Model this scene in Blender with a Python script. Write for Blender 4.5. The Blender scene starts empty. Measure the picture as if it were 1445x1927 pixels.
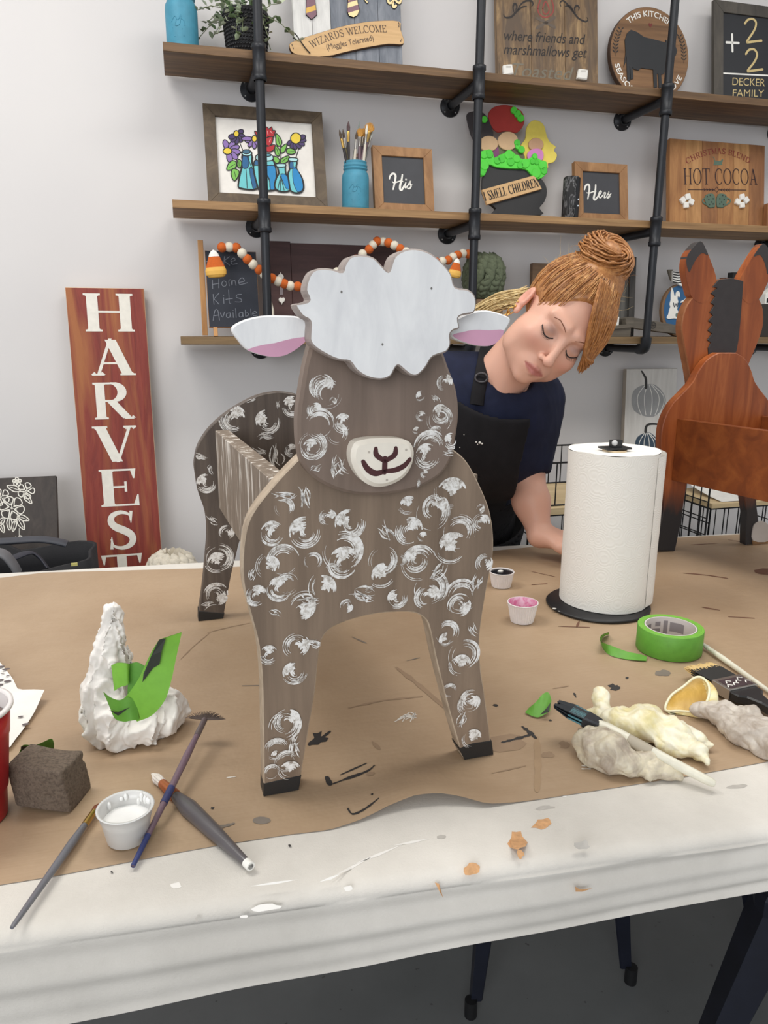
import bpy, bmesh, math, random
import numpy as np
from mathutils import Vector, Matrix
SC = bpy.context.scene
COL = SC.collection
# ------------------------------------------------------------------ camera, light, exposure
IW, IH, FPX = 1445.0, 1927.0, 1400.0
YAW, PITCH, ROLL = 0.2593, 0.2425, 0.0035
EYE = np.array([0.0, 0.0, 1.22])
WALL_Y = 2.5
EXPOSURE = 0.33
_r = np.array([math.cos(YAW), -math.sin(YAW), 0.0])
FWD = np.array([math.sin(YAW)*math.cos(PITCH), math.cos(YAW)*math.cos(PITCH), -math.sin(PITCH)])
_u = np.cross(_r, FWD)
RIGHT = math.cos(ROLL)*_r + math.sin(ROLL)*_u
UP = -math.sin(ROLL)*_r + math.cos(ROLL)*_u
cam_data = bpy.data.cameras.new('camera')
cam_data.sensor_fit = 'VERTICAL'; cam_data.sensor_height = 36.0
cam_data.lens = FPX*36.0/IH
cam_data.clip_start = 0.02
cam = bpy.data.objects.new('camera', cam_data); COL.objects.link(cam)
cam.matrix_world = Matrix(((RIGHT[0], UP[0], -FWD[0], EYE[0]), (RIGHT[1], UP[1], -FWD[1], EYE[1]),
                           (RIGHT[2], UP[2], -FWD[2], EYE[2]), (0, 0, 0, 1)))
SC.camera = cam
SC.view_settings.view_transform = 'Standard'; SC.view_settings.look = 'None'
SC.view_settings.exposure = EXPOSURE; SC.view_settings.gamma = 1.0
SC.view_settings.use_curve_mapping = False
world = bpy.data.worlds.new('world'); SC.world = world; world.use_nodes = True
bg = world.node_tree.nodes['Background']
bg.inputs[0].default_value = (0.93, 0.96, 1.0, 1); bg.inputs[1].default_value = 0.50
def area_light(name, loc, sx, sy, power, color=(1, 1, 1), target=None):
    d = bpy.data.lights.new(name, 'AREA'); d.shape = 'RECTANGLE'; d.size = sx; d.size_y = sy
    d.energy = power; d.color = color
    o = bpy.data.objects.new(name, d); COL.objects.link(o); o.location = loc
    if target is not None:
        o.rotation_euler = (Vector(target)-Vector(loc)).to_track_quat('-Z', 'Y').to_euler()
    return o
area_light('ceiling_light', (0.9, 1.05, 2.92), 1.2, 0.6, 17, (1.0, 0.97, 0.92))
area_light('ceiling_light', (-0.9, 1.25, 2.92), 1.2, 0.6, 22, (1.0, 0.97, 0.92))
area_light('ceiling_light', (2.6, 1.2, 2.92), 1.2, 0.6, 8, (1.0, 0.97, 0.92))
area_light('window_daylight', (-1.6, -2.6, 1.9), 2.4, 1.6, 52, (0.96, 0.98, 1.0), (0.3, 1.6, 1.0))

# ------------------------------------------------------------------ pixel rays onto real planes
def ray(px, py):
    return FWD + RIGHT*(px-IW/2)/FPX - UP*(py-IH/2)/FPX
def on_y(px, py, y):
    d = ray(px, py); return EYE + d*(y-EYE[1])/d[1]
def on_z(px, py, z):
    d = ray(px, py); return EYE + d*(z-EYE[2])/d[2]
def at_depth(px, py, dep):
    return EYE + ray(px, py)*dep
class Pl:
    """a plane with axes u (right), v (up), n (towards the room); solid things are built on it in metres"""
    def __init__(s, p0, u=(1, 0, 0), v=(0, 0, 1)):
        s.p0 = np.array(p0, float); s.u = np.array(u, float)/np.linalg.norm(u); s.v = np.array(v, float)/np.linalg.norm(v)
        s.n = np.cross(s.u, s.v)
    def px(s, px, py, d=0.0):
        r = ray(px, py); p0 = s.p0+s.n*d
        p = EYE + r*np.dot(p0-EYE, s.n)/np.dot(r, s.n)
        q = p-p0
        return (float(q@s.u), float(q@s.v))
    def pxs(s, pts, d=0.0): return [s.px(a, b, d) for a, b in pts]
    def w(s, u, v, d=0.0): return s.p0+s.u*u+s.v*v+s.n*d
def lean(x, y, z, ang):
    return Pl((x, y, z), (1, 0, 0), (0, math.sin(ang), math.cos(ang)))

# ------------------------------------------------------------------ materials
def lin(c):
    return tuple(((x/255.0)/12.92 if x/255.0 <= 0.04045 else ((x/255.0+0.055)/1.055)**2.4) for x in c)
MATS = {}
class NT:
    def __init__(s, name):
        s.m = bpy.data.materials.new(name); s.m.use_nodes = True; s.t = s.m.node_tree
        s.b = s.t.nodes['Principled BSDF']
    def n(s, typ, **kw):
        k = s.t.nodes.new(typ)
        for a, v in kw.items():
            if a in k.bl_rna.properties: setattr(k, a, v)
            else: k.inputs[a.replace('_', ' ')].default_value = v
        return k
    def l(s, a, b): s.t.links.new(a, b)
    def coord(s, scale=(1, 1, 1), rot=(0, 0, 0), src='Object'):
        tc = s.n('ShaderNodeTexCoord'); mp = s.n('ShaderNodeMapping')
        mp.inputs['Scale'].default_value = scale; mp.inputs['Rotation'].default_value = rot
        s.l(tc.outputs[src], mp.inputs['Vector']); return mp.outputs['Vector']
    def noise(s, vec, scale, detail=4, rough=0.55, dist=0.0):
        k = s.n('ShaderNodeTexNoise'); k.inputs['Scale'].default_value = scale; k.inputs['Detail'].default_value = detail
        k.inputs['Roughness'].default_value = rough; k.inputs['Distortion'].default_value = dist
        s.l(vec, k.inputs['Vector']); return k.outputs['Fac']
    def ramp(s, fac, stops, interp='LINEAR'):
        k = s.n('ShaderNodeValToRGB'); cr = k.color_ramp; cr.interpolation = interp
        while len(cr.elements) < len(stops): cr.elements.new(0.5)
        for e, (p, c) in zip(cr.elements, stops): e.position = p; e.color = (*c, 1) if len(c) == 3 else c
        s.l(fac, k.inputs['Fac']); return k.outputs['Color']
    def mix(s, fac, a, b):
        k = s.n('ShaderNodeMix', data_type='RGBA')
        for sock, v in ((k.inputs[0], fac), (k.inputs[6], a), (k.inputs[7], b)):
            if hasattr(v, 'is_output'): s.l(v, sock)
            else: sock.default_value = v if not isinstance(v, tuple) else (*v, 1) if len(v) == 3 else v
        return k.outputs[2]
    def bump(s, h, strength=0.2, dist=0.002):
        k = s.n('ShaderNodeBump'); k.inputs['Strength'].default_value = strength; k.inputs['Distance'].default_value = dist
        s.l(h, k.inputs['Height']); s.l(k.outputs['Normal'], s.b.inputs['Normal'])
def paint(name, rgb, rough=0.55, metal=0.0, var=0.06, scale=30, bump=0.0, spec=0.5, sss=0.0):
    """plain paint / plastic / cloth of one colour with a little natural variation"""
    if name in MATS: return MATS[name]
    t = NT(name); c = lin(rgb)
    v = t.coord(); f = t.noise(v, scale, 3)
    lo = tuple(x*(1-var) for x in c); hi = tuple(min(1, x*(1+var)) for x in c)
    t.l(t.ramp(f, [(0.3, lo), (0.7, hi)]), t.b.inputs['Base Color'])
    t.b.inputs['Roughness'].default_value = rough; t.b.inputs['Metallic'].default_value = metal
    t.b.inputs['Specular IOR Level'].default_value = spec
    if bump: t.bump(t.noise(v, scale*4, 5), bump)
    if sss:
        t.b.inputs['Subsurface Weight'].default_value = sss; t.b.inputs['Subsurface Radius'].default_value = (0.01, 0.004, 0.002)
    MATS[name] = t.m; return t.m
def wood(name, dark, light, scale=(60, 60, 4), rough=0.6, mid=None, patch=None, dist=0.6, bump=0.15, big=3.0):
    """stained wood: stretched grain along the small scale axis, optional big patches of another stain"""
    if name in MATS: return MATS[name]
    t = NT(name); v = t.coord(scale)
    f = t.noise(v, 1.0, 6, 0.62, dist)
    mid = mid or tuple((a+b)/2 for a, b in zip(dark, light))
    c = t.ramp(f, [(0.28, lin(dark)), (0.5, lin(mid)), (0.74, lin(light))])
    if patch:
        g = t.noise(t.coord(tuple(s*0.25 for s in scale)), big*0.5, 4, 0.6, 0.8)
        m = t.ramp(g, [(0.47, (0, 0, 0)), (0.62, (1, 1, 1))])
        c = t.mix(m, c, lin(patch))
    t.l(c, t.b.inputs['Base Color']); t.b.inputs['Roughness'].default_value = rough
    t.bump(f, bump, 0.001); MATS[name] = t.m; return t.m

# ------------------------------------------------------------------ mesh building
class MB:
    def __init__(s): s.v = []; s.f = []; s.mi = []; s.sm = []; s.mats = []
    def slot(s, m):
        if m not in s.mats: s.mats.append(m)
        return s.mats.index(m)
    def add(s, verts, faces, m, smooth=False):
        o = len(s.v); k = s.slot(m); s.v += [tuple(map(float, p)) for p in verts]
        for f in faces: s.f.append(tuple(o+i for i in f)); s.mi.append(k); s.sm.append(smooth)
    def box(s, c, size, m, rx=None):
        c = np.array(c, float); h = np.array(size, float)/2; R = np.eye(3) if rx is None else np.array(rx, float)
        V = [c+R@(h*np.array(q)) for q in ((-1,-1,-1),(1,-1,-1),(1,1,-1),(-1,1,-1),(-1,-1,1),(1,-1,1),(1,1,1),(-1,1,1))]
        s.add(V, [(0,3,2,1),(4,5,6,7),(0,1,5,4),(1,2,6,5),(2,3,7,6),(3,0,4,7)], m)
    def tube(s, path, rad, m, n=10, caps=True, flat=1.0, closed=False, upv=None):
        P_ = np.array(path, float); N = len(P_); rad = np.full(N, rad, float) if np.isscalar(rad) else np.array(rad, float)
        T = np.zeros_like(P_)
        for i in range(N):
            a = P_[(i-1) % N] if closed else P_[max(i-1, 0)]; b = P_[(i+1) % N] if closed else P_[min(i+1, N-1)]
            T[i] = (b-a)/(np.linalg.norm(b-a)+1e-12)
        ref = np.array(upv, float) if upv is not None else (np.array([0, 0, 1.0]) if abs(T[0][2]) < 0.9 else np.array([1.0, 0, 0]))
        A = np.cross(T[0], ref); A /= np.linalg.norm(A)+1e-12
        V = []; 
        for i in range(N):
            A = A-T[i]*(A@T[i]); A /= np.linalg.norm(A)+1e-12; B = np.cross(T[i], A)
            for k in range(n):
                t = 2*math.pi*k/n; V.append(P_[i]+rad[i]*(math.cos(t)*A+math.sin(t)*B*flat))
        F = []
        for i in range(N if closed else N-1):
            j = (i+1) % N
            for k in range(n): F.append((i*n+k, i*n+(k+1) % n, j*n+(k+1) % n, j*n+k))
        s.add(V, F, m, True)
        if caps and not closed:
            s.add(V[:n], [tuple(range(n))[::-1]], m); s.add(V[-n:], [tuple(range(n))], m)
    def lathe(s, prof, c, m, n=40, axis=(0, 0, 1), smooth=True, mod=None, caps=False):
        """prof: (radius, height) list turned about axis through c"""
        ax = np.array(axis, float); ax /= np.linalg.norm(ax); ref = np.array([1.0, 0, 0]) if abs(ax[0]) < 0.9 else np.array([0, 1.0, 0])
        A = np.cross(ax, ref); A /= np.linalg.norm(A); B = np.cross(ax, A); c = np.array(c, float)
        V = []
        for i, (r, h) in enumerate(prof):
            for k in range(n):
                t = 2*math.pi*k/n; rr = r*(mod(t, i) if mod else 1.0)
                V.append(c+ax*h+rr*(math.cos(t)*A+math.sin(t)*B))
        F = [(i*n+k, i*n+(k+1) % n, (i+1)*n+(k+1) % n, (i+1)*n+k) for i in range(len(prof)-1) for k in range(n)]
        s.add(V, F, m, smooth)
        for i, rev in ((0, True), (len(prof)-1, False)):
            if caps and prof[i][0] > 1e-5:
                idx = tuple(range(n)); s.add(V[i*n:(i+1)*n], [idx[::-1] if rev else idx], m)
    def ball(s, c, r, m, nu=16, nv=10, sc=(1, 1, 1), R=None):
        c = np.array(c, float); V = []
        R = np.eye(3) if R is None else np.array(R)
        for i in range(nv+1):
            a = math.pi*i/nv
            for k in range(nu):
                t = 2*math.pi*k/nu
                V.append(c+R@(r*np.array([math.sin(a)*math.cos(t)*sc[0], math.sin(a)*math.sin(t)*sc[1], -math.cos(a)*sc[2]])))
        F = [(i*nu+k, i*nu+(k+1) % nu, (i+1)*nu+(k+1) % nu, (i+1)*nu+k) for i in range(nv) for k in range(nu)]
        s.add(V, F, m, True)
    def slab(s, pl, uv, d0, d1, m, bevel=0.0, side=None):
        """solid panel of outline uv between depths d0 (back) and d1 (front) of a plane, front edge eased"""
        a = sum(uv[i][0]*uv[(i+1) % len(uv)][1]-uv[(i+1) % len(uv)][0]*uv[i][1] for i in range(len(uv)))
        if a < 0: uv = uv[::-1]
        n = len(uv); idx = tuple(range(n))
        rings = [(uv, d0), (uv, d1-bevel)] if bevel else [(uv, d0), (uv, d1)]
        if bevel:
            ins = []
            for i in range(n):
                p, q, r = np.array(uv[i-1]), np.array(uv[i]), np.array(uv[(i+1) % n])
                e1 = q-p; e2 = r-q; n1 = np.array([-e1[1], e1[0]])/(np.linalg.norm(e1)+1e-9); n2 = np.array([-e2[1], e2[0]])/(np.linalg.norm(e2)+1e-9)
                k = n1+n2; k /= max(np.linalg.norm(k), 0.3); ins.append(tuple(q+k*bevel))
            rings.append((ins, d1))
        V = [pl.w(x, y, d) for ring, d in rings for x, y in ring]
        s.add(V[:n], [idx[::-1]], side or m)
        for j in range(len(rings)-1):
            s.add(V[j*n:(j+2)*n], [(k, (k+1) % n, n+(k+1) % n, n+k) for k in range(n)], side or m, False)
        s.add(V[-n:], [idx], m)
    def flat(s, pl, uv, d, m):
        a = sum(uv[i][0]*uv[(i+1) % len(uv)][1]-uv[(i+1) % len(uv)][0]*uv[i][1] for i in range(len(uv)))
        if a < 0: uv = uv[::-1]
        s.add([pl.w(x, y, d) for x, y in uv], [tuple(range(len(uv)))], m)
    def stroke(s, pl, pts, w, d, m, cap=True):
        """a painted line: ribbon of width w (scalar or list) lying on a plane"""
        p = [np.array(q, float) for q in pts]; N = len(p)
        w = [w]*N if np.isscalar(w) else list(w); L = []; Rr = []
        for i in range(N):
            a = p[max(i-1, 0)]; b = p[min(i+1, N-1)]; t = b-a; t = t/(np.linalg.norm(t)+1e-12); nn = np.array([-t[1], t[0]])
            L.append(p[i]+nn*w[i]/2); Rr.append(p[i]-nn*w[i]/2)
        V = [pl.w(x, y, d) for x, y in L]+[pl.w(x, y, d) for x, y in Rr]
        s.add(V, [(N+i, N+i+1, i+1, i) for i in range(N-1)], m)
        if cap:
            for q, ww in ((p[0], w[0]), (p[-1], w[-1])):
                if ww > 1e-5: s.flat(pl, [(q[0]+ww/2*math.cos(t*math.pi/5), q[1]+ww/2*math.sin(t*math.pi/5)) for t in range(10)], d+1e-5, m)
    def build(s, name, parent=None, auto=None):
        me = bpy.data.meshes.new(name); me.from_pydata(s.v, [], s.f)
        for m in s.mats: me.materials.append(m)
        me.polygons.foreach_set('material_index', s.mi); me.polygons.foreach_set('use_smooth', s.sm)
        me.update()
        o = bpy.data.objects.new(name, me); COL.objects.link(o)
        if parent is not None: attach(o, parent)
        return o
def attach(o, parent):
    o.parent = parent; o.matrix_parent_inverse = wm(parent).inverted()
def wm(o):
    m = Matrix.Translation(o.location) @ o.rotation_euler.to_matrix().to_4x4()
    return m if o.parent is None else wm(o.parent) @ o.matrix_parent_inverse @ m
def thing(name, label, cat, loc, group=None):
    o = bpy.data.objects.new(name, None); COL.objects.link(o); o.location = tuple(map(float, loc)); o.empty_display_size = 0.05
    o['label'] = label; o['category'] = cat
    if group: o['group'] = group
    return o
def tag(o, label, cat, group=None):
    """a thing that is one mesh: give it its words and put its origin at its base"""
    o['label'] = label; o['category'] = cat
    if group: o['group'] = group
    co = np.empty(len(o.data.vertices)*3); o.data.vertices.foreach_get('co', co); co = co.reshape(-1, 3)
    b = Vector(((co[:, 0].min()+co[:, 0].max())/2, (co[:, 1].min()+co[:, 1].max())/2, co[:, 2].min()))
    o.data.transform(Matrix.Translation(-b)); o.location = b
    return o
def struct(o): o['kind'] = 'structure'; return o
def cr(pts, k=6, closed=True):
    """Catmull-Rom through points"""
    p = [np.array(q, float) for q in pts]; n = len(p); out = []
    for i in range(n if closed else n-1):
        g = (lambda j: p[j % n]) if closed else (lambda j: p[min(max(j, 0), n-1)])
        a, b, c, d = g(i-1), g(i), g(i+1), g(i+2)
        for t in range(k):
            t /= k; out.append(tuple(0.5*((2*b)+(c-a)*t+(2*a-5*b+4*c-d)*t*t+(3*b-a-3*c+d)*t**3)))
    if not closed: out.append(tuple(p[-1]))
    return out
def ell(cx, cy, rx, ry, n=20, rot=0.0, wob=0.0, seed=0):
    rnd = random.Random(seed); o = []
    for i in range(n):
        t = 2*math.pi*i/n; k = 1+wob*(rnd.random()*2-1); x = rx*k*math.cos(t); y = ry*k*math.sin(t)
        o.append((cx+x*math.cos(rot)-y*math.sin(rot), cy+x*math.sin(rot)+y*math.cos(rot)))
    return o
def inside(poly, x, y):
    c = False; j = len(poly)-1
    for i in range(len(poly)):
        xi, yi = poly[i]; xj, yj = poly[j]
        if (yi > y) != (yj > y) and x < (xj-xi)*(y-yi)/(yj-yi)+xi: c = not c
        j = i
    return c
# ---- implicit surfaces, meshed with surface nets
def smin(a, b, k):
    h = np.clip(0.5+0.5*(b-a)/k, 0, 1); return b*(1-h)+a*h-k*h*(1-h)
def smax(a, b, k): return -smin(-a, -b, k)
def s_ell(p, c, r, R=None):
    q = p-np.array(c, float)
    if R is not None: q = q@np.array(R)          # columns of R are the ellipsoid's axes
    r = np.array(r, float); k0 = np.linalg.norm(q/r, axis=-1); k1 = np.linalg.norm(q/(r*r), axis=-1)
    return k0*(k0-1)/np.maximum(k1, 1e-9)
def s_cap(p, a, b, ra, rb=None):
    rb = ra if rb is None else rb; a = np.array(a, float); b = np.array(b, float)
    ba = b-a; t = np.clip(((p-a)@ba)/(ba@ba), 0, 1)
    return np.linalg.norm(p-a-t[..., None]*ba, axis=-1)-(ra+(rb-ra)*t)
def nets(fn, lo, hi, h):
    lo = np.array(lo, float); hi = np.array(hi, float); N = np.ceil((hi-lo)/h).astype(int)+1
    ax = [lo[i]+h*np.arange(N[i]) for i in range(3)]
    F = np.empty(tuple(N))
    for i in range(0, N[0], 16):
        G = np.stack(np.meshgrid(ax[0][i:i+16], ax[1], ax[2], indexing='ij'), -1); F[i:i+16] = fn(G)
    S = F < 0
    acc = np.zeros(tuple(N-1)+(3,)); cnt = np.zeros(tuple(N-1))
    cor = [(a, b, c) for a in (0, 1) for b in (0, 1) for c in (0, 1)]
    def sub(A, o): return A[o[0]:N[0]-1+o[0], o[1]:N[1]-1+o[1], o[2]:N[2]-1+o[2]]
    for a in cor:
        for d in range(3):
            if a[d]: continue
            b = list(a); b[d] = 1
            fa, fb = sub(F, a), sub(F, b); x = (fa < 0) != (fb < 0)
            t = np.where(x, fa/np.where(x, fa-fb, 1), 0)
            for e in range(3): acc[..., e] += np.where(x, a[e]+(t if e == d else 0), 0)
            cnt += x
    act = cnt > 0; idx = -np.ones(tuple(N-1), int); idx[act] = np.arange(act.sum())
    ijk = np.argwhere(act); V = lo+h*(ijk+acc[act]/cnt[act][:, None]); faces = []
    for d in range(3):
        e1, e2 = (d+1) % 3, (d+2) % 3
        sl = [slice(1, N[k]-1) for k in range(3)]; sl[d] = slice(0, N[d]-1); sl2 = list(sl); sl2[d] = slice(1, N[d])
        A, B = S[tuple(sl)], S[tuple(sl2)]; ch = np.argwhere(A != B)
        if not len(ch): continue
        base = ch.copy()
        for k in range(3):
            if k != d: base[:, k] += 1
        q = []
        for o1, o2 in ((-1, -1), (0, -1), (0, 0), (-1, 0)):
            c = base.copy(); c[:, e1] += o1; c[:, e2] += o2; q.append(idx[c[:, 0], c[:, 1], c[:, 2]])
        q = np.stack(q, 1); ins = A[tuple(ch.T)]; q[~ins] = q[~ins][:, ::-1]; faces.append(q)
    F_ = np.concatenate(faces)
    return V, F_
def relax(V, F, it=2, lam=0.5):
    n = len(V); E = np.concatenate([F[:, [0, 1]], F[:, [1, 2]], F[:, [2, 3]], F[:, [3, 0]]])
    for _ in range(it):
        acc = np.zeros_like(V); c = np.zeros(n)
        np.add.at(acc, E[:, 0], V[E[:, 1]]); np.add.at(c, E[:, 0], 1); np.add.at(acc, E[:, 1], V[E[:, 0]]); np.add.at(c, E[:, 1], 1)
        V = V+lam*(acc/np.maximum(c, 1)[:, None]-V)
    return V
class Wob:
    """smooth sum-of-waves noise"""
    def __init__(s, seed, freq, n=7):
        g = np.random.default_rng(seed); d = g.normal(size=(n, 3)); d /= np.linalg.norm(d, axis=1)[:, None]
        s.k = d*freq*g.uniform(0.6, 1.6, (n, 1)); s.ph = g.uniform(0, 6.28, n); s.n = n
    def __call__(s, p): return np.sin(np.asarray(p)@s.k.T+s.ph).sum(-1)/math.sqrt(s.n)
    def ridge(s, p): return (1-np.abs(np.sin(np.asarray(p)@s.k.T+s.ph))).max(-1)
def crumple(V, F, octs, zmin=None):
    """push a surface in and out along its normals into sharp creases"""
    from mathutils import noise as mn
    P_ = V[F]; fn_ = np.cross(P_[:, 2]-P_[:, 0], P_[:, 3]-P_[:, 1]); N = np.zeros_like(V)
    for k in range(4): np.add.at(N, F[:, k], fn_)
    N /= np.linalg.norm(N, axis=1)[:, None]+1e-12; d = np.zeros(len(V))
    for amp, fr, sd in octs:
        d += amp*np.array([0.22-abs(mn.noise(Vector(p*fr)+Vector((sd, sd*1.7, -sd)))) for p in V])
    V = V+N*d[:, None]
    if zmin is not None: V[:, 2] = np.maximum(V[:, 2], zmin)
    return V
def sdf_obj(name, fn, lo, hi, h, m, parent=None, it=2, xf=None, octs=None, zmin=None):
    V, F = nets(fn, lo, hi, h); V = relax(V, F, it)
    if octs: V = crumple(V, F, octs, zmin)
    if xf is not None: V = xf(V)
    mb = MB(); mb.add(V, F.tolist(), m, True); return mb.build(name, parent)
# ------------------------------------------------------------------ lettering
def arc(cx, cy, rx, ry, a0, a1, n=14):
    return [(cx+rx*math.cos(math.radians(a0+(a1-a0)*i/n)), cy+ry*math.sin(math.radians(a0+(a1-a0)*i/n))) for i in range(n+1)]
def bowlw(a0, a1, K, T, n=14):
    return [T+(K-T)*abs(math.cos(math.radians(a0+(a1-a0)*i/n)))**1.4 for i in range(n+1)]
def serif_glyph(ch, K=0.17, T=0.045):
    """(strokes, advance): strokes are (points, widths) in cap-height units; thick-thin roman letter with flat serifs"""
    S = []; 
    def st(x, y0=0.0, y1=1.0, w=K): S.append(([(x, y0), (x, y1)], [w, w]))
    def sf(x, y, w=0.3):
        yy = y+T/2 if y < 0.5 else y-T/2
        S.append(([(x-w/2, yy), (x+w/2, yy)], [T, T])); s2 = 1 if y < 0.5 else -1
        for q in (-1, 1): S.append(([(x+q*(K/2+0.045), yy), (x+q*K/2*0.6, yy+s2*0.05)], [0.005, 0.06]))
    def dg(a, b, w): S.append(([a, b], [w*1.12, w*1.12], 'h'))
    ad = 0.8
    if ch == 'H': st(.17); st(.75); S.append(([(.17, .52), (.75, .52)], [T, T])); [sf(x, y) for x in (.17, .75) for y in (0, 1)]; ad = .98
    elif ch == 'I': st(.17); sf(.17, 0); sf(.17, 1); ad = .42
    elif ch == 'A': dg((.13, 0), (.42, 1), T*1.2); dg((.74, 0), (.42, .97), K); S.append(([(.22, .33), (.62, .33)], [T, T])); sf(.13, 0, .26); sf(.74, 0, .32); ad = .92
    elif ch == 'V': dg((.12, 1), (.44, .02), K); dg((.75, 1), (.45, 0), T*1.2); sf(.12, 1, .32); sf(.75, 1, .26); ad = .9
    elif ch == 'W': dg((.1, 1), (.36, 0), K*.9); dg((.58, 1), (.36, 0), T); dg((.58, 1), (.84, 0), K*.9); dg((1.08, 1), (.85, 0), T); sf(.1, 1, .28); sf(1.08, 1, .24); ad = 1.2
    elif ch == 'T': st(.42); sf(.42, 0, .32); S.append(([(.04, 1-T/2), (.8, 1-T/2)], [T, T])); S.append(([(.05, 1), (.05, .74)], [T*2.2, T*.5])); S.append(([(.79, 1), (.79, .74)], [T*2.2, T*.5])); ad = .86
    elif ch == 'L': st(.17); sf(.17, 0); sf(.17, 1); S.append(([(.1, T/2), (.66, T/2)], [T, T])); S.append(([(.64, 0), (.66, .28)], [T*2, T*.5])); ad = .74
    elif ch == 'E':
        st(.17); sf(.17, 0); sf(.17, 1)
        S.append(([(.1, T/2), (.7, T/2)], [T, T])); S.append(([(.1, 1-T/2), (.66, 1-T/2)], [T, T])); S.append(([(.17, .52), (.5, .52)], [T, T]))
        S.append(([(.68, 0), (.72, .3)], [T*2.2, T*.5])); S.append(([(.65, 1), (.66, .74)], [T*2.2, T*.5])); S.append(([(.5, .66), (.5, .38)], [T*.9, T*.9])); ad = .8
    elif ch == 'R':
        st(.17); sf(.17, 0); sf(.17, 1); S.append(([(.17, 1-T/2), (.4, 1-T/2)], [T, T])); S.append(([(.17, .5), (.4, .5)], [T, T]))
        S.append((arc(.4, .74, .25, .24, 90, -90), [max(T, K*abs(math.cos(math.radians(90-180*i/14)))**.8) for i in range(15)])); dg((.4, .5), (.74, .02), K*.95); sf(.78, 0, .2); ad = .9
    elif ch == 'B':
        st(.17); sf(.17, 0, .24); sf(.17, 1, .24)
        for c_, r_ in ((.75, .23), (.27, .25)):
            S.append((arc(.38, c_, .26, r_, 90, -90), [max(T, K*abs(math.cos(math.radians(90-180*i/14)))**.8) for i in range(15)]))
        for y in (1-T/2, .51, T/2): S.append(([(.17, y), (.39, y)], [T, T]))
        ad = .78
    elif ch == 'D':
        st(.17); sf(.17, 0, .24); sf(.17, 1, .24); S.append((arc(.34, .5, .42, .48, 90, -90, 18), [max(T, K*abs(math.cos(math.radians(90-10*i)))**.8) for i in range(19)]))
        for y in (1-T/2, T/2): S.append(([(.17, y), (.36, y)], [T, T]))
        ad = .9
    elif ch in 'OCG':
        a0, a1 = (0, 360) if ch == 'O' else (48, 312)
        n = 28; S.append((arc(.46, .5, .4, .49, a0, a1, n), [T+(K-T)*abs(math.cos(math.radians(a0+(a1-a0)*i/n)))**1.3 for i in range(n+1)]))
        if ch != 'O': S.append(([(.73, .95), (.73, .7)], [T*.6, T*1.6])); S.append(([(.7, .1), (.76, .22)], [T, T*.6]))
        ad = .95 if ch == 'O' else .86
    elif ch == 'S':
        pts = cr([(.58, .74), (.55, .9), (.36, .975), (.16, .9), (.11, .74), (.2, .6), (.38, .5), (.54, .39), (.6, .24), (.52, .09), (.32, .025), (.13, .1), (.09, .28)], 4, False)
        n = len(pts); S.append((pts, [T+(K-T)*max(0, 1-abs(2*i/(n-1)-1)**1.5*1.25) for i in range(n)]))
        S.append(([(.58, .68), (.6, 1)], [T*.4, T*1.6])); S.append(([(.1, .33), (.08, 0)], [T*.4, T*1.6])); ad = .7
    elif ch == 'Z': dg((.08, .02), (.62, .98), K*.9); S.append(([(.08, 1-T/2), (.68, 1-T/2)], [T, T])); S.append(([(.04, T/2), (.68, T/2)], [T, T])); S.append(([(.08, 1), (.08, .78)], [T*1.6, T*.4])); S.append(([(.67, 0), (.68, .24)], [T*1.6, T*.4])); ad = .76
    elif ch == 'M': st(.13, w=T*1.2); dg((.13, 1), (.5, .02), K*.9); dg((.86, 1), (.5, 0), T); st(.88, w=K*.9); sf(.13, 0, .22); sf(.88, 0); sf(.1, 1, .2); sf(.9, 1, .24); ad = 1.05
    elif ch == 'N': st(.13, w=T*1.2); dg((.13, 1), (.74, 0), K*.95); st(.76, w=T*1.2); sf(.13, 0, .22); sf(.76, 1, .22); sf(.1, 1, .18); ad = .92
    elif ch == ' ': ad = .42
    return S, ad
def serif_text(txt, K=0.17, T=0.045, gap=0.06):
    out = []; x = 0
    for ch in txt:
        s, ad = glyph_polys(ch, K, T); out += [[(px+x, py) for px, py in q] for q in s]; x += ad+gap
    return out, x-gap
def glyph_polys(ch, K, T):
    S, ad = serif_glyph(ch, K, T); out = []
    for e in S:
        p, w = e[0], e[1]
        if len(e) > 2:
            (x0, y0), (x1, y1) = p; h = w[0]/2; q = [(x0-h, y0), (x0+h, y0), (x1+h, y1), (x1-h, y1)]; out.append(q if y1 > y0 else q[::-1]); continue
        N = len(p); L = []; R = []
        for i in range(N):
            a = p[max(i-1, 0)]; b = p[min(i+1, N-1)]; l = math.hypot(b[0]-a[0], b[1]-a[1])+1e-9; nx, ny = -(b[1]-a[1])/l, (b[0]-a[0])/l
            L.append((p[i][0]+nx*w[i]/2, p[i][1]+ny*w[i]/2)); R.append((p[i][0]-nx*w[i]/2, p[i][1]-ny*w[i]/2))
        for i in range(N-1): out.append([R[i], R[i+1], L[i+1], L[i]])
    return out, ad
def put_serif(mb, pl, txt, a, b, h, d, m, K=0.17, T=0.045, gap=0.06, arcf=None):
    """capitals with baseline from uv point a to b and height h"""
    S, W_ = serif_text(txt, K, T, gap); a = np.array(a); b = np.array(b); L = np.linalg.norm(b-a); e = (b-a)/L; nn = np.array([-e[1], e[0]])
    sx = L/W_
    for i, q in enumerate(S):
        mb.add([pl.w(*(arcf(x/W_, y) if arcf else tuple(a+e*x*sx+nn*y*h)), d+i*1e-6) for x, y in q], [(0, 1, 2, 3)], m)
_tc = {}
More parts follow.
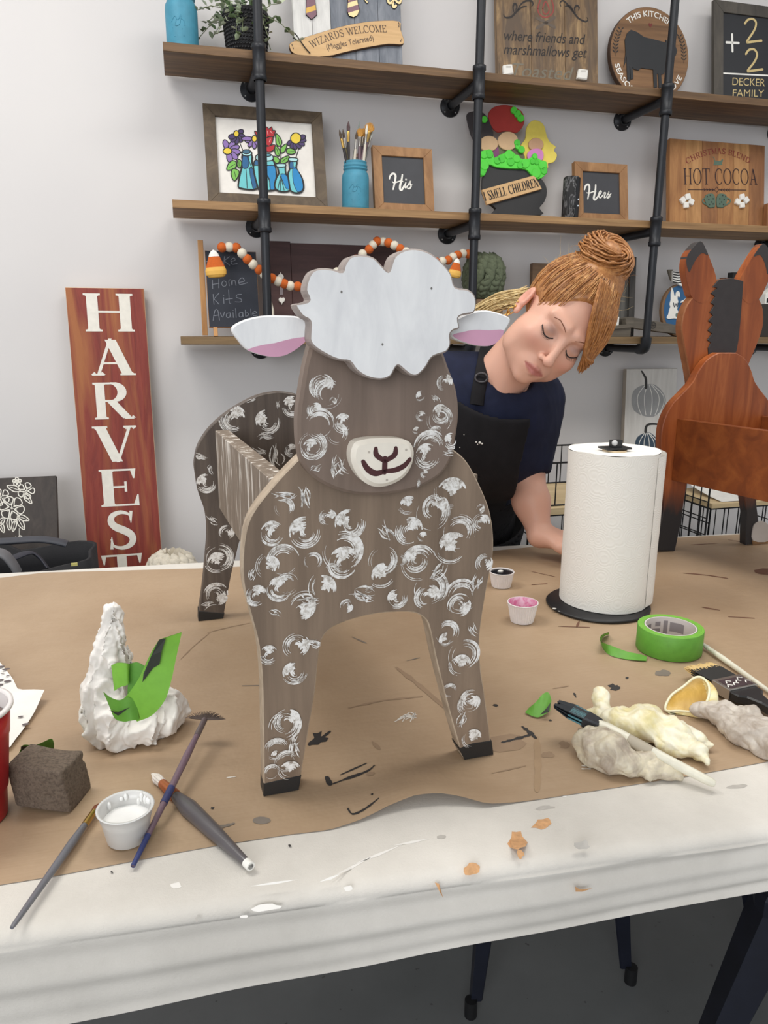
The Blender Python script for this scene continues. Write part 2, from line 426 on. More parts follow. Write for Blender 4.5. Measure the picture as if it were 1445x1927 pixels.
def font_mesh(txt, shear=0.0, offset=0.0):
    key = (txt, shear, offset)
    if key in _tc: return _tc[key]
    c = bpy.data.curves.new('lettering', 'FONT'); c.body = txt; c.shear = shear; c.offset = offset; c.resolution_u = 4
    o = bpy.data.objects.new('lettering', c); COL.objects.link(o)
    dg = bpy.context.evaluated_depsgraph_get(); me = bpy.data.meshes.new_from_object(o.evaluated_get(dg))
    V = np.array([v.co[:2] for v in me.vertices]); F = [tuple(p.vertices) for p in me.polygons]
    bpy.data.objects.remove(o); bpy.data.curves.remove(c); bpy.data.meshes.remove(me)
    V[:, 0] -= V[:, 0].min(); _tc[key] = (V, F); return V, F
def put_font(mb, pl, txt, a, b, h, d, m, shear=0.0, offset=0.0, arcf=None, capy=0.73):
    V, F = font_mesh(txt, shear, offset); W_ = V[:, 0].max(); a = np.array(a); b = np.array(b); L = np.linalg.norm(b-a); e = (b-a)/L; nn = np.array([-e[1], e[0]])
    if arcf: P_ = [arcf(x/W_, y/capy) for x, y in V]
    else: P_ = [a+e*x/W_*L+nn*y/capy*h for x, y in V]
    mb.add([pl.w(x, y, d) for x, y in P_], F, m)
def arc_map(c, r, a0, a1, h, inner=False):
    """text along a circle: angles in degrees for the first and last letter; inner = read from the inside of the lower rim"""
    def f(t, y):
        a = math.radians(a0+(a1-a0)*t); rr = r+(-1 if inner else 1)*y*h
        return (c[0]+rr*math.cos(a), c[1]+rr*math.sin(a))
    return f
# ------------------------------------------------------------------ the room
def m_wall():
    t = NT('wall_paint'); v = t.coord()
    t.l(t.ramp(t.noise(v, 1.5, 3), [(0.3, lin((214, 211, 211))), (0.7, lin((220, 217, 216)))]), t.b.inputs['Base Color'])
    t.b.inputs['Roughness'].default_value = 0.6; t.bump(t.noise(v, 180, 3), 0.05); return t.m
def m_floor():
    t = NT('sealed_concrete'); v = t.coord()
    c = t.ramp(t.noise(v, 2.2, 6, 0.6), [(0.3, lin((96, 98, 98))), (0.7, lin((116, 118, 118)))])
    sp = t.ramp(t.noise(t.coord(), 60, 2), [(0.70, (0, 0, 0)), (0.74, (1, 1, 1))])
    t.l(t.mix(sp, c, lin((80, 80, 80))), t.b.inputs['Base Color']); t.b.inputs['Roughness'].default_value = 0.38; return t.m
MW, MF = m_wall(), m_floor(); MC = paint('ceiling_paint', (235, 234, 230), 0.8)
mb = MB(); mb.box((0.9, WALL_Y+0.05, 1.5), (7.0, 0.1, 3.0), MW); struct(mb.build('wall_back'))
mb = MB(); mb.box((0.9, -0.2, -0.05), (7.0, 5.3, 0.1), MF); struct(mb.build('floor'))
mb = MB(); mb.box((0.9, -0.2, 3.05), (7.0, 5.3, 0.1), MC); struct(mb.build('ceiling'))
mb = MB(); mb.box((0.9, WALL_Y-0.006, 0.05), (7.0, 0.012, 0.1), paint('baseboard_grey', (110, 110, 112))); struct(mb.build('baseboard_back'))

# ------------------------------------------------------------------ pipe uprights and shelf boards
M_PIPE = paint('black_iron_pipe', (38, 40, 45), 0.42, 0.3, 0.1, 60)
M_SCREW = paint('screw_steel', (150, 150, 150), 0.3, 0.9)
PIPE_X = (0.2444, 0.8774, 1.5029, 2.13); PIPE_Y = 2.249
SH_Z = (1.949, 1.562, 1.193); ARM_Z = (1.913, 1.526, 1.153)
LBL = ('black iron pipe upright crossing the framed flower painting, first from the left end',
       'black iron pipe upright passing the left side of the cauldron sign',
       'black iron pipe upright between the round cow sign and the plus-two chalkboard',
       'black iron pipe upright of which only wall flanges show behind the donkey')
for i, x in enumerate(PIPE_X):
    t = thing('pipe_upright', LBL[i], 'shelf pipe', (x, PIPE_Y, ARM_Z[2]), 'iron pipe uprights of the wall shelves')
    mb = MB(); mb.tube([(x, PIPE_Y, ARM_Z[2]+0.02), (x, PIPE_Y, 2.75)], 0.0128, M_PIPE, 16); mb.build('pole', t)
    for k, z in enumerate(ARM_Z):
        mb = MB()
        if k < 2:
            mb.lathe([(0.0165, -0.045), (0.0195, -0.043), (0.0195, -0.032), (0.0175, -0.03), (0.0175, 0.03), (0.0195, 0.032), (0.0195, 0.043), (0.0165, 0.045)], (x, PIPE_Y, z), M_PIPE, 18)
        else:
            q = [(x, PIPE_Y, z+0.04), (x, PIPE_Y, z+0.015), (x, PIPE_Y+0.005, z+0.004), (x, PIPE_Y+0.017, z), (x, PIPE_Y+0.04, z)]
            mb.tube(q, [0.0185, 0.0172, 0.0172, 0.0170, 0.0170], M_PIPE, 16)
        mb.lathe([(0.0132, 0.008), (0.0134, 0.03), (0.0134, 0.042)], (x, PIPE_Y, z), M_PIPE, 16, (0, 1, 0)); mb.build('elbow_fitting' if k == 2 else 'tee_fitting', t)
        mb = MB(); mb.tube([(x, PIPE_Y+0.03, z), (x, WALL_Y-0.01, z)], 0.0128, M_PIPE, 14); mb.build('arm', t)
        mb = MB(); mb.lathe([(0.0165, -0.022), (0.0185, -0.009), (0.031, -0.008), (0.0325, -0.006), (0.0325, 0)], (x, WALL_Y, z), M_PIPE, 24, (0, 1, 0)); f = mb.build('flange', t)
        for a in range(4):
            an = math.pi/4+a*math.pi/2; mb = MB()
            mb.ball((x+0.0255*math.cos(an), WALL_Y-0.008, z+0.0255*math.sin(an)), 0.0032, M_SCREW, 8, 5, (1, 0.5, 1)); mb.build('screw', f)
W_SH = [wood('shelf_wood_dark', (78, 58, 40), (140, 108, 74), (3, 40, 60), 0.6, (108, 82, 56)),
        wood('shelf_wood_honey', (118, 88, 56), (186, 148, 102), (3, 40, 60), 0.6, (152, 118, 80)),
        wood('shelf_wood_brown', (95, 76, 52), (150, 122, 84), (3, 40, 60), 0.6)]
SL = ('dark brown top shelf board holding the wizard, marshmallow and cow signs', 'honey brown middle shelf board under the flower picture and the cocoa sign',
      'brown bottom shelf board under the easel chalkboard, behind the sheep')
for k, z in enumerate(SH_Z):
    mb = MB(); xa, xb = -0.004, 2.75; pl = Pl((xa, 2.271, z-0.022))
    mb.slab(pl, [(0, 0), (xb-xa, 0), (xb-xa, 0.022), (0, 0.022)], -0.205, 0.0, W_SH[k], 0.0015)
    tag(mb.build('shelf_board'), SL[k], 'shelf', 'wall shelf boards')
# ------------------------------------------------------------------ small colour helper
def fl(r, g, b, rough=0.6): return paint('paint_%d_%d_%d' % (r, g, b), (r, g, b), rough)
WHITE, BLACK, CHARC = fl(236, 234, 228), fl(24, 24, 26), fl(62, 63, 66)
def zm(ox, oy, s): return lambda pts: [(ox+a/s, oy+b/s) for a, b in pts]
def rect(pl, x0, x1, v0, v1): return [(x0, v0), (x1, v0), (x1, v1), (x0, v1)]
def frame_mesh(mb, pl, u0, u1, v0, v1, w, d0, d1, m):
    """four mitred rails"""
    a, b, c, e = (u0, v0), (u1, v0), (u1, v1), (u0, v1); i = [(u0+w, v0+w), (u1-w, v0+w), (u1-w, v1-w), (u0+w, v1-w)]
    for q in ([a, b, i[1], i[0]], [b, c, i[2], i[1]], [c, e, i[3], i[2]], [e, a, i[0], i[3]]): mb.slab(pl, q, d0, d1, m, 0.001)
def mason_jar(c, r, h, label, closed=False):
    """painted square-shouldered canning jar with a threaded neck, open at the top, raised scroll on its front"""
    m = paint('turquoise_chalk_paint', (68, 142, 168), 0.55, 0, 0.1, 40, 0.05)
    t = thing('mason_jar', label, 'jar', c, 'turquoise painted jars on the shelves')
    mb = MB()
    P_ = [(0, 0), (r*.86, 0), (r*.97, h*.02), (r, h*.06), (r, h*.66), (r*.97, h*.73), (r*.85, h*.79), (r*.80, h*.82), (r*.88, h*.83), (r*.90, h*.85), (r*.86, h*.865), (r*.80, h*.88), (r*.88, h*.895), (r*.89, h*.915), (r*.83, h*.93), (r*.82, h*.97), (r*.85, h*.985), (r*.82, h), (r*.72, h), (r*.72, h*.8), (r*.88, h*.7), (r*.88, h*.05), (0, h*.04)]
    mb.lathe(P_, c, m, 40); b = mb.build('body', t)
    mb = MB()
    for q in (cr([(-.5, .42), (-.2, .5), (0, .44), (.2, .52), (.1, .38), (-.2, .36), (-.1, .46)], 4, False), [(-.45, .33), (.3, .31)], [(-.3, .2), (.4, .21)], cr([(.1, .47), (.4, .44), (.45, .36)], 4, False)):
        mb.tube([(c[0]+r*math.sin(x*0.9-0.25), c[1]-r*math.cos(x*0.9-0.25), c[2]+h*y) for x, y in q], 0.0011, m, 6)
    mb.build('raised_emblem', t)
    return t
def pxm(n, p): return n*float(np.dot(np.array(p)-EYE, FWD))/FPX
# ------------------------------------------------------------------ TOP SHELF
z0 = SH_Z[0]
c = on_y(344, 80, 2.36); mason_jar((c[0], 2.36, z0), 0.043, 0.16, 'turquoise painted glass jar at the far left end of the top shelf')
# potted plant
c = on_y(463, 60, 2.385); x, y = c[0], 2.385
t = thing('potted_plant', 'leafy plant in a black woven-look pot on the top shelf', 'plant', (x, y, z0))
mp = paint('black_woven_pot', (30, 30, 33), 0.5, 0, 0.1, 40)
mb = MB(); R0, R1, H = 0.052, 0.064, 0.125
mb.lathe([(0, 0), (R0, 0), (R1, H), (R1*.95, H), (R1*.93, H-.012), (0, H-.012)], (x, y, z0), mp, 44)
for j in range(13):
    z = 0.008+j*0.009; r = R0+(R1-R0)*z/H
    for k in range(44):
        a = 2*math.pi*(k+0.5*(j % 2))/44
        mb.ball((x+r*math.cos(a), y+r*math.sin(a), z0+z), 0.0042, mp, 5, 4, (1, 1, 0.9))
mb.build('pot', t)
mb = MB(); rnd = random.Random(4); lm = [paint('leaf_sage', (164, 180, 148), 0.6), paint('leaf_green', (108, 132, 92), 0.6), paint('leaf_pale', (200, 208, 182), 0.6)]; ms = fl(120, 128, 96)
for s in range(46):
    a = rnd.uniform(0, 6.28); el = rnd.uniform(0.1, 1.35); L = rnd.uniform(0.06, 0.135)*(.62 if abs(a-4.71) < .9 or abs(a-1.57) < .9 else 1); b0 = np.array([x+0.03*math.cos(a), y+0.03*math.sin(a), z0+H-0.01])
    d = np.array([math.cos(a)*math.cos(el), math.sin(a)*math.cos(el), math.sin(el)])
    path = [b0+d*L*q+np.array([0, 0, -0.085*q*q*math.cos(el)]) for q in (0, .3, .6, 1)]
    mb.tube(path, 0.0011, ms, 5)
    for k in range(9):
        q = 0.2+0.8*k/8; p = b0+d*L*q+np.array([0, 0, -0.085*q*q*math.cos(el)])
        dd = np.array([rnd.uniform(-1, 1), rnd.uniform(-1, 1), rnd.uniform(-.3, .8)]); dd /= np.linalg.norm(dd); sd = np.cross(dd, (0.3, 0.2, 1)); sd /= np.linalg.norm(sd); l = rnd.uniform(.016, .025); w_ = l*.33; up = np.cross(sd, dd)*l*.12
        mb.add([p, p+dd*l*.35+sd*w_+up, p+dd*l*.75+sd*w_*.8+up, p+dd*l, p+dd*l*.75-sd*w_*.8+up, p+dd*l*.35-sd*w_+up, p+dd*l*.5], [(0, 6, 1), (1, 6, 2), (2, 6, 3), (3, 6, 4), (4, 6, 5), (5, 6, 0)], lm[rnd.randrange(3)], True)
o = mb.build('foliage', t); o['kind'] = 'stuff'
# wizard sign
Q = zm(540, 0, 6.02)
t = thing('plank_sign', 'white and grey plank sign with striped ties and a curved welcome banner', 'sign', (0.55, 2.40, z0))
pl = lean(0, 2.395, z0, 0.17)
uL = pl.px(551, 60)[0]; uM = pl.px(620, 40)[0]; uR = pl.px(753.5, 90)[0]
wp = wood('whitewash_plank', (205, 204, 202), (238, 237, 234), (50, 50, 3), 0.7); gp = wood('grey_wash_plank', (98, 104, 114), (148, 152, 160), (50, 50, 3), 0.7)
mb = MB(); mb.slab(pl, rect(pl, uL, (uL+uM)/2-.0006, 0, .48), 0, .016, wp, .001); mb.slab(pl, rect(pl, (uL+uM)/2+.0006, uM, 0, .48), 0, .016, wp, .001); mb.build('white_planks', t)['label'] = 'whitewashed planks'
mb = MB(); n = 3
for k in range(n): mb.slab(pl, rect(pl, uM+.001+(uR-uM)*k/n, uM+(uR-uM)*(k+1)/n, 0, .48), 0, .016, gp, .001)
mb.build('grey_planks', t)['label'] = 'grey washed planks'
tan = wood('banner_wood', (196, 158, 112), (222, 186, 138), (4, 40, 40), 0.7, bump=.05); dk = fl(84, 66, 56)
out = cr(pl.pxs(Q([(25, 510), (60, 470), (150, 435), (420, 350), (700, 275), (1000, 232), (1270, 235), (1290, 330), (1325, 490), (1150, 495), (900, 535), (650, 590), (480, 630), (250, 640), (75, 600)]), .03), 3)
mb = MB(); mb.slab(pl, out, .018, .028, tan, .001, fl(92, 66, 44)); b = mb.build('banner', t)
mb = MB()
def arcf1(t_, y): 
    p0, p1, p2 = [np.array(pl.px(*q, .029)) for q in Q([(285, 545), (690, 400), (1135, 365)])]
    p = (1-t_)**2*p0+2*t_*(1-t_)*(2*p1-.5*p0-.5*p2)+t_*t_*p2; d_ = 2*(1-t_)*((2*p1-.5*p0-.5*p2)-p0)+2*t_*(p2-(2*p1-.5*p0-.5*p2)); d_ /= np.linalg.norm(d_)
    return tuple(p+np.array([-d_[1], d_[0]])*y*pxm(12.5, (0.6, 2.45, 2.1)))
put_serif(mb, pl, 'WIZARDS WELCOME', (0, 0), (1, 0), pxm(12.5, (0.6, 2.45, 2.1)), .0285, dk, .135, .06, .06, arcf1)
a, b2 = pl.pxs(Q([(455, 562), (985, 455)]), .029); put_font(mb, pl, '(Muggles Tolerated)', a, b2, pxm(10, (0.6, 2.45, 2.1)), .0287, dk)
for q in ([(55, 500), (60, 520)], [(70, 540), (72, 552)], [(1265, 255), (1270, 275)], [(1268, 290), (1268, 305)], [(1300, 440), (1302, 460)], [(1285, 455), (1288, 470)]): mb.stroke(pl, pl.pxs(Q(q), .029), .0025, .0287, dk)
mb.build('banner_lettering', t)
mb = MB()
for q in (cr(Q([(70, 372), (100, 390), (150, 460), (205, 540), (262, 605)]), 4, False), Q([(65, 425), (110, 455)])): mb.tube([pl.w(*p, .031) for p in pl.pxs(q, .031)], .0016, BLACK, 6)
mb.build('cord', t)
mauve, gold, cream = fl(134, 100, 112), fl(226, 182, 92), fl(248, 224, 170)
for sh, bands in (([(215, -260), (325, -260), (318, 0), (340, 170), (278, 222), (212, 165), (218, 0)], [(-300, mauve), (-120, gold), (-50, mauve), (70, gold), (130, mauve)]),
                  ([(690, -260), (800, -260), (800, 20), (825, 120), (800, 175), (755, 198), (700, 180), (680, 130), (688, 20)], [(-300, mauve), (-60, gold), (-10, mauve), (15, cream), (70, mauve), (130, cream)])):
    mb = MB(); uv = pl.pxs(Q(sh), .02); mb.slab(pl, uv, .016, .0215, BLACK, 0)
    for k, (y0, m) in enumerate(bands):
        y1 = bands[k+1][0] if k+1 < len(bands) else 260; xs = [p[0] for p in sh]; n = 14; poly = []
        ya = lambda x, y: y-(x-min(xs))*0.32
        # clip the tie to a slanted band
        pts = []
        S_ = sh
        def clip(P, keep):
            o = []
            for i in range(len(P)):
                p, q = P[i-1], P[i]; fp, fq = keep(p), keep(q)
                if (fp >= 0) != (fq >= 0): s_ = fp/(fp-fq); o.append((p[0]+(q[0]-p[0])*s_, p[1]+(q[1]-p[1])*s_))
                if fq >= 0: o.append(q)
            return o
        cx_, cy_ = sum(xs)/len(xs), 0
        S_ = [((p[0]-cx_)*.93+cx_, p[1]-4) for p in S_]
        S_ = clip(S_, lambda p: p[1]-(y0+20-(p[0]-min(xs))*.3)); S_ = clip(S_, lambda p: (y1+20-(p[0]-min(xs))*.3)-p[1])
        if len(S_) > 2: mb.flat(pl, pl.pxs(Q(S_), .0222), .0222, m)
    mb.build('striped_tie', t)
mb = MB()
for q, w_ in ((cr([(1140, -60), (1150, 20), (1180, 30), (1205, 0), (1215, -40)], 4, False), 26), (cr([(1205, 0), (1200, 60), (1215, 80), (1235, 60)], 4, False), 24), (cr([(1215, -40), (1240, 10), (1275, 30), (1290, 0)], 4, False), 24), (cr([(880, -20), (900, 15), (912, 20)], 4, False), 14)):
    uv = pl.pxs(Q(q), .02); k = pxm(1/6.02, (0.7, 2.45, 2.1)); mb.stroke(pl, uv, (w_+16)*k, .0175, BLACK); mb.stroke(pl, uv, w_*k, .019, cream)
mb.build('scroll_cutout', t)
# marshmallow sign
Q = zm(920, 0, 3.803)
pl = lean(0, 2.41, z0, 0.15); t = thing('wooden_sign', 'brown wooden sign about friends and marshmallows on the top shelf', 'sign', (1.1, 2.41, z0))
sw = wood('toasted_pine', (84, 68, 52), (176, 146, 104), (45, 45, 3.2), 0.6, (122, 98, 72), (96, 80, 66), 1.3)
uL = pl.px(930.5, 80)[0]; uR = pl.px(1119.5, 90)[0]; mb = MB()
for k in range(3): mb.slab(pl, rect(pl, uL+(uR-uL)*k/3+.0004, uL+(uR-uL)*(k+1)/3-.0004, 0, .46), 0, .018, sw, .0012)
mb.build('planks', t); mb = MB(); D = .0185; ink = fl(44, 38, 36)
km = pxm(1/3.803, (1.1, 2.45, 2.1))
for s, a, b2, h in (('where friends and', (110, 288), (695, 318), 58), ('marshmallows get', (104, 386), (705, 414), 58)):
    A, B = pl.pxs(Q([a, b2]), D); put_font(mb, pl, s, A, B, h*km*1.25, D, ink, 0.35, 0.006)
A, B = pl.pxs(Q([(170, 545), (610, 575)]), D); put_font(mb, pl, 'Toasted', A, B, 95*km, D, fl(118, 112, 98), 0.35, 0.0)
for q in (cr([(105, 105), (120, 125), (160, 120), (200, 80), (240, 50), (270, 45)], 5, False), cr([(180, 90), (172, 50), (185, 25), (200, 45), (190, 75)], 5, False), cr([(200, 80), (230, 30), (270, 5), (305, 8), (315, 30), (305, 45)], 5, False),
          cr([(515, 45), (508, 20), (530, 5), (560, 30), (600, 80), (640, 130), (690, 155), (708, 140), (700, 125)], 5, False), cr([(545, 45), (580, 45), (610, 90)], 5, False), cr([(620, 100), (612, 60), (630, 40), (645, 55), (640, 75)], 5, False)):
    n = len(q); mb.stroke(pl, pl.pxs(Q(q), D), [km*(5+9*math.sin(math.pi*i/(n-1))) for i in range(n)], D, ink)
red = fl(150, 66, 62)
for q in (cr([(350, 60), (375, -20), (400, -80), (440, -20), (462, 50), (450, 100), (405, 125), (365, 105)], 4), cr([(385, 60), (405, 10), (430, 60), (420, 95), (395, 98)], 4)): mb.stroke(pl, pl.pxs(Q(list(q)+[q[0]]), D), km*9, D, red)
for q in ([(345, 130), (470, 195)], [(470, 125), (345, 200)]): mb.stroke(pl, pl.pxs(Q(q), D), km*20, D+1e-5, fl(98, 86, 76))
mb.build('lettering', t)
for cx, cy, ro in ((140, 496, -.12), (675, 528, .15)):
    mb = MB(); mb.slab(pl, cr(pl.pxs([(920+(cx+x*math.cos(ro)-y*math.sin(ro))/3.803, (cy+x*math.sin(ro)+y*math.cos(ro))/3.803) for x, y in ((-34, -26), (-26, -36), (26, -36), (34, -26), (36, 26), (28, 36), (-28, 36), (-36, 26))], .03), 2), .0195, .03, WHITE, .003)
    for yy in (-22, -14): mb.stroke(pl, pl.pxs([(920+(cx-16)/3.803, (cy+yy)/3.803), (920+(cx+16)/3.803, (cy+yy)/3.803)], .0302), km*4, .0304, fl(190, 186, 178))
    mb.build('marshmallow_cutout', t)
# round cow sign
pl = lean(0, 2.43, z0, 0.13); cx, cy = pl.px(1217, 97); r = (pl.px(1291, 97)[0]-pl.px(1143, 97)[0])/2*0.995; cy = r
t = thing('round_sign', 'round wooden kitchen sign with a black cow', 'sign', (cx, 2.43, z0))
bw = wood('round_board_oak', (104, 74, 48), (150, 112, 76), (3, 40, 50), 0.6)
mb = MB(); mb.slab(pl, ell(cx, cy, r, r, 72), 0, .018, bw, .0015, fl(72, 50, 36)); mb.build('disc', t)
def qc(pts): # traced points relative to the disc
    s = r/(281.0); return [(cx+(a-1126)*s, cy-(b-378)*s) for a, b in pts]
cow = [(960, 268), (985, 246), (1030, 255), (1080, 280), (1180, 290), (1236, 298), (1234, 280), (1250, 292), (1262, 278), (1272, 288), (1300, 300), (1318, 340), (1308, 368), (1282, 380), (1270, 412), (1240, 450), (1225, 482), (1205, 490), (1212, 566), (1190, 570), (1182, 484), (1172, 490), (1176, 567), (1154, 572), (1146, 465), (1060, 462), (1044, 478), (1010, 474), (1000, 462), (1006, 530), (988, 535), (984, 480), (978, 455), (986, 542), (965, 547), (957, 440), (956, 396), (950, 440), (938, 468), (944, 430), (950, 380), (944, 310)]
mb = MB(); mb.slab(pl, qc(cow), .0185, .021, CHARC if False else fl(38, 40, 44)); mb.build('cow_silhouette', t)
mb = MB(); put_font(mb, pl, 'THIS KITCHEN', (0, 0), (1, 0), 1, .0186, WHITE, 0, .012, arc_map((cx, cy), r*.80, 132, 51, r*.125))
put_font(mb, pl, 'SEASONED WITH LOVE', (0, 0), (1, 0), 1, .0186, WHITE, 0, .012, arc_map((cx, cy), r*.93, 197, 334, r*.125, True)); mb.build('lettering', t)
for sx in (-1, 1):
    mb = MB(); st = [(cx+sx*r*.87*math.cos(a), cy+r*.87*math.sin(a)) for a in np.linspace(-.12, .55, 9)]; mb.stroke(pl, st, .0012, .0186, ink)
    for i, p in enumerate(st[1:]):
        for q in (-1, 1): mb.flat(pl, ell(p[0]+q*.006, p[1]+.004, .006, .0022, 8, q*.7), .0187, ink)
    mb.build('laurel', t)
for yy in (.62, -.83):
    mb = MB(); mb.flat(pl, [(cx+.008*x, cy+yy*r+.008*y) for x, y in ((0, -1), (.9, .1), (.8, .7), (.4, .8), (0, .4), (-.4, .8), (-.8, .7), (-.9, .1))], .0186, fl(112, 42, 38)); mb.build('heart', t)
# plus two chalkboard
Q = zm(1320, 0, 8.03)
pl = lean(0, 2.40, z0, 0.16); u0 = pl.px(1338.5, 90)[0]; u1 = u0+.36; v1 = pl.px(1345, 4)[1]
t = thing('framed_chalkboard', 'grey framed black sign with a plus-two sum and a family name', 'sign', ((u0+u1)/2, 2.40, z0))
fw = pl.px(1356, 90)[0]-u0
mb = MB(); frame_mesh(mb, pl, u0, u1, 0, v1, fw, 0, .014, wood('grey_stained_frame', (58, 54, 50), (88, 82, 74), (30, 30, 5))); mb.build('frame', t)
mb = MB(); mb.slab(pl, rect(pl, u0+fw*.8, u1-fw*.8, fw*.8, v1-fw*.8), .003, .009, fl(30, 32, 38)); mb.build('panel', t)
mb = MB(); D = .0094; k = pxm(1/8.03, (1.85, 2.45, 2.1)); gold2 = fl(206, 184, 130)
for q, w_, m in ((cr([(655, 355), (700, 300), (770, 285), (820, 330), (815, 410), (770, 500), (690, 620), (700, 640)], 5, False), 32, gold2), ([(690, 640), (905, 615)], 34, gold2), (cr([(670, 815), (715, 755), (790, 745), (835, 800), (830, 870), (780, 960), (700, 1060), (710, 1078)], 5, False), 32, gold2), ([(700, 1078), (920, 1048)], 34, gold2),
                 ([(462, 520), (468, 775)], 34, WHITE), ([(375, 640), (560, 650)], 34, WHITE), ([(325, 1107), (1004, 1142)], 22, WHITE)): mb.stroke(pl, pl.pxs(Q(q), D), w_*k, D, m)
for s, a, b2, h in (('DECKER', (465, 1285), (955, 1305), 115), ('FAMILY', (470, 1455), (950, 1462), 105)):
    A, B = pl.pxs(Q([a, b2]), D); put_font(mb, pl, s, A, B, h*k, D, gold2, 0.1, -.004)
mb.build('lettering', t)
# ------------------------------------------------------------------ MIDDLE SHELF
z0 = SH_Z[1]
# framed flower painting
Q = zm(370, 190, 5.78)
pl = lean(0, 2.36, z0, 0.26); L0 = pl.px(380.7, 200.4); R0 = pl.px(605, 216.8)
u0 = (L0[0]+pl.px(391.6, 372.5)[0])/2; u1 = (R0[0]+pl.px(613, 380)[0])/2; v1 = (L0[1]+R0[1])/2
t = thing('framed_painting', 'dark wood framed painting of flowers in blue bottles', 'picture', ((u0+u1)/2, 2.36, z0)); fw = .033
mb = MB(); frame_mesh(mb, pl, u0, u1, 0, v1, fw, 0, .018, wood('walnut_frame', (74, 62, 50), (112, 96, 76), (14, 14, 14), dist=1.5)); mb.build('frame', t)
mb = MB(); mb.slab(pl, rect(pl, u0+fw*.8, u1-fw*.8, fw*.8, v1-fw*.8), .002, .008, fl(232, 228, 222)); mb.build('canvas', t)
mb = MB(); k = pxm(1/5.78, (.3, 2.42, 1.7)); dd = [.0086]
def pz(pts, m, ow=10, sm=4, outline=True):
    """painted shape with a black outline"""
    uv = pl.pxs(Q(cr(pts, sm) if sm else pts), .009); dd[0] += 4e-5
    if outline: mb.stroke(pl, list(uv)+[uv[0], uv[1]], ow*k*1.6, dd[0], BLACK, False)
    mb.flat(pl, uv, dd[0]+2e-5, m)
    if outline: mb.stroke(pl, list(uv)+[uv[0], uv[1]], ow*k*.8, dd[0]+3e-5, BLACK, False)
def ln(pts, w_=8, m=BLACK): dd[0] += 4e-5; mb.stroke(pl, pl.pxs(Q(cr(pts, 4, False)), .009), w_*k, dd[0], m)
pur, dpur, yel, grn, teal, blu, dblu, redd, pale = fl(140, 112, 176), fl(72, 56, 104), fl(236, 206, 66), fl(122, 188, 84), fl(112, 200, 206), fl(32, 136, 198), fl(40, 98, 146), fl(178, 32, 44), fl(176, 222, 226)
def petals(cx, cy, ang, L, w_, m):
    for a in ang:
        a = math.radians(a); pz(ell(cx+L*.62*math.cos(a), cy+L*.62*math.sin(a), L*.48, w_, 12, a), m, 8, 0)
def eye(cx, cy, rx, ry, ro=0): pz(ell(cx, cy, rx, ry, 14, ro), yel, 9, 0)
for st in ([(470, 455), (500, 530), (515, 560)], [(590, 480), (570, 520), (565, 550)], [(490, 550), (450, 600), (430, 660)], [(905, 470), (920, 560), (905, 680)], [(1110, 520), (1095, 570), (1080, 615)], [(380, 540), (480, 550)]): ln(st, 9)
petals(345, 545, (-110, -60, -25, 5, 40, 80), 118, 30, pur); eye(335, 545, 46, 34)
petals(435, 375, (-40, 10, 50, 90, 130, 165), 82, 27, dpur); eye(432, 358, 27, 33)
petals(628, 420, (170, 130, 90, 50), 92, 23, pur); petals(625, 410, (180,), 125, 22, pur); eye(628, 412, 26, 33)
petals(1080, 420, (150, 120, 95, 65, 35, 5, -20), 100, 26, dpur); eye(1078, 408, 55, 58)
for lf in ([(865, 360), (905, 400), (925, 450), (905, 490), (870, 475), (862, 420)], [(855, 490), (890, 520), (905, 560), (890, 600), (855, 570)], [(975, 470), (970, 520), (945, 560), (915, 560), (920, 510)], [(985, 525), (1030, 520), (1078, 555), (1040, 580), (985, 570)], [(835, 605), (880, 620), (900, 655), (870, 680), (840, 650)], [(1000, 600), (995, 650), (960, 675), (915, 680), (925, 630)],
           [(330, 750), (345, 690), (385, 655), (425, 665), (425, 720), (385, 745)], [(455, 640), (485, 665), (480, 720), (455, 725), (440, 690)], [(400, 740), (455, 760), (455, 810), (412, 870), (380, 820), (378, 770)]): pz(lf, grn, 9)
for q in ([(355, 725), (415, 690)], [(410, 770), (425, 830)], [(885, 400), (900, 470)], [(870, 520), (888, 580)], [(1000, 555), (1060, 552)], [(930, 660), (985, 620)], [(460, 660), (462, 710)]): ln(q, 6)
pz([(630, 330), (660, 345), (690, 330), (720, 350), (760, 285), (785, 310), (815, 285), (825, 325), (855, 325), (835, 390), (800, 410), (740, 400), (660, 390)], redd, 9, 2)
pz([(770, 400), (825, 395), (820, 450), (790, 490), (745, 470), (740, 430)], redd, 9); pz([(720, 470), (760, 500), (800, 490), (850, 480), (835, 535), (790, 555), (730, 540), (690, 500)], redd, 9, 2)
for q in ([(770, 330), (775, 365)], [(800, 330), (820, 355)], [(800, 420), (790, 450)]): ln(q, 9, fl(232, 150, 150))
def bottle(shape, neck, cols, lines):
    pz(shape, cols[0], 15, 3)
    for p, c_ in cols[1]: pz(p, c_, 5, 3)
    for l in lines: ln(l, 8)
    pz(neck, pale, 10, 3)
bottle([(500, 590), (595, 590), (600, 680), (650, 830), (660, 940), (600, 965), (480, 950), (455, 920), (480, 780), (505, 690)], ell(545, 570, 52, 30, 14), (teal, [([(505, 600), (560, 600), (560, 720), (500, 730)], dblu), ([(575, 740), (620, 760), (650, 900), (640, 945), (610, 945)], dblu)]), ([(490, 735), (610, 735)], [(535, 740), (550, 950)], [(545, 600), (600, 730)]))
pz(ell(540, 556, 42, 22, 12), fl(64, 108, 132), 8, 0)
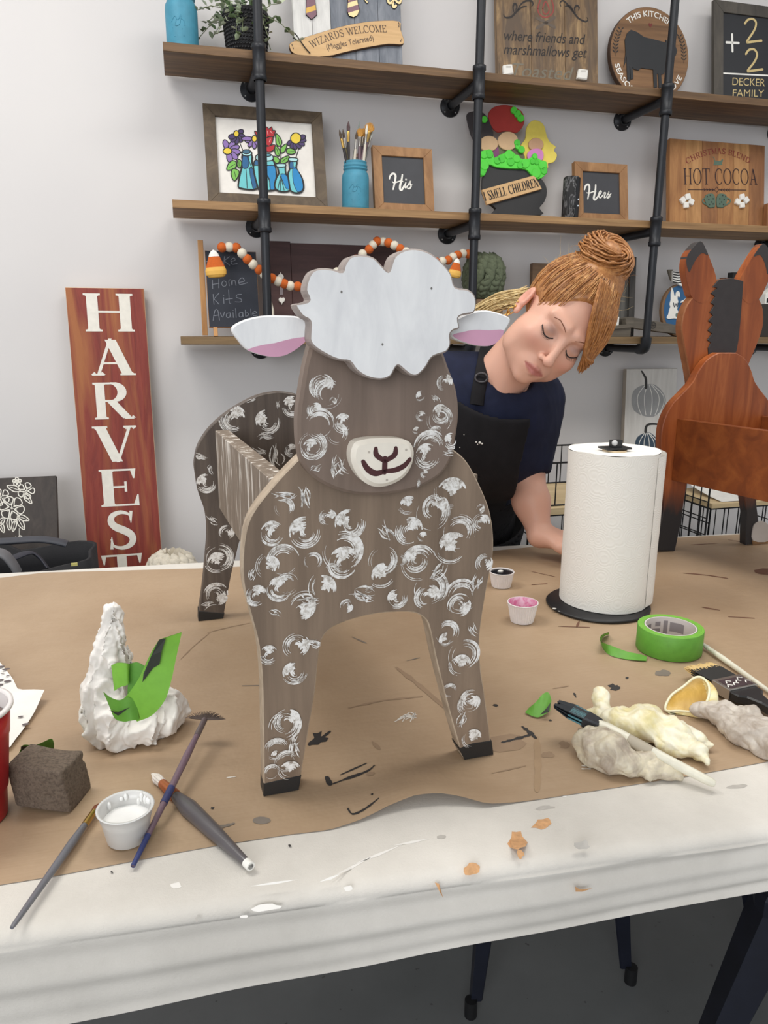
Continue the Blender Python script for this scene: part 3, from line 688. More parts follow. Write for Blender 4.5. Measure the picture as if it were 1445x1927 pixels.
bottle([(660, 640), (815, 640), (855, 750), (868, 900), (855, 965), (700, 975), (665, 930), (620, 730)], [(660, 590), (810, 590), (815, 650), (660, 650)], (teal, [([(745, 720), (845, 710), (860, 850), (850, 955), (800, 960), (790, 850), (750, 780)], blu), ([(640, 650), (700, 660), (700, 700), (630, 700)], dblu)]), ([(620, 705), (845, 705)], [(750, 790), (790, 870), (800, 965)]))
pz(ell(750, 592, 60, 16, 12), fl(90, 150, 164), 8, 0)
bottle([(885, 710), (955, 710), (965, 790), (1015, 880), (1020, 950), (985, 985), (890, 980), (850, 930), (870, 840), (895, 790)], [(868, 690), (962, 690), (955, 720), (880, 720)], (teal, [([(915, 810), (970, 810), (1012, 900), (1005, 955), (970, 950)], blu)]), ([(890, 800), (970, 798)], [(915, 810), (880, 970)], [(918, 840), (950, 975)], [(910, 860), (912, 975)]))
bottle([(1010, 660), (1085, 660), (1080, 740), (1140, 840), (1160, 950), (1120, 1000), (1030, 985), (1005, 880), (995, 800), (1015, 740)], [(1005, 625), (1090, 630), (1085, 660), (1010, 655)], (teal, [([(1045, 735), (1080, 735), (1140, 850), (1155, 950), (1120, 990), (1085, 980), (1050, 880)], blu), ([(1015, 670), (1045, 670), (1045, 735), (1012, 735)], dblu)]), ([(1010, 738), (1080, 738)],))
mb.build('painted_flowers', t)
# jar of brushes
c = on_y(669, 380, 2.34); mason_jar((c[0], 2.34, z0), .0405, .137, 'turquoise painted glass jar full of paintbrushes beside the His sign')
JX, JY, JH = c[0], 2.34, .137
def small_brush(a, b, r, mh, mf, mbr, fan=0.0, tipw=1.0, label='', group=None, cat='paintbrush', name='paintbrush', hair=.16, fer=.14, belly=1.0):
    """a whole brush from handle end a to hair tip b: handle, ferrule, bristles"""
    a = np.array(a, float); b = np.array(b, float); L = np.linalg.norm(b-a); d = (b-a)/L
    t = thing(name, label, cat, a, group); f0, f1 = 1-hair-fer, 1-hair
    mb = MB(); q = [0, .02, .12*f0, .45*f0, .8*f0, f0]; mb.tube([a+d*L*x for x in q], [r*.45, r*.6, r*.7, r*.95*belly, r*1.15*belly, r*.85], mh, 10); mb.build('handle', t)
    mb = MB(); mb.tube([a+d*L*x for x in (f0-.01, f0+.01, f1-.005, f1)], [r*.95, r, r*.95*tipw, r*.9*tipw], mf, 12); mb.build('ferrule', t)
    mb = MB(); s = np.cross(d, (0, 0, 1.0)) if abs(d[2]) < .9 else np.cross(d, (0, 1.0, 0)); s /= np.linalg.norm(s); up = np.cross(s, d)
    rnd = random.Random(int(abs(a[0]+b[1]*3)*1e5)); n = 26
    if fan:
        for i in range(n):
            q = (i/(n-1)-.5)*2; e = a+d*L*(1-.06*q*q)+s*fan*q+up*rnd.uniform(-.2, .2)*r; st = a+d*L*f1+s*r*.7*q
            mb.tube([st, st*.5+e*.5+s*fan*.12*q, e], [r*.25, r*.22, r*.06], mbr, 5)
    else:
        mb.tube([a+d*L*x for x in (f1-.01, f1+hair*.3, f1+hair*.7, 1)], [r*.85*tipw, r*1.05*tipw, r*.7*tipw, r*.12], mbr, 10)
        for i in range(12):
            an = 6.28*i/12; e = s*math.cos(an)+up*math.sin(an)
            mb.tube([a+d*L*f1+e*r*.75*tipw, a+d*L*(f1+hair*.45)+e*r*.95*tipw, a+d*L*(1-.02*rnd.random())+e*r*.2], [r*.2, r*.16, r*.03], mbr, 4)
    mb.build('bristles', t); return t
Q = zm(630, 220, 7.225)
sil, gild, dkh, plum, umb, honey, ivory = paint('nickel_ferrule', (176, 172, 166), .3, .9), paint('brass_ferrule', (196, 160, 90), .3, .9), fl(48, 42, 42, .4), fl(120, 98, 106, .4), fl(78, 62, 48), fl(196, 142, 62), fl(214, 206, 190, .4)
JB = [((60, 175), (150, 560), .003, dkh, gild, umb, 0, 'with a brown hair tip, leftmost in the jar'), ((108, 165), (165, 570), .0026, fl(96, 88, 62), sil, umb, 0, 'with an olive handle, second from the left in the jar'), ((185, 60), (180, 575), .0036, dkh, gild, fl(82, 60, 62), 0, 'tallest dark one at the left of the jar'),
      ((338, 60), (215, 580), .0016, fl(120, 128, 118), sil, fl(130, 140, 134), 0, 'with a thin wispy hair tip, rising in the middle of the jar'), ((300, 190), (270, 560), .0028, ivory, sil, umb, 0, 'with a pale handle, leaning left of the jar middle'), ((345, 150), (335, 560), .0036, plum, sil, honey, .012, 'fan shaped with honey hair, in the jar middle'), ((398, 150), (350, 560), .0034, fl(86, 80, 86, .4), sil, honey, .009, 'honey haired fan in front of a plum handle, right of the jar middle'),
      ((440, 100), (395, 570), .0028, ivory, sil, fl(226, 222, 212), 0, 'with a white hair tip, right side of the jar'), ((490, 75), (380, 560), .0042, plum, gild, honey, .016, 'broad honey haired fan standing highest at the right of the jar'), ((520, 165), (410, 575), .0024, fl(110, 112, 110), sil, fl(186, 190, 184), 0, 'with a thin grey handle, rightmost in the jar'), ((322, 500), (300, 590), .0048, fl(60, 54, 58), sil, fl(150, 120, 112), 0, 'short one with a pinkish flat head at the jar mouth')]
for i, (tp, mo, r, mh, mf, mbr, fan, s) in enumerate(JB):
    yy = JY+((i*37) % 7-3)*.006
    b = on_y(*Q([tp])[0], yy); m_ = on_y(*Q([mo])[0], JY+((i*37) % 7-3)*.0035); d = (b-m_)/np.linalg.norm(b-m_)
    a = m_-d*min(.105, (m_[2]-(z0+.012))/max(d[2], .3)); 
    rr = math.hypot(a[0]-JX, a[1]-JY)
    if rr > .026: a[0] = JX+(a[0]-JX)*.026/rr; a[1] = JY+(a[1]-JY)*.026/rr
    small_brush(a, b, r*1.35, mh, mf, mbr, fan, 1.5 if i in (8, 10) else 1.0, 'paintbrush '+s, 'paintbrushes standing in the jar', hair=.13, fer=.13)
# His / Hers
def word_sign(outer, inner, strokes, Qf, ks, label, base_y, ang, wd, name):
    pl = lean(0, base_y, z0, ang); TL, TR, BR, BL = outer
    u0 = (pl.px(*TL)[0]+pl.px(*BL)[0])/2; u1 = (pl.px(*TR)[0]+pl.px(*BR)[0])/2; v1 = (pl.px(*TL)[1]+pl.px(*TR)[1])/2
    iu0 = (pl.px(*inner[0])[0]+pl.px(*inner[3])[0])/2; iu1 = (pl.px(*inner[1])[0]+pl.px(*inner[2])[0])/2; fw = ((iu0-u0)+(u1-iu1))/2
    t = thing(name, label, 'sign', ((u0+u1)/2, base_y, z0), 'small framed word signs')
    mb = MB(); frame_mesh(mb, pl, u0, u1, 0, v1, fw, -.008, .012, wd); mb.build('frame', t)
    mb = MB(); mb.slab(pl, rect(pl, u0+fw*.8, u1-fw*.8, fw*.8, v1-fw*.8), 0, .006, fl(64, 65, 70)); mb.build('panel', t)
    mb = MB(); k = pxm(ks, pl.w((u0+u1)/2, v1/2))
    for i, (q, w0) in enumerate(strokes):
        uv = pl.pxs(Qf(cr(q, 5, False)), .0065); n = len(uv); mb.stroke(pl, uv, [k*w0*(.75+.35*math.sin(math.pi*j/max(1, n-1))) for j in range(n)], .0065+i*2e-5, WHITE)
    mb.build('lettering', t)
wsw = wood('oak_small_frame', (130, 92, 58), (184, 140, 96), (26, 26, 8))
word_sign([(699.9, 275.4), (811.3, 284.4), (814, 390.2), (702.5, 384)], [(717.9, 295.4), (795.4, 301), (798.2, 386), (719.5, 380)],
    [([(742, 840), (750, 808), (778, 775), (808, 774), (825, 800), (822, 850), (808, 920), (792, 985)], 26), ([(918, 785), (908, 850), (888, 930), (888, 985), (912, 990), (945, 930)], 27), ([(782, 880), (805, 897), (860, 880), (905, 868), (928, 882)], 15), ([(965, 893), (950, 940), (962, 962), (990, 935)], 20), ([(966, 850), (969, 853)], 30), ([(988, 940), (1015, 895), (1030, 872), (1020, 900), (1036, 940), (1015, 975), (988, 968)], 20), ([(1015, 972), (1050, 915)], 10)],
    Q, 1/7.225, 'small oak framed black sign lettered His', 2.36, .2, wsw, 'word_sign')
Q4 = zm(860, 180, 4.379)
word_sign([(1074, 306.7), (1176.3, 311.3), (1179, 406), (1084, 400)], [(1091.8, 323.9), (1161.4, 328.4), (1163.7, 402), (1095, 400)],
    [([(1050, 775), (1058, 745), (1078, 732), (1090, 745), (1088, 790), (1077, 850)], 15), ([(1142, 735), (1138, 790), (1126, 845), (1140, 855), (1168, 820)], 16), ([(1068, 800), (1090, 803), (1120, 792), (1145, 790)], 9), ([(1168, 825), (1188, 795), (1178, 788), (1166, 820), (1180, 842), (1205, 815)], 11), ([(1205, 805), (1222, 800), (1212, 840), (1228, 835)], 11), ([(1232, 830), (1252, 790), (1246, 808), (1258, 830), (1236, 845), (1268, 808)], 11)],
    Q4, 1/4.379, 'small oak framed black sign lettered Hers', 2.38, .18, wsw, 'word_sign')
# cauldron sign (with plain coloured puffs rising from it)
pl = lean(0, 2.385, z0, .16); t = thing('cauldron_sign', 'black cauldron cutout sign with bright green froth and a slanted plank', 'sign', (1.05, 2.385, z0))
def cs(name, pts, d0, d1, m, sm=3, bev=.0012, parent=None):
    mb = MB(); mb.slab(pl, cr(pl.pxs(Q4(pts), d1), sm) if sm else pl.pxs(Q4(pts), d1), d0, d1, m, bev); return mb.build(name, parent or t)
cs('red_puff', [(265, 200), (262, 140), (300, 95), (360, 78), (420, 78), (480, 95), (535, 130), (556, 190), (545, 250), (500, 300), (460, 300), (400, 290), (340, 300), (295, 265)], .004, .010, fl(166, 52, 46), 3)
cs('dark_puff', [(80, 160), (120, 130), (200, 130), (260, 190), (290, 270), (300, 330), (280, 400), (190, 420), (150, 380), (120, 330), (100, 260)], .002, .008, fl(56, 50, 52), 3)
cs('yellow_puff', [(575, 260), (620, 205), (680, 210), (720, 250), (740, 330), (770, 385), (815, 420), (800, 450), (825, 490), (800, 545), (750, 560), (740, 600), (560, 590), (540, 470), (520, 420), (565, 350)], .002, .008, fl(226, 206, 92), 3)
cs('tan_puff', ell(262, 395, 78, 66, 18), .009, .014, fl(202, 168, 130), 0)
cs('tan_puff', ell(420, 372, 84, 78, 18), .011, .016, fl(202, 168, 130), 0)
cs('tan_puff', ell(652, 402, 62, 56, 18), .009, .014, fl(190, 150, 118), 0)
cs('purple_puff', [(270, 440), (320, 395), (345, 440), (340, 520), (290, 520)], .006, .011, fl(122, 64, 108), 3)
cs('olive_puff', [(340, 400), (380, 380), (470, 440), (550, 480), (540, 540), (350, 540)], .005, .0105, fl(96, 98, 70), 3)
cs('pink_puff', [(580, 480), (620, 440), (690, 440), (715, 490), (690, 540), (600, 540)], .0145, .018, fl(206, 130, 190), 3)
potc = [(250, 560), (330, 570), (440, 590), (560, 598), (625, 625), (680, 670), (725, 725), (742, 795), (722, 870), (680, 925), (690, 985), (300, 985), (320, 930), (245, 865), (208, 770), (216, 660), (235, 600)]
cs('cauldron', potc, .006, .019, fl(42, 42, 44), 3)
gr = [fl(86, 214, 66), fl(74, 200, 58)]
cs('green_froth', [(185, 480), (215, 452), (262, 448), (298, 475), (312, 515), (350, 488), (400, 470), (442, 448), (490, 490), (540, 520), (600, 515), (640, 485), (668, 515), (705, 535), (738, 545), (745, 600), (738, 642), (690, 682), (640, 685), (608, 645), (560, 605), (440, 600), (330, 590), (268, 568), (250, 605), (228, 655), (195, 662), (182, 600)], .0195, .026, gr[0], 3)
for cx, cy, r in ((220, 488, 32), (265, 480, 34), (225, 575, 38), (210, 635, 26), (330, 535, 30), (365, 520, 34), (430, 490, 40), (440, 545, 34), (490, 520, 32), (520, 575, 28), (560, 560, 38), (640, 500, 24), (620, 545, 22), (655, 550, 22), (705, 575, 38), (650, 640, 40), (715, 620, 30), (495, 390, 28), (530, 445, 30), (500, 420, 24), (470, 120, 28), (500, 150, 30), (525, 185, 30), (225, 195, 26)):
    d = .026 if cy > 470 else .016; k = pxm(r/4.379, pl.w(1.05, .2)); u, v = pl.px(*Q4([(cx, cy)])[0], d)
    mb = MB(); mb.slab(pl, ell(u, v, k, k, 18), d-.004, d+.003, gr[(cx+cy) % 2], .0015); mb.build('froth_disc', t)
p1 = cs('name_plank', [(205, 775), (640, 655), (700, 768), (247, 898)], .020, .029, tan, 0); p1['label'] = 'tan plank lettered in black'
mb = MB(); A, B = pl.pxs(Q4([(232, 868), (676, 748)]), .0295); put_serif(mb, pl, 'I SMELL CHILDREN', A, B, pxm(16, pl.w(1.05, .1)), .0295, fl(40, 30, 26), .24, .07, .05); mb.build('lettering', p1)
# speaker beside the Hers sign
c = on_y(1072, 400, 2.325); x = c[0]; t = thing('speaker', 'black and grey portable speaker standing left of the Hers sign', 'speaker', (x, 2.325, z0))
r = .026; H = .128; msp = NT('mottled_grille'); v = msp.coord((30, 30, 12)); msp.l(msp.ramp(msp.noise(v, 1.6, 2, .5, 1.5), [(.44, lin((26, 26, 28))), (.5, lin((110, 110, 112))), (.55, lin((40, 40, 42)))], 'LINEAR'), msp.b.inputs['Base Color']); msp.b.inputs['Roughness'].default_value = .7
mb = MB(); mb.lathe([(0, 0), (r*.85, 0), (r, .006), (r, H-.006), (r*.85, H), (r*.7, H-.006), (0, H-.008)], (x, 2.325, z0), msp.m, 32); mb.build('grille_body', t)
mb = MB()
for k in range(9):
    a0 = math.radians(-82+k*8.5); a1 = math.radians(-82+(k+1)*8.5); V = [(x+(r+.0012)*math.cos(a)*1.02, 2.325+(r+.0012)*math.sin(a)*1.02, z0+z) for a in (a0, a1) for z in (.004, H-.004)]
    mb.add(V, [(0, 2, 3, 1)], fl(22, 23, 27, .35), True)
sp = mb.build('control_strip', t); mb = MB()
for zz in (.058, .039): 
    a = math.radians(-60); mb.ball((x+(r+.002)*1.02*math.cos(a), 2.325+(r+.002)*1.02*math.sin(a), z0+zz), .0026, fl(226, 236, 246), 8, 6)
mb.build('indicator_light', sp)
# hot cocoa sign
Q = zm(1245, 255, 7.225)
pl = lean(0, 2.385, z0, .15); u0 = pl.px(1260, 335, .02)[0]; u1 = pl.px(1438.5, 345, .02)[0]; v1 = pl.px(1350, 267, .02)[1]
t = thing('plank_sign', 'golden brown plank sign for hot cocoa with green mugs', 'sign', ((u0+u1)/2, 2.385, z0)); n = 6
cw = [wood('cocoa_plank_a', (138, 92, 54), (186, 136, 84), (40, 40, 3)), wood('cocoa_plank_b', (122, 80, 50), (166, 116, 72), (40, 40, 3)), wood('cocoa_plank_c', (150, 106, 62), (196, 148, 96), (40, 40, 3))]
mb = MB()
for k in range(n): mb.slab(pl, rect(pl, u0+(u1-u0)*k/n+.0003, u0+(u1-u0)*(k+1)/n-.0003, 0, v1), 0, .02, cw[(0, 2, 1, 0, 2, 1)[k]], .0012)
mb.build('planks', t); mb = MB(); D = .0206; k = pxm(1/7.225, pl.w((u0+u1)/2, .15)); mar, fgreen, blk = fl(126, 52, 40), fl(86, 108, 92), fl(52, 26, 24)
A, B, Cc = pl.pxs(Q([(350, 390), (770, 248), (1190, 385)]), D)
def arc2(t_, y):
    A_, B_, C_ = map(np.array, (A, B, Cc)); M_ = 2*B_-.5*A_-.5*C_; p = (1-t_)**2*A_+2*t_*(1-t_)*M_+t_*t_*C_; d_ = 2*(1-t_)*(M_-A_)+2*t_*(C_-M_); d_ /= np.linalg.norm(d_); return tuple(p+np.array([-d_[1], d_[0]])*y*72*k)
put_serif(mb, pl, 'CHRISTMAS BLEND', (0, 0), (1, 0), 72*k, D, mar, .17, .075, .08, arc2)
a, b2 = pl.pxs(Q([(300, 665), (1305, 668)]), D); put_serif(mb, pl, 'HOT COCOA', a, b2, 208*k, D, blk, .125, .04, .05)
for q, w_ in (([(360, 735), (720, 738)], 11), ([(775, 738), (1145, 742)], 11), ([(748, 700), (778, 738), (748, 772), (718, 738), (748, 700)], 8)): mb.stroke(pl, pl.pxs(Q(q), D), w_*k, D, blk)
for x in (570, 605, 640, 680): mb.flat(pl, pl.pxs(Q([(x, 712), (x+32, 737), (x, 765), (x+12, 737)]), D), D+1e-4, blk)
for x in (930, 895, 860, 825): mb.flat(pl, pl.pxs(Q([(x, 714), (x-32, 739), (x, 767), (x-12, 739)]), D), D+1e-4, blk)
mb.flat(pl, pl.pxs(Q([(690, 285), (715, 295), (725, 340), (760, 345), (800, 345), (825, 320), (835, 330), (820, 385), (830, 400), (770, 405), (700, 405), (715, 360), (708, 310)]), D), D, fgreen)
mb.build('lettering', t)
for s in (-1, 1):
    X = lambda x: 745+s*(x-745)
    mb = MB(); mb.slab(pl, cr(pl.pxs(Q([(X(785), 790), (X(865), 795), (X(895), 840), (X(890), 900), (X(860), 960), (X(830), 978), (X(790), 975), (X(760), 965), (X(755), 860)]), .025), 3), .0205, .024, fgreen, .001)
    hd = cr([(X(890), 850), (X(930), 870), (X(925), 910), (X(860), 950)], 4, False); mb.stroke(pl, pl.pxs(Q(hd), .0225), 18*k, .0225, fgreen)
    rnd = random.Random(7+s)
    for q in ((790, 860), (830, 815), (850, 870), (815, 905), (870, 830), (840, 940), (790, 930)):
        u, v = pl.px(*Q([(X(q[0]), q[1])])[0], .0243); mb.flat(pl, ell(u, v, k*11, k*11, 8), .0243, fl(44, 50, 46))
    mb.build('mug_cutout', t)
for cx, cy, pts in ((357, 878, ((370, 825), (300, 872), (415, 895), (345, 940))), (1108, 882, ((1108, 828), (1165, 872), (1048, 895), (1108, 940)))):
    for i, (x, y) in enumerate(pts):
        mb = MB(); ro = .2+i*.5; u, v = pl.px(*Q([(x, y)])[0], .03); sq = [(u+k*38*(a*math.cos(ro)-b*math.sin(ro)), v+k*38*(a*math.sin(ro)+b*math.cos(ro))) for a, b in ((-1, -.8), (-.8, -1), (.8, -1), (1, -.8), (1, .8), (.8, 1), (-.8, 1), (-1, .8))]
        mb.slab(pl, sq, .0205, .029, WHITE, .002); mb.build('marshmallow_cutout', t)
# edge of one more board at the frame's right border
pl = lean(0, 2.36, z0, .1); u0 = pl.px(1437, 395)[0]; mb = MB(); mb.slab(pl, rect(pl, u0, u0+.16, 0, .085), 0, .018, cw[1], .0012)
tag(mb.build('wooden_block'), 'brown wooden block on the middle shelf right of the cocoa sign', 'block')
# ------------------------------------------------------------------ BOTTOM SHELF
z0 = SH_Z[2]
# easel chalkboard
Q = zm(370, 440, 6.283)
pl = lean(0, 2.33, z0, .22); TL, TR, BL = pl.px(383.5, 471.8), pl.px(479.8, 476.6), pl.px(394.7, 614.3)
u0 = (TL[0]+BL[0])/2; u1 = u0+(TR[0]-TL[0]); vt = (TL[1]+TR[1])/2; vb = BL[1]-.004
t = thing('easel_chalkboard', 'chalkboard on a small tan easel with chalk writing on the bottom shelf', 'chalkboard', ((u0+u1)/2, 2.36, z0)); ew = wood('easel_pine', (176, 124, 74), (214, 164, 108), (40, 40, 5))
mb = MB(); mb.slab(pl, rect(pl, u0, u1, vb, vt), 0, .008, fl(44, 48, 58, .8), .001, ew); brd = mb.build('board', t)
mb = MB(); D = .0084; ck = fl(128, 132, 142, .9); k = pxm(1/6.283, pl.w(.1, .15)); lw = 7*k
for q in ([(105, 330), (260, 318)], [(190, 322), (200, 440)], cr([(280, 330), (250, 330), (240, 370), (275, 375), (290, 330), (295, 375)], 3, False), [(330, 268), (318, 370)], [(385, 270), (325, 320), (390, 372)], cr([(405, 330), (455, 310), (440, 285), (405, 310), (420, 360), (480, 350)], 3, False),
          [(185, 545), (190, 650)], [(262, 535), (262, 640)], [(185, 600), (265, 585)], ell(325, 590, 28, 32, 12), cr([(385, 615), (380, 555), (405, 545), (418, 610), (425, 560), (450, 548), (465, 610)], 3, False), cr([(500, 575), (565, 560), (540, 520), (500, 550), (510, 600), (600, 578)], 3, False),
          [(195, 715), (205, 835)], [(265, 700), (205, 770), (265, 832)], [(318, 755), (322, 825)], [(318, 725), (320, 730)], [(378, 665), (385, 820), (405, 822)], [(345, 775), (425, 765)], cr([(530, 715), (480, 720), (470, 750), (530, 775), (520, 805), (455, 805)], 3, False),
          cr([(195, 1025), (215, 910), (250, 905), (270, 1020)], 3, False), [(200, 970), (265, 960)], cr([(280, 935), (305, 985), (330, 925)], 3, False), cr([(395, 935), (355, 945), (355, 985), (390, 985), (398, 935), (405, 990)], 3, False), [(430, 930), (435, 990)], [(430, 905), (432, 908)], [(460, 885), (468, 990)], cr([(540, 930), (505, 935), (505, 980), (540, 975), (545, 925), (550, 980)], 3, False), [(575, 900), (578, 975)], cr([(578, 940), (605, 935), (610, 965), (580, 975)], 3, False), [(640, 890), (645, 965)], cr([(660, 945), (708, 935), (690, 915), (662, 935), (675, 970), (715, 962)], 3, False)):
    mb.stroke(pl, pl.pxs(Q(q), D), lw, D, ck)
mb.build('chalk_writing', brd)
for ux in (u0+.012, u1-.03):
    mb = MB(); mb.slab(pl, rect(pl, ux, ux+.012, 0, vb), -.002, .01, ew, .001); mb.build('leg', t)
mb = MB(); mb.slab(Pl((0, 2.42, z0)), rect(pl, u0-.018, u0-.002, .003, .28), -.006, .006, ew, .001); mb.build('leg', t)
mb = MB(); mb.slab(Pl((0, 2.42, z0)), rect(pl, u1-.04, u1-.024, .003, .24), -.006, .006, ew, .001); mb.build('leg', t)
# maroon plank sign behind the sheep's head
pl = lean(0, 2.42, z0, .10); u0 = pl.px(497, 520)[0]; u1 = pl.px(748, 480)[0]; v1 = pl.px(600, 461)[1]
t = thing('plank_sign', 'dark maroon plank board behind the candy corn garland', 'sign', ((u0+u1)/2, 2.42, z0)); mw = wood('maroon_stain', (58, 36, 36), (84, 56, 54), (5, 40, 40))
mb = MB(); us = pl.px(545, 470)[0]
mb.slab(pl, rect(pl, u0, us, 0, v1+.004), .0, .018, mw, .001); mb.slab(pl, rect(pl, us+.0008, u1, 0, v1), 0, .016, mw, .001); mb.build('planks', t)
Q2 = zm(370, 440, 6.283); sp = [(0, -62), (8, -40), (32, -18), (36, 8), (22, 26), (0, 20), (-22, 26), (-36, 8), (-32, -18), (-8, -40)]
for cx, cy, s in ((992, 512, 1), (1006, 780, -1)):
    mb = MB(); mb.slab(pl, cr(pl.pxs(Q2([(cx+x, cy+s*y) for x, y in sp]), .02), 3), .018, .024, WHITE, .001); mb.build('finial_cutout', t)
mb = MB(); mb.slab(pl, pl.pxs(Q2([(985, 600), (1022, 600), (1022, 720), (985, 720)]), .02), .018, .02, fl(140, 130, 134)); mb.build('strap', t)
# white tapered ornament beside the pipe
p = on_y(511, 560, 2.33); mb = MB(); hh = p[2]-z0
mb.tube([(p[0]-.006, 2.33, z0), (p[0]-.005, 2.33, z0+hh*.3), (p[0]-.002, 2.33, z0+hh*.7), (p[0]-.004, 2.33, z0+hh)], [.012, .0115, .0085, .001], fl(238, 230, 214), 18); tag(mb.build('ceramic_cone'), 'cream tapered ornament standing right of the first pipe on the bottom shelf', 'ornament')
# garland
Q = zm(370, 440, 6.283); org, crm = paint('felt_orange', (200, 98, 38), .95, 0, .08, 300, .3), paint('felt_cream', (222, 214, 196), .95, 0, .08, 300, .3)
gl = thing('felt_ball_garland', 'orange and cream felt ball garland with candy corn ends', 'garland', on_y(560, 560, 2.3))
B1 = Q([(300, 160), (385, 155), (468, 165), (538, 232), (600, 300), (667, 362), (740, 425), (800, 480), (890, 527), (962, 562), (1035, 590), (1105, 615), (1195, 622)])
B2 = [(609, 527), (621, 520), (634, 512), (647, 504), (659, 496), (670, 488), (682, 478)] + [(694.6, 469), (701.5, 461), (709.5, 454), (720.6, 454.5), (731, 457)] + [(742, 462), (753, 468), (764, 474), (775, 480), (786, 485), (797, 489), (808, 492), (820, 493), (832, 492)] + [(843, 489.6), (852, 484), (861, 480), (870.5, 477), (881, 478)]
pts3 = []
for i, q in enumerate(B1+B2):
    yy = 2.29 if i < 13 else (2.33 if i < 24 else 2.27+0.06*abs(i-30)/8)
    if i < 3: yy = 2.33
    pts3.append(on_y(q[0], q[1], yy))
mb = MB(); mb.tube(cr(pts3, 2, False), .0012, fl(190, 180, 160), 5); mb.build('string', gl)
nB = 0
for i, p in enumerate(pts3):
    mb = MB(); mb.ball(p, .0142 if i < 13 else .0138, org if i % 2 == 0 else crm, 14, 9); mb.build('felt_ball', gl)
def candy(tip, bot, y, parent, fat=1.0):
    a = on_y(tip[0], tip[1], y); b = on_y(bot[0], bot[1], y); d = b-a; L = np.linalg.norm(d); d /= L; s = np.array([0, -1.0, 0])
    mb = MB(); n = 14; prof = [(.02, 0), (.14, .05), (.24, .14), (.30, .24), (.42, .45), (.52, .62), (.58, .75), (.56, .88), (.42, .97), (.1, 1.0)]
    cols = [WHITE, WHITE, WHITE, org, org, fl(228, 178, 84), fl(228, 178, 84), fl(228, 178, 84), fl(228, 178, 84)]
    A = np.cross(d, s); A /= np.linalg.norm(A); R_ = []
    for r, h in prof: R_.append([a+d*L*h+r*L*.5*fat*(math.cos(2*math.pi*k/n)*A+.45*math.sin(2*math.pi*k/n)*s) for k in range(n)])
    for j in range(len(prof)-1): mb.add(R_[j]+R_[j+1], [(k, (k+1) % n, n+(k+1) % n, n+k) for k in range(n)], cols[j], True)
    mb.build('felt_candy_corn', parent)
candy((401, 470), (408, 523), 2.26, gl, 1.35); candy((861, 486), (854, 523), 2.23, gl, 1.25)
# green yarn pumpkin on a small box
def yarn_pumpkin(c, r, h, m, label, seed, ms):
    t = thing('yarn_pumpkin', label, 'pumpkin', (c[0], c[1], c[2]-h/2), 'chunky yarn pumpkins'); mb = MB(); W = Wob(seed, 60); nl = 11
    for i in range(nl):
        a = 2*math.pi*i/nl; pts = []
        for j in range(9):
            e = -1.35+2.7*j/8; rr = r*.28+r*.50*math.cos(e); pts.append((c[0]+rr*math.cos(a+.3*e), c[1]+rr*math.sin(a+.3*e), c[2]+h*.46*math.sin(e)))
        for off in (0, math.pi):
            path = []
            for j, p in enumerate(cr(pts, 4, False)):
                w = .12*r; path.append((p[0]+w*math.cos(j*.85+off)*-math.sin(a), p[1]+w*math.cos(j*.85+off)*math.cos(a), p[2]+w*.9*math.sin(j*.85+off)))
            mb.tube(path, [r*.165*(1+.16*math.sin(j*2.6)) for j in range(len(path))], m, 8)
    mb.ball(c, r*.72, m, 16, 10, (1, 1, h/r*.55)); mb.build('knitted_body', t)
    mb = MB(); mb.tube([(c[0], c[1], c[2]+h*.2), (c[0]+.003, c[1], c[2]+h*.40), (c[0]+.008, c[1], c[2]+h*.48)], [.009, .007, .008], ms, 8); mb.build('stem', t); return t
yg = paint('yarn_olive', (98, 106, 84), .95, 0, .15, 120, .5); yc = paint('yarn_cream', (216, 208, 192), .95, 0, .1, 120, .5)
c = on_y(908, 521, 2.385); bz = c[2]-.072; yarn_pumpkin((c[0]+.004, 2.385, c[2]), .076, .122, yg, 'olive green yarn pumpkin behind the second pipe on the bottom shelf', 3, fl(92, 74, 52))
mb = MB(); bx = wood('crate_board', (96, 74, 56), (140, 112, 84), (5, 40, 40)); pl = Pl((c[0]-.055, 2.335, z0))
mb.slab(pl, rect(pl, 0, .11, 0, bz-z0), -.11, 0, bx, .002); tag(mb.build('wooden_box'), 'small brown box carrying the olive green yarn pumpkin', 'box')
# small wooden board behind her hair
pl = lean(0, 2.42, z0, .08); u0 = pl.px(997, 500)[0]; u1 = pl.px(1024, 500)[0]; v1 = pl.px(1010, 497)[1]; mb = MB(); mb.slab(pl, rect(pl, u0, u1+.02, 0, v1), 0, .02, bx, .001); tag(mb.build('wooden_board'), 'brown upright board just visible behind the woman\'s hair', 'board')
# dark framed board behind the bun
Q = zm(1120, 470, 4.446); pl = lean(0, 2.41, z0, .08); u1 = pl.px(1189, 540)[0]; u0 = u1-.165; v1 = pl.px(1180, 485)[1]
t = thing('framed_board', 'dark grey weathered framed board behind the hair bun', 'sign', ((u0+u1)/2, 2.41, z0)); dg_ = wood('charred_frame', (44, 42, 40), (74, 70, 66), (40, 40, 4))
mb = MB(); frame_mesh(mb, pl, u0, u1, 0, v1, .022, 0, .022, dg_); mb.build('frame', t); mb = MB(); mb.slab(pl, rect(pl, u0+.018, u1-.018, .018, v1-.018), .002, .01, wood('charred_panel', (58, 58, 56), (116, 112, 106), (60, 60, 4))); mb.build('panel', t)
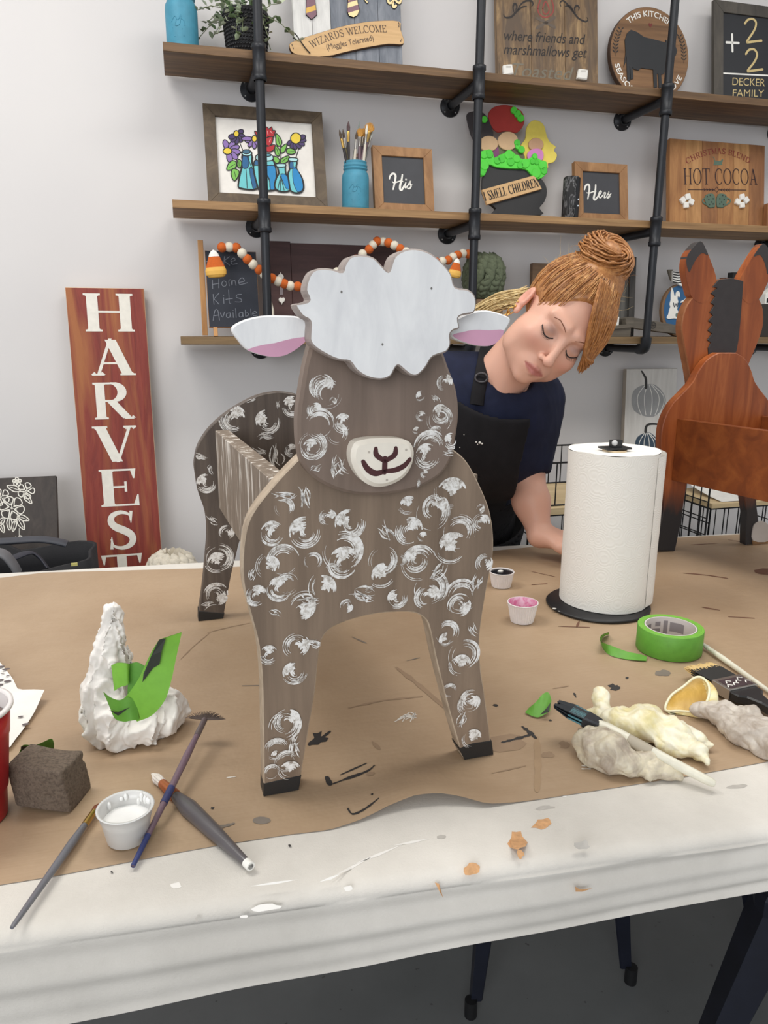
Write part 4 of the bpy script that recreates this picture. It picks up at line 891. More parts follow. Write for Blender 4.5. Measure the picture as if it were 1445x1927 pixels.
# weathered beam with emblem, its block, the little plaque
gw = wood('weathered_beam', (82, 76, 68), (122, 114, 102), (4, 40, 40)); pl = Pl((0, 2.33, z0))
t = thing('wooden_beam', 'weathered grey tapered wooden beam with a round emblem under the bunny sign', 'ornament', (1.42, 2.33, z0))
mb = MB(); mb.slab(pl, pl.pxs(Q([(318, 566), (520, 600), (760, 645), (760, 712), (560, 690), (318, 655)])), -.035, 0, gw, .001); mb.build('arm', t)
mb = MB(); mb.slab(pl, pl.pxs(Q([(250, 575), (320, 560), (320, 650), (90, 668), (140, 640), (255, 625)])), -.045, .004, gw, .001); mb.build('end_block', t)
mb = MB(); mb.slab(pl, rect(pl, pl.px(1128, 620)[0], pl.px(1188, 620)[0], 0, pl.px(1160, 613)[1]), -.05, -.002, gw, .001); mb.build('base_block', t)
mb = MB(); u, v = pl.px(*Q([(483, 632)])[0]); k = pxm(1/4.446, pl.w(1.4, .1)); C_ = fl(58, 54, 50)
mb.stroke(pl, ell(u, v, 26*k, 26*k, 18)+[(u+26*k, v)], 7*k, .001, C_)
for q in ([(-18, 0), (18, 0)], [(-8, -20), (-8, 20)], [(8, -18), (8, 18)]): mb.stroke(pl, [(u+a*k, v+b*k) for a, b in q], 6*k, .0011, C_)
mb.build('emblem', t)
zb = pl.w(0, pl.px(1150, 613)[1])[2]
pp = Pl((0, 2.34, zb)); u0 = pp.px(1139, 605)[0]; u1 = pp.px(1165, 605)[0]; v1 = pp.px(1150, 596)[1]
mb = MB(); mb.slab(pp, rect(pp, u0, u1, 0, v1), -.03, 0, WHITE, .001)
for i in range(4): mb.stroke(pp, [(u0+(u1-u0)*(.2+.18*i), v1*.3), (u0+(u1-u0)*(.25+.18*i), v1*.75)], .003, .0008, fl(150, 148, 140))
tag(mb.build('small_plaque'), 'small white block on the beam\'s base left of the third pipe', 'plaque')
# bunny sign
pl = lean(0, 2.40, z0, .08); u, v = pl.px(1275, 570); r = pxm(38, pl.w(u, v)); Qb = Q
t = thing('bunny_sign', 'round blue bunny sign with a striped bow, left of the donkey\'s ear', 'sign', (u, 2.40, z0)); ry = (r*1.26)
mb = MB(); mb.slab(pl, ell(u, ry, r*1.03, ry, 56), 0, .014, wood('bunny_border', (104, 78, 54), (140, 108, 76), (30, 30, 5)), .001); mb.build('disc', t)
mb = MB(); mb.flat(pl, ell(u, ry+.004, r*.90, ry*.90, 48), .0146, fl(42, 92, 136)); mb.build('blue_panel', t)
bun = [(640, 315), (655, 350), (662, 385), (672, 385), (675, 360), (690, 345), (705, 355), (708, 385), (700, 400), (692, 385), (688, 410), (695, 440), (690, 480), (685, 500), (705, 540), (712, 570), (700, 580), (660, 575), (610, 580), (598, 565), (612, 540), (620, 500), (628, 480), (622, 455), (632, 420), (632, 370)]
mb = MB(); mb.slab(pl, cr(pl.pxs(Qb(bun), .017), 2), .0148, .018, WHITE, .0006)
mb.slab(pl, cr(pl.pxs(Qb([(775, 320), (785, 370), (782, 410), (800, 440), (800, 480), (760, 500), (750, 470), (765, 430), (715, 445), (720, 430), (760, 405), (765, 350)]), .017), 2), .0148, .018, WHITE, .0006); mb.build('bunny_cutout', t)
mb = MB(); k = pxm(1/4.446, pl.w(u, v))
for q in (cr([(655, 445), (662, 480), (675, 450), (685, 480), (692, 445)], 3, False), cr([(720, 480), (745, 465), (730, 450), (718, 480), (745, 495)], 3, False)): mb.stroke(pl, pl.pxs(Qb(q), .0185), 7*k, .0186, fl(36, 44, 62))
mb.flat(pl, ell(*pl.px(*Qb([(655, 550)])[0]), 13*k, 16*k, 12), .0185, fl(110, 128, 122)); mb.build('lettering', t)
mb = MB(); bo = [(650, 175), (690, 185), (740, 170), (800, 175), (800, 275), (755, 285), (725, 305), (690, 285), (650, 265)]; uv = pl.pxs(Qb(bo), .024); mb.slab(pl, uv, .016, .024, WHITE, .001)
for i in range(5): y = 188+i*21; mb.stroke(pl, pl.pxs(Qb([(653, y-3), (690, y+5), (730, y), (760, y+9), (798, y)]), .0245), 9*k, .0246, BLACK)
mb.build('striped_bow', t); mb = MB(); mb.slab(pl, pl.pxs(Qb([(612, 165), (655, 165), (655, 260), (640, 255), (625, 215)]), .018), .008, .016, fl(106, 98, 86), .001); mb.build('ribbon_tail', t)
# black block sign and small white house
pl = Pl((0, 2.36, z0)); u0, v1 = pl.px(1377, 510.5); u1 = u0+.14; t = thing('block_sign', 'black block sign with white capitals between the donkey\'s ears', 'sign', ((u0+u1)/2, 2.36, z0))
mb = MB(); mb.slab(pl, rect(pl, u0+.008, u1, 0, v1-.003), -.03, 0, BLACK, .0015); mb.build('block', t); mb = MB(); a, b2 = pl.px(1387, 530), pl.px(1432, 531.5); put_font(mb, pl, 'DEER', a, b2, pxm(18, pl.w(u0, .2)), .0006, WHITE, 0, .02); mb.build('lettering', t)
pl = Pl((0, 2.3, z0)); u0, v0 = pl.px(1439, 572); v1 = pl.px(1445, 549)[1]; mb = MB(); mb.slab(pl, rect(pl, u0-.012, u0+.075, 0, v0-.0004), -.04, .0, fl(52, 46, 42), .001); tag(mb.build('wooden_block'), 'dark block under the small white house ornament', 'block')
mb = MB(); mb.slab(pl, [(u0, v0), (u0+.06, v0), (u0+.06, v1-.005), (u0+.03, v1+.014), (u0, v1-.008)], -.03, 0, WHITE, .001)
mb.flat(pl, rect(pl, u0+.006, u0+.014, v0+.004, v0+.02), .0006, BLACK); tag(mb.build('house_ornament'), 'small white house ornament at the photo\'s right edge beside the donkey\'s head', 'ornament')

# ------------------------------------------------------------------ THINGS STANDING BEHIND THE TABLE
# harvest sign
Q = zm(0, 530, 3.38); pl = lean(0, 2.375, 0.0, .078)
u0 = (pl.px(130.5, 541)[0]+pl.px(161, 1050)[0])/2; u1 = (pl.px(276, 546)[0]+pl.px(301, 1050)[0])/2; v1 = (pl.px(130, 541)[1]+pl.px(276, 546)[1])/2
t = thing('porch_sign', 'tall red stained board lettered HARVEST leaning against the wall', 'sign', ((u0+u1)/2, 2.375, 0))
hw = wood('barn_red_stain', (112, 42, 36), (148, 66, 50), (26, 26, 2.2), .6, (132, 52, 42), (164, 100, 58), 1.5, 2.2)
mb = MB(); mb.slab(pl, rect(pl, u0, u1, 0, v1), 0, .02, hw, .0015, wood('raw_pine_edge', (206, 174, 142), (226, 198, 168), (30, 30, 4))); mb.build('board', t)
mb = MB(); Wt = paint('chalky_white', (234, 230, 220), .7, 0, .05, 60)
for ch, x0, x1, yt, yb in (('H', 545, 858, 76, 317), ('A', 580, 865, 362, 596), ('R', 605, 868, 641, 874), ('V', 602, 885, 918, 1149), ('E', 645, 888, 1192, 1427), ('S', 698, 872, 1460, 1699), ('T', 660, 920, 1734, 1968)):
    S, ad = glyph_polys(ch, .2, .05); xs = [x for q in S for x, y in q]; mn, mx = min(xs), max(xs); xm = (x0+x1)/2
    A = pl.px(*Q([(x0, yb)])[0], .0205); Bp = pl.px(*Q([(x1, yb)])[0], .0205); Tp = pl.px(*Q([(xm-6, yt)])[0], .0205); h = Tp[1]-(A[1]+Bp[1])/2; sx = (Bp[0]-A[0])/(mx-mn); yb_ = (A[1]+Bp[1])/2
    for i, q in enumerate(S): mb.add([pl.w(A[0]+(x-mn)*sx, yb_+y*h, .0207+i*2e-6) for x, y in q], [(0, 1, 2, 3)], Wt)
mb.build('lettering', t)
# low bench carrying bag, pumpkin and floral board
bw_ = wood('bench_white_wood', (196, 192, 184), (218, 214, 206), (4, 40, 40)); t = thing('low_bench', 'low white bench along the wall under the black bag', 'bench', (-.45, 2.06, 0))
mb = MB(); mb.box((-.45, 2.06, .43), (1.15, .46, .03), bw_); mb.build('bench_top', t)
for sx in (-.99, .09):
    for yy in (1.87, 2.25): mb = MB(); mb.box((sx, yy, .2075), (.05, .05, .415), bw_); mb.build('leg', t)
zb = .445
c = on_y(322, 1050, 2.12); yarn_pumpkin((c[0], 2.12, zb+.076), .082, .13, yc, 'cream chunky yarn pumpkin beside the foot of the HARVEST board', 5, fl(150, 130, 100))
# floral board
pl = lean(0, 2.235, zb+.0095, .42); Q = zm(0, 530, 3.38); u1 = pl.px(107, 950)[0]; u0 = u1-.36; v1 = pl.px(60, 897)[1]
t = thing('floral_board', 'dark brown board with white line-drawn flowers behind the black bag', 'sign', ((u0+u1)/2, 2.23, zb))
mb = MB(); mb.slab(pl, rect(pl, u0, u1, 0, v1), -.02, 0, wood('espresso_board', (44, 38, 36), (72, 63, 58), (40, 40, 4)), .001); mb.build('board', t)
mb = MB(); k = pxm(1/3.38, pl.w(u1, .2)); D = .0006
def fo(pts, w_=6, c=False): q = cr(pts, 4, c); mb.stroke(pl, pl.pxs(Q(list(q)+([q[0]] if c else [])), D), w_*k, D, Wt)
def leaf(x, y, a, L): 
    a = math.radians(a); q = [(0, 0), (.35, .2), (.7, .16), (1, 0), (.7, -.16), (.35, -.2)]; fo([(x+L*(p*math.cos(a)-s*math.sin(a)), y+L*(p*math.sin(a)+s*math.cos(a))) for p, s in q], 6, True); fo([(x, y), (x+.8*L*math.cos(a), y+.8*L*math.sin(a))], 4)
def flower(x, y, r, n, a0):
    for i in range(n):
        a = a0+i*2*math.pi/n; fo([(x+r*.3*math.cos(a), y+r*.3*math.sin(a)), (x+r*math.cos(a-.4), y+r*.95*math.sin(a-.4)), (x+r*1.15*math.cos(a), y+r*1.1*math.sin(a)), (x+r*math.cos(a+.45), y+r*.9*math.sin(a+.45)), (x+r*.3*math.cos(a+.3), y+r*.3*math.sin(a+.3))], 6)
        fo([(x, y), (x+r*.5*math.cos(a+.2), y+r*.5*math.sin(a+.2))], 3)
flower(75, 1440, 70, 6, .2); flower(165, 1330, 48, 5, 0); flower(5, 1370, 50, 5, .5); flower(108, 1272, 24, 5, .9)
for x, y, a, L in ((110, 1490, 20, 80), (110, 1500, 60, 90), (60, 1500, 90, 80), (30, 1500, 130, 80), (150, 1350, 50, 80), (130, 1330, 200, 90), (95, 1520, 100, 70), (0, 1530, 70, 70)): leaf(x, y, a, L)
fo([(122, 1570), (122, 1630)], 3); fo([(78, 1645), (100, 1625), (115, 1640), (125, 1615), (150, 1632)], 7); mb.build('line_drawing', t)
# bag
t = thing('tote_bag', 'black open tote bag with a grey strap at the table\'s far left', 'bag', (-.42, 1.98, zb)); mbk = paint('black_canvas_bag', (30, 30, 34), .75, 0, .12, 200, .2); mgs = fl(66, 68, 76)
a0, a1 = on_y(170, 1066, 2.0)[0], -.86; zt = .69
def bag_ring(z, k, tw=0):
    o = []
    for x, y in ((a0, 1.87), (a0+.012, 1.97), (a0, 2.06), (-.45, 2.10), (-.7, 2.10), (a1, 2.06), (a1, 1.95), (a1, 1.86), (-.7, 1.84), (-.45, 1.835)): o.append((x+(.5*(a0+a1)-x)*k, y, z))
    return o
rings = [cr(bag_ring(zb+.002, .08), 4), cr(bag_ring(zb+.06, .03), 4), cr(bag_ring(zb+.15, 0), 4), cr(bag_ring(zb+.205, 0), 4)]
rings[-1] = [(x, y, z+.012*math.sin(x*17)+.03*(x < -.5)) for x, y, z in rings[-1]]
inn = [[(x+(.5*(a0+a1)-x)*.03, y+(1.97-y)*.07, z-.001) for x, y, z in r_] for r_ in rings[::-1]]
mb = MB(); al = rings+inn; n = len(al[0]); mb.add([p for r_ in al for p in r_], [(j*n+i, j*n+(i+1) % n, (j+1)*n+(i+1) % n, (j+1)*n+i) for j in range(len(al)-1) for i in range(n)]+[tuple(range(n))[::-1], tuple(range((len(al)-1)*n, len(al)*n))], mbk, True); mb.build('bag_body', t)
q = [on_y(*p, y) for p, y in (((20, 1052), 1.86), ((55, 1040), 1.9), ((75, 1050), 1.9), ((92, 1072), 1.88))]
mb = MB(); mb.tube(cr(q, 6, False), .016, fl(46, 47, 58), 12, True, .25); mb.build('strap', t)
mb = MB(); pp = [on_y(x, y, 2.0) for x, y in ((-40, 1022), (20, 1018), (75, 1015), (112, 1020), (126, 1024))]; mb.tube(cr(pp, 5, False), [.022]*21, mgs, 12, True, .35)
mb.build('flap', t)
mb = MB(); q = on_y(140, 1062, 1.84); mb.box(q, (.014, .004, .007), fl(206, 198, 120)); mb.build('tag', t)
mb = MB(); q = [on_y(x, y, 1.83) for x, y in ((-60, 1035), (0, 1040), (22, 1058), (34, 1078))]; mb.tube(cr(q, 5, False), .026, fl(108, 108, 112), 12, True, .3); mb.build('grey_flap', t)
# pumpkin sign
pl = lean(0, 2.40, 0, .075); Q = zm(1200, 680, 5.07); u0 = pl.px(1169, 800)[0]; u1 = pl.px(1265, 760)[0]; v1 = pl.px(1215, 694)[1]
t = thing('porch_sign', 'whitewashed board with grey, navy and orange pumpkins behind the donkey', 'sign', ((u0+u1)/2, 2.4, 0))
mb = MB(); mb.slab(pl, rect(pl, u0, u1, 0, v1), 0, .02, wood('whitewash_board', (204, 200, 194), (232, 229, 224), (30, 30, 3)), .0015, fl(160, 150, 138)); mb.build('board', t)
k = pxm(1/5.07, pl.w(u1, .9))
def pump(cx, cy, rx, ry, m, lines, stem, nm):
    mb = MB(); lobes = []
    n = 60
    for i in range(n):
        a = 2*math.pi*i/n; q = 1-.05*abs(math.sin(2.5*a)); lobes.append((cx+rx*q*math.cos(a), cy+ry*q*math.sin(a)*(1 if math.sin(a) > 0 else .96)))
    mb.flat(pl, pl.pxs(Q(lobes), .0205), .0205, m)
    for l in (-.62, -.22, .22, .62, .9): mb.stroke(pl, pl.pxs(Q(cr([(cx+rx*l*.25, cy-ry*.9), (cx+rx*l*.85, cy-ry*.4), (cx+rx*l, cy), (cx+rx*l*.85, cy+ry*.5), (cx+rx*l*.6, cy+ry*.88)], 4, False)), .0207), 7*k, .0207, WHITE, False)
    if stem: 
        q = cr(stem, 4, False); mb.stroke(pl, pl.pxs(Q(q), .0209), [k*(14+16*i/len(q)) for i in range(len(q))], .0209, fl(50, 48, 46))
    mb.build(nm, t)
pump(100, 370, 168, 165, fl(158, 158, 158), 1, [(38, 95), (60, 130), (78, 170), (78, 250)], 'grey_pumpkin')
pump(85, 810, 118, 140, fl(58, 76, 92), 1, [(235, 608), (170, 598), (110, 600), (80, 625), (75, 670)], 'navy_pumpkin')
pump(105, 1300, 130, 175, fl(194, 96, 60), 1, None, 'orange_pumpkin')
# wire crates
mwire = paint('black_wire', (26, 26, 28), .5, .3)
def grid_panel(name, o, ux, uy, nx, ny, parent, r=.0021, hz=True):
    mb = MB(); o, ux, uy = map(lambda q: np.array(q, float), (o, ux, uy))
    for i in range(nx+1): p = o+ux*i/nx; mb.tube([p, p+uy], r*(1.5 if i in (0, nx) else 1), mwire, 6)
    for j in range(ny+1):
        if hz or j in (0, ny): p = o+uy*j/ny; mb.tube([p, p+ux], r*(1.5 if j in (0, ny) else 1), mwire, 6)
    return mb.build(name, parent)
def crate(x0, x1, y0, y1, z0_, z1_, label, nz, nx=6, sparse=True):
    t = thing('wire_crate', label, 'wire crate', ((x0+x1)/2, (y0+y1)/2, z0_), 'black wire grid crates')
    grid_panel('front_panel', (x0, y0, z0_), (x1-x0, 0, 0), (0, 0, z1_-z0_), nx, nz, t, hz=not sparse); grid_panel('back_panel', (x0, y1, z0_), (x1-x0, 0, 0), (0, 0, z1_-z0_), nx, nz, t, hz=not sparse)
    grid_panel('side_panel', (x0, y0, z0_), (0, y1-y0, 0), (0, 0, z1_-z0_), 5, nz, t); grid_panel('side_panel', (x1, y0, z0_), (0, y1-y0, 0), (0, 0, z1_-z0_), 5, nz, t); return t
yF, yB = 2.02, 2.36
xl = on_y(994, 990, yF)[0]; ztop = on_y(1040, 958, yF)[2]; z1u = on_y(1050, 838, yB)[2]; xu = xl+.015
crate(xl, xl+.36, yF, yB, .0, ztop-.02, 'black wire crate on the floor behind the woman\'s hand', 12)
pw = wood('pale_pine_board', (196, 172, 130), (222, 200, 160), (4, 40, 40)); mb = MB(); pl = Pl((xl+.03, yF-.005, ztop-.018)); mb.slab(pl, rect(pl, 0, .42, 0, .022), -.36, 0, pw, .001); tag(mb.build('pine_board'), 'pale pine board between the two stacked wire crates behind the roll', 'board', 'boards on the wire crates')
crate(xl+.05, xl+.42, yF+.02, yB, ztop+.006, z1u, 'black wire crate stacked on the pine board, behind the paper towels', 5, 8)
yF2 = 2.12; xr = on_y(1337, 960, yF2)[0]; zr = on_y(1390, 944, yF2)[2]
crate(xr, xr+.4, yF2, yF2+.25, .0, zr-.02, 'black wire crate on the floor seen under the donkey', 12, 7)
mb = MB(); pl = Pl((xr+.002, yF2-.004, zr-.0178)); mb.slab(pl, rect(pl, 0, .42, 0, .016), -.25, 0, pw, .001); tag(mb.build('pine_board'), 'pale board on the wire crate seen under the donkey', 'board', 'boards on the wire crates')
t = thing('wire_grid', 'black wire grid panel standing at the left of the crate under the donkey', 'wire grid', (xr-.01, yF2+.18, 0)); grid_panel('panel', (xr-.012, yF2+.0, 0.003), (0, .25, 0), (0, 0, zr+.06), 6, 12, t)
mb = MB(); pl = Pl((xr+.06, yF2+.03, zr), (1, 0, 0), (0, 1, .0)); V = []
for i in range(9):
    for j in range(5): V.append((xr+.05+.3*i/8, yF2+.01+.22*j/4, zr+.0006+.035*max(0, (j/4))**1.5*(1+.3*math.sin(i))))
F = [(i*5+j, (i+1)*5+j, (i+1)*5+j+1, i*5+j+1) for i in range(8) for j in range(4)]
mb.add(V, F, WHITE, True); tag(mb.build('paper_sheet'), 'white paper sheet lying on the board under the donkey', 'paper')
# ------------------------------------------------------------------ TABLE, CLOTH, KRAFT PAPER
TA = math.radians(3.7); TT = np.array([math.cos(TA), -math.sin(TA), 0]); TN = np.array([math.sin(TA), math.cos(TA), 0]); TO = np.array([0.18, 0.542, 0])
QF = 0.957
def tp(s, q, z): return TO+TT*s+TN*q+np.array([0, 0, z])
PZ = 0.7516
t = thing('folding_table', 'long white folding table under the white cloth', 'table', tp(.35, .48, 0)); mtab = fl(214, 212, 206)
pl = Pl(tp(-1.05, .008, .702), TT, TN)
mb = MB(); mb.slab(pl, [(0, 0), (2.75, 0), (2.75, QF-.016), (0, QF-.016)], 0, .043, mtab, .008); mb.build('tabletop', t)
for s in (-.85, 1.5):
    for q in (.12, .84):
        mb = MB(); mb.tube([tp(s, q, 0), tp(s, q, .702)], .014, fl(120, 122, 124, .4), 12); mb.build('leg', t)
def m_cloth():
    t = NT('felted_drop_cloth'); v = t.coord()
    t.l(t.ramp(t.noise(v, 7, 5, .6), [(.3, lin((203, 198, 190))), (.7, lin((225, 220, 212)))]), t.b.inputs['Base Color']); t.b.inputs['Roughness'].default_value = .85
    t.bump(t.noise(v, 420, 4, .7), .35, .0012); return t.m
MCL = m_cloth(); W = Wob(11, 9); W2 = Wob(12, 26)
NS = 300; s0, s1 = -1.12, 1.78; V = []
prof = []
for i in range(46):   # front face from hem upward
    f = i/45; prof.append(('f', f))
for i in range(8): prof.append(('r', i/7))
for i in range(40): prof.append(('t', i/39))
for i in range(6): prof.append(('b', i/5))
for i in range(12): prof.append(('k', i/11))
NP = len(prof)
for a in range(NS+1):
    s = s0+(s1-s0)*a/NS; w1 = float(W((s, .3, 0))); w2 = float(W((s, 1.3, 0))); hz = .656+.024*np.clip((s+.32)/.7, -.6, 1.6)+.0022*w2
    for kd, f in prof:
        if kd == 'f':
            z = hz+(.737-hz)*f; q = -.013+.0027*math.sin(f*8.6+.5*w1+s*1.3)*(1-f*.45)+.0015*math.sin(f*17+1.1*w2-s*2.1)+.0012*float(W2((s, z*2, 0)))
        elif kd == 'r':
            an = math.pi/2*f; q = -.0125+.0165*(1-math.cos(an)); z = .737+.0128*math.sin(an)+.0006*w1*(1-f)
        elif kd == 't': q = .006+(QF-.012)*f; z = .7502
        elif kd == 'b': an = math.pi/2*f; q = QF-.006+.010*math.sin(an); z = .7502-.01*(1-math.cos(an))
        else: z = .74-.10*f; q = QF+.005+.004*math.sin(f*7+w1)
        V.append(tp(s, q, z))
F = [(a*NP+k, (a+1)*NP+k, (a+1)*NP+k+1, a*NP+k+1) for a in range(NS) for k in range(NP-1)]
mb = MB(); mb.add(V, F, MCL, True)
def on_cloth(px, py):
    p = on_z(px, py, .7504); q = (p-TO)@TN
    if q > .010: return p
    r = ray(px, py); n = TN; d = (TO+TN*-.019-EYE)@n/(r@n); p2 = EYE+r*d
    return p2 if p2[2] < .737 else EYE+r*((TO+TN*-.012+np.array([0, 0, .748])-EYE)@(TN*.7-np.array([0, 0, .7])))/(r@(TN*.7-np.array([0, 0, .7])))
def stain(mb, pts, m): mb.add([on_cloth(*p) for p in pts], [tuple(range(len(pts)))[::-1]], m)
so, sw_, sg = paint('orange_stain', (206, 158, 112), .8, 0, .15, 200), paint('white_paint_streak', (238, 235, 230), .5, 0, .02), paint('grey_stain', (182, 177, 170), .85, 0, .1, 100)
for cx, cy, rx, ry, sd in ((973, 1582, 17, 17, 1), (979, 1607, 6, 9, 2), (1020, 1551, 19, 9, 3), (890, 1635, 16, 13, 4)): stain(mb, ell(cx, cy, rx, ry, 14, -.3, .25, sd), so)
stain(mb, [(818, 1660), (826, 1663), (834, 1690), (828, 1680)], so); stain(mb, [(1082, 1668), (1090, 1673), (1115, 1672), (1095, 1678), (1083, 1678)], so)
for a_, b_ in (((620, 1652), (700, 1612)), ((660, 1628), (760, 1588)), ((735, 1592), (812, 1577)), ((600, 1660), (640, 1645)), ((470, 1668), (560, 1655))): stain(mb, [a_, ((a_[0]+b_[0])/2, (a_[1]+b_[1])/2-2), b_, ((a_[0]+b_[0])/2+3, (a_[1]+b_[1])/2+2.5)], sw_)
for cx, cy, rx, ry, sd in ((331, 1666, 10, 6, 1), (500, 1708, 26, 7, 2), (655, 1672, 9, 5, 3), (460, 1725, 8, 3, 4), (1062, 1498, 4, 2, 5)): stain(mb, ell(cx, cy, rx, ry, 12, -.1, .2, sd), sw_)
for cx, cy, rx, ry, sd in ((1095, 1590, 14, 9, 1), (1025, 1520, 16, 4, 2), (370, 1730, 3, 5, 3), (1390, 1480, 20, 4, 4), (830, 1575, 8, 4, 6)): stain(mb, ell(cx, cy, rx, ry, 12, -.1, .3, sd), sg)
tag(mb.build('drop_cloth'), 'thick white drop cloth with orange spots draped over the table edge', 'tablecloth')
# kraft paper
def m_kraft():
    t = NT('kraft_paper'); v = t.coord(); a = t.noise(v, 5, 5, .6); b = t.noise(t.coord((8, 300, 8)), 1.5, 3)
    c = t.ramp(a, [(.3, lin((166, 140, 112))), (.7, lin((182, 157, 129)))]); c2 = t.mix(t.ramp(b, [(.4, (0, 0, 0)), (.75, (.25, .25, .25))]), c, lin((156, 128, 98)))
    sc = t.ramp(t.noise(t.coord((14, 60, 20)), 1.2, 5, .7, .5), [(.68, (0, 0, 0)), (.8, (.4, .4, .4))]); c3 = t.mix(sc, c2, lin((132, 106, 84)))
    t.l(c3, t.b.inputs['Base Color']); t.b.inputs['Roughness'].default_value = .5; t.bump(t.noise(v, 14, 4, .6), .25, .01); return t.m
MK = m_kraft()
near = [on_z(a, b, PZ)[:2] for a, b in ((-300, 1715), (-100, 1682), (0, 1664), (100, 1648), (200, 1629), (330, 1604), (420, 1588), (540, 1570), (620, 1561), (680, 1545), (730, 1528), (780, 1516), (830, 1511), (870, 1512), (915, 1518), (970, 1510), (1100, 1490), (1300, 1459), (1445, 1432), (1700, 1388))]
far = [on_z(a, b, PZ)[:2] for a, b in ((-250, 1112), (-80, 1098), (0, 1087), (83, 1077), (382, 1069), (700, 1054), (930, 1036), (1060, 1023), (1180, 1014), (1275, 1009.5), (1338, 1005), (1400, 1004), (1480, 1004), (1700, 1004))]
def interp(c, x):
    xs = [p[0] for p in c]; ys = [p[1] for p in c]; return float(np.interp(x, xs, ys))
W = Wob(21, 7)
def paper_z(x, y):
    ya = interp(near, x); d = y-ya
    return PZ-.0006+.013*math.exp(-((x-xc)/.055)**2)*math.exp(-(d/.05)**2)+.00014*(float(W((x, y, 0)))+1.2)*min(1, max(d, 0)*8)
xc = on_z(800, 1511, PZ)[0]
V = []; NXp, NYp = 240, 70; X0, X1 = -.75, 1.55
for i in range(NXp+1):
    x = X0+(X1-X0)*i/NXp; ya, yb = interp(near, x), min(interp(far, x), TO[1]+(x-TO[0])*-.0647+QF-.012)
    for j in range(NYp+1):
        f = j/NYp; f2 = f**1.35; y = ya+(yb-ya)*f2; d = y-ya
        V.append((x, y, paper_z(x, y)))
F = [(i*(NYp+1)+j, (i+1)*(NYp+1)+j, (i+1)*(NYp+1)+j+1, i*(NYp+1)+j+1) for i in range(NXp) for j in range(NYp)]
mb = MB(); mb.add(V, F, MK, True)
PD = PZ+.0003
def drape(o0): 
    for i in range(o0, len(mb.v)): x, y, z = mb.v[i]; mb.v[i] = (x, y, paper_z(x, y)+.00035+(z-PD))
def blot(px, py, rx, ry, m, rot=0, wob=.25, sd=0, n=14): o0 = len(mb.v); mb.add([on_z(a, b, PD) for a, b in ell(px, py, rx, ry, n, rot, wob, sd)], [tuple(range(n))[::-1]], m); drape(o0)
def smear(pts, w, m, sd=0):
    rnd = random.Random(sd); p = [on_z(a, b, PD+.0001)[:2] for a, b in cr(pts, 5, False)]; o0 = len(mb.v); plz = Pl((0, 0, PD+.0001), (1, 0, 0), (0, 1, 0)); k = pxm(1, (p[0][0], p[0][1], PD)); n = len(p)
    mb.stroke(plz, p, [k*w*(.5+rnd.random()*.8)*(.35+.65*math.sin(math.pi*(i+.5)/n)) for i in range(n)], PD*0+0, m, False); drape(o0)
kb, kg, kbr, kw = paint('dry_black_paint', (48, 45, 44), .6), paint('dry_grey_paint', (124, 114, 104), .7), paint('dry_brown_stain', (112, 76, 58), .7), paint('dry_white_paint', (222, 216, 206), .6)
kl = paint('faint_grey_rub', (152, 127, 102), .7)
blot(598, 1390, 16, 11, kb, -.4, .5, 1); smear([(580, 1402), (600, 1392), (622, 1375)], 9, kb, 2); smear([(614, 1460), (622, 1478)], 12, kb, 3); smear([(620, 1477), (650, 1466), (690, 1452), (705, 1440)], 8, kb, 4); smear([(640, 1458), (690, 1436)], 4, kb, 5)
smear([(654, 1522), (664, 1534), (688, 1526), (713, 1510)], 6, kb, 6); blot(492, 1543, 17, 7, kg, 0, .05); smear([(395, 1558), (420, 1554), (442, 1548)], 12, kg, 7)
smear([(943, 1397), (970, 1390), (1005, 1380)], 9, kb, 8); smear([(982, 1366), (995, 1376), (1010, 1390)], 10, kb, 9); blot(950, 1398, 40, 16, kl, 0, .15, 10); smear([(1010, 1385), (1012, 1440), (1010, 1490)], 14, paint('paper_crease', (164, 137, 107), .6), 11)
blot(1222, 1080, 9, 10, kbr, 0, .1, 12); blot(1440, 1075, 22, 6, kbr, 0, .1, 13)
for q, w, m in (([(1285, 1078), (1330, 1082), (1370, 1088)], 8, kbr), ([(1320, 1142), (1355, 1148)], 6, kbr), ([(1370, 1160), (1420, 1163)], 5, kbr), ([(1300, 1025), (1350, 1022)], 4, kbr), ([(1370, 1015), (1400, 1020)], 3, kbr), ([(1050, 1178), (1110, 1180)], 4, kbr), ([(1090, 1168), (1085, 1180)], 4, kbr),
                ([(655, 1332), (720, 1318), (795, 1310)], 7, kl), ([(745, 1255), (790, 1290), (838, 1332)], 12, kl), ([(662, 1198), (690, 1210)], 4, kg), ([(765, 1243), (790, 1237)], 3, kg), ([(390, 1190), (430, 1180), (470, 1172)], 3, kl), ([(340, 1240), (365, 1215), (395, 1190)], 3, kl), ([(455, 1290), (500, 1289)], 3, kg), ([(925, 1455), (990, 1440)], 3, kl), ([(930, 1328), (935, 1325)], 10, kb), ([(1080, 1303), (1084, 1312)], 4, kb), ([(700, 1395), (715, 1410)], 8, kl), ([(690, 1460), (705, 1455)], 14, kl), ([(1000, 1100), (1030, 1098)], 5, kbr), ([(1000, 1075), (1045, 1085)], 3, kbr), ([(1040, 1295), (1070, 1290)], 4, kl)): smear(q, w, m, int(q[0][0]))
for i in range(9): smear([(742+i*5, 1358-i % 3*4), (760+i*3, 1350-i % 4*3), (785-i, 1344+i % 3*3)], 3.4, kw, i)
smear([(426, 1463), (444, 1461)], 4, kw, 1); [smear([(1094, 1434+6*i), (1112, 1434+6*i)], 5, kw, i) for i in range(3)]
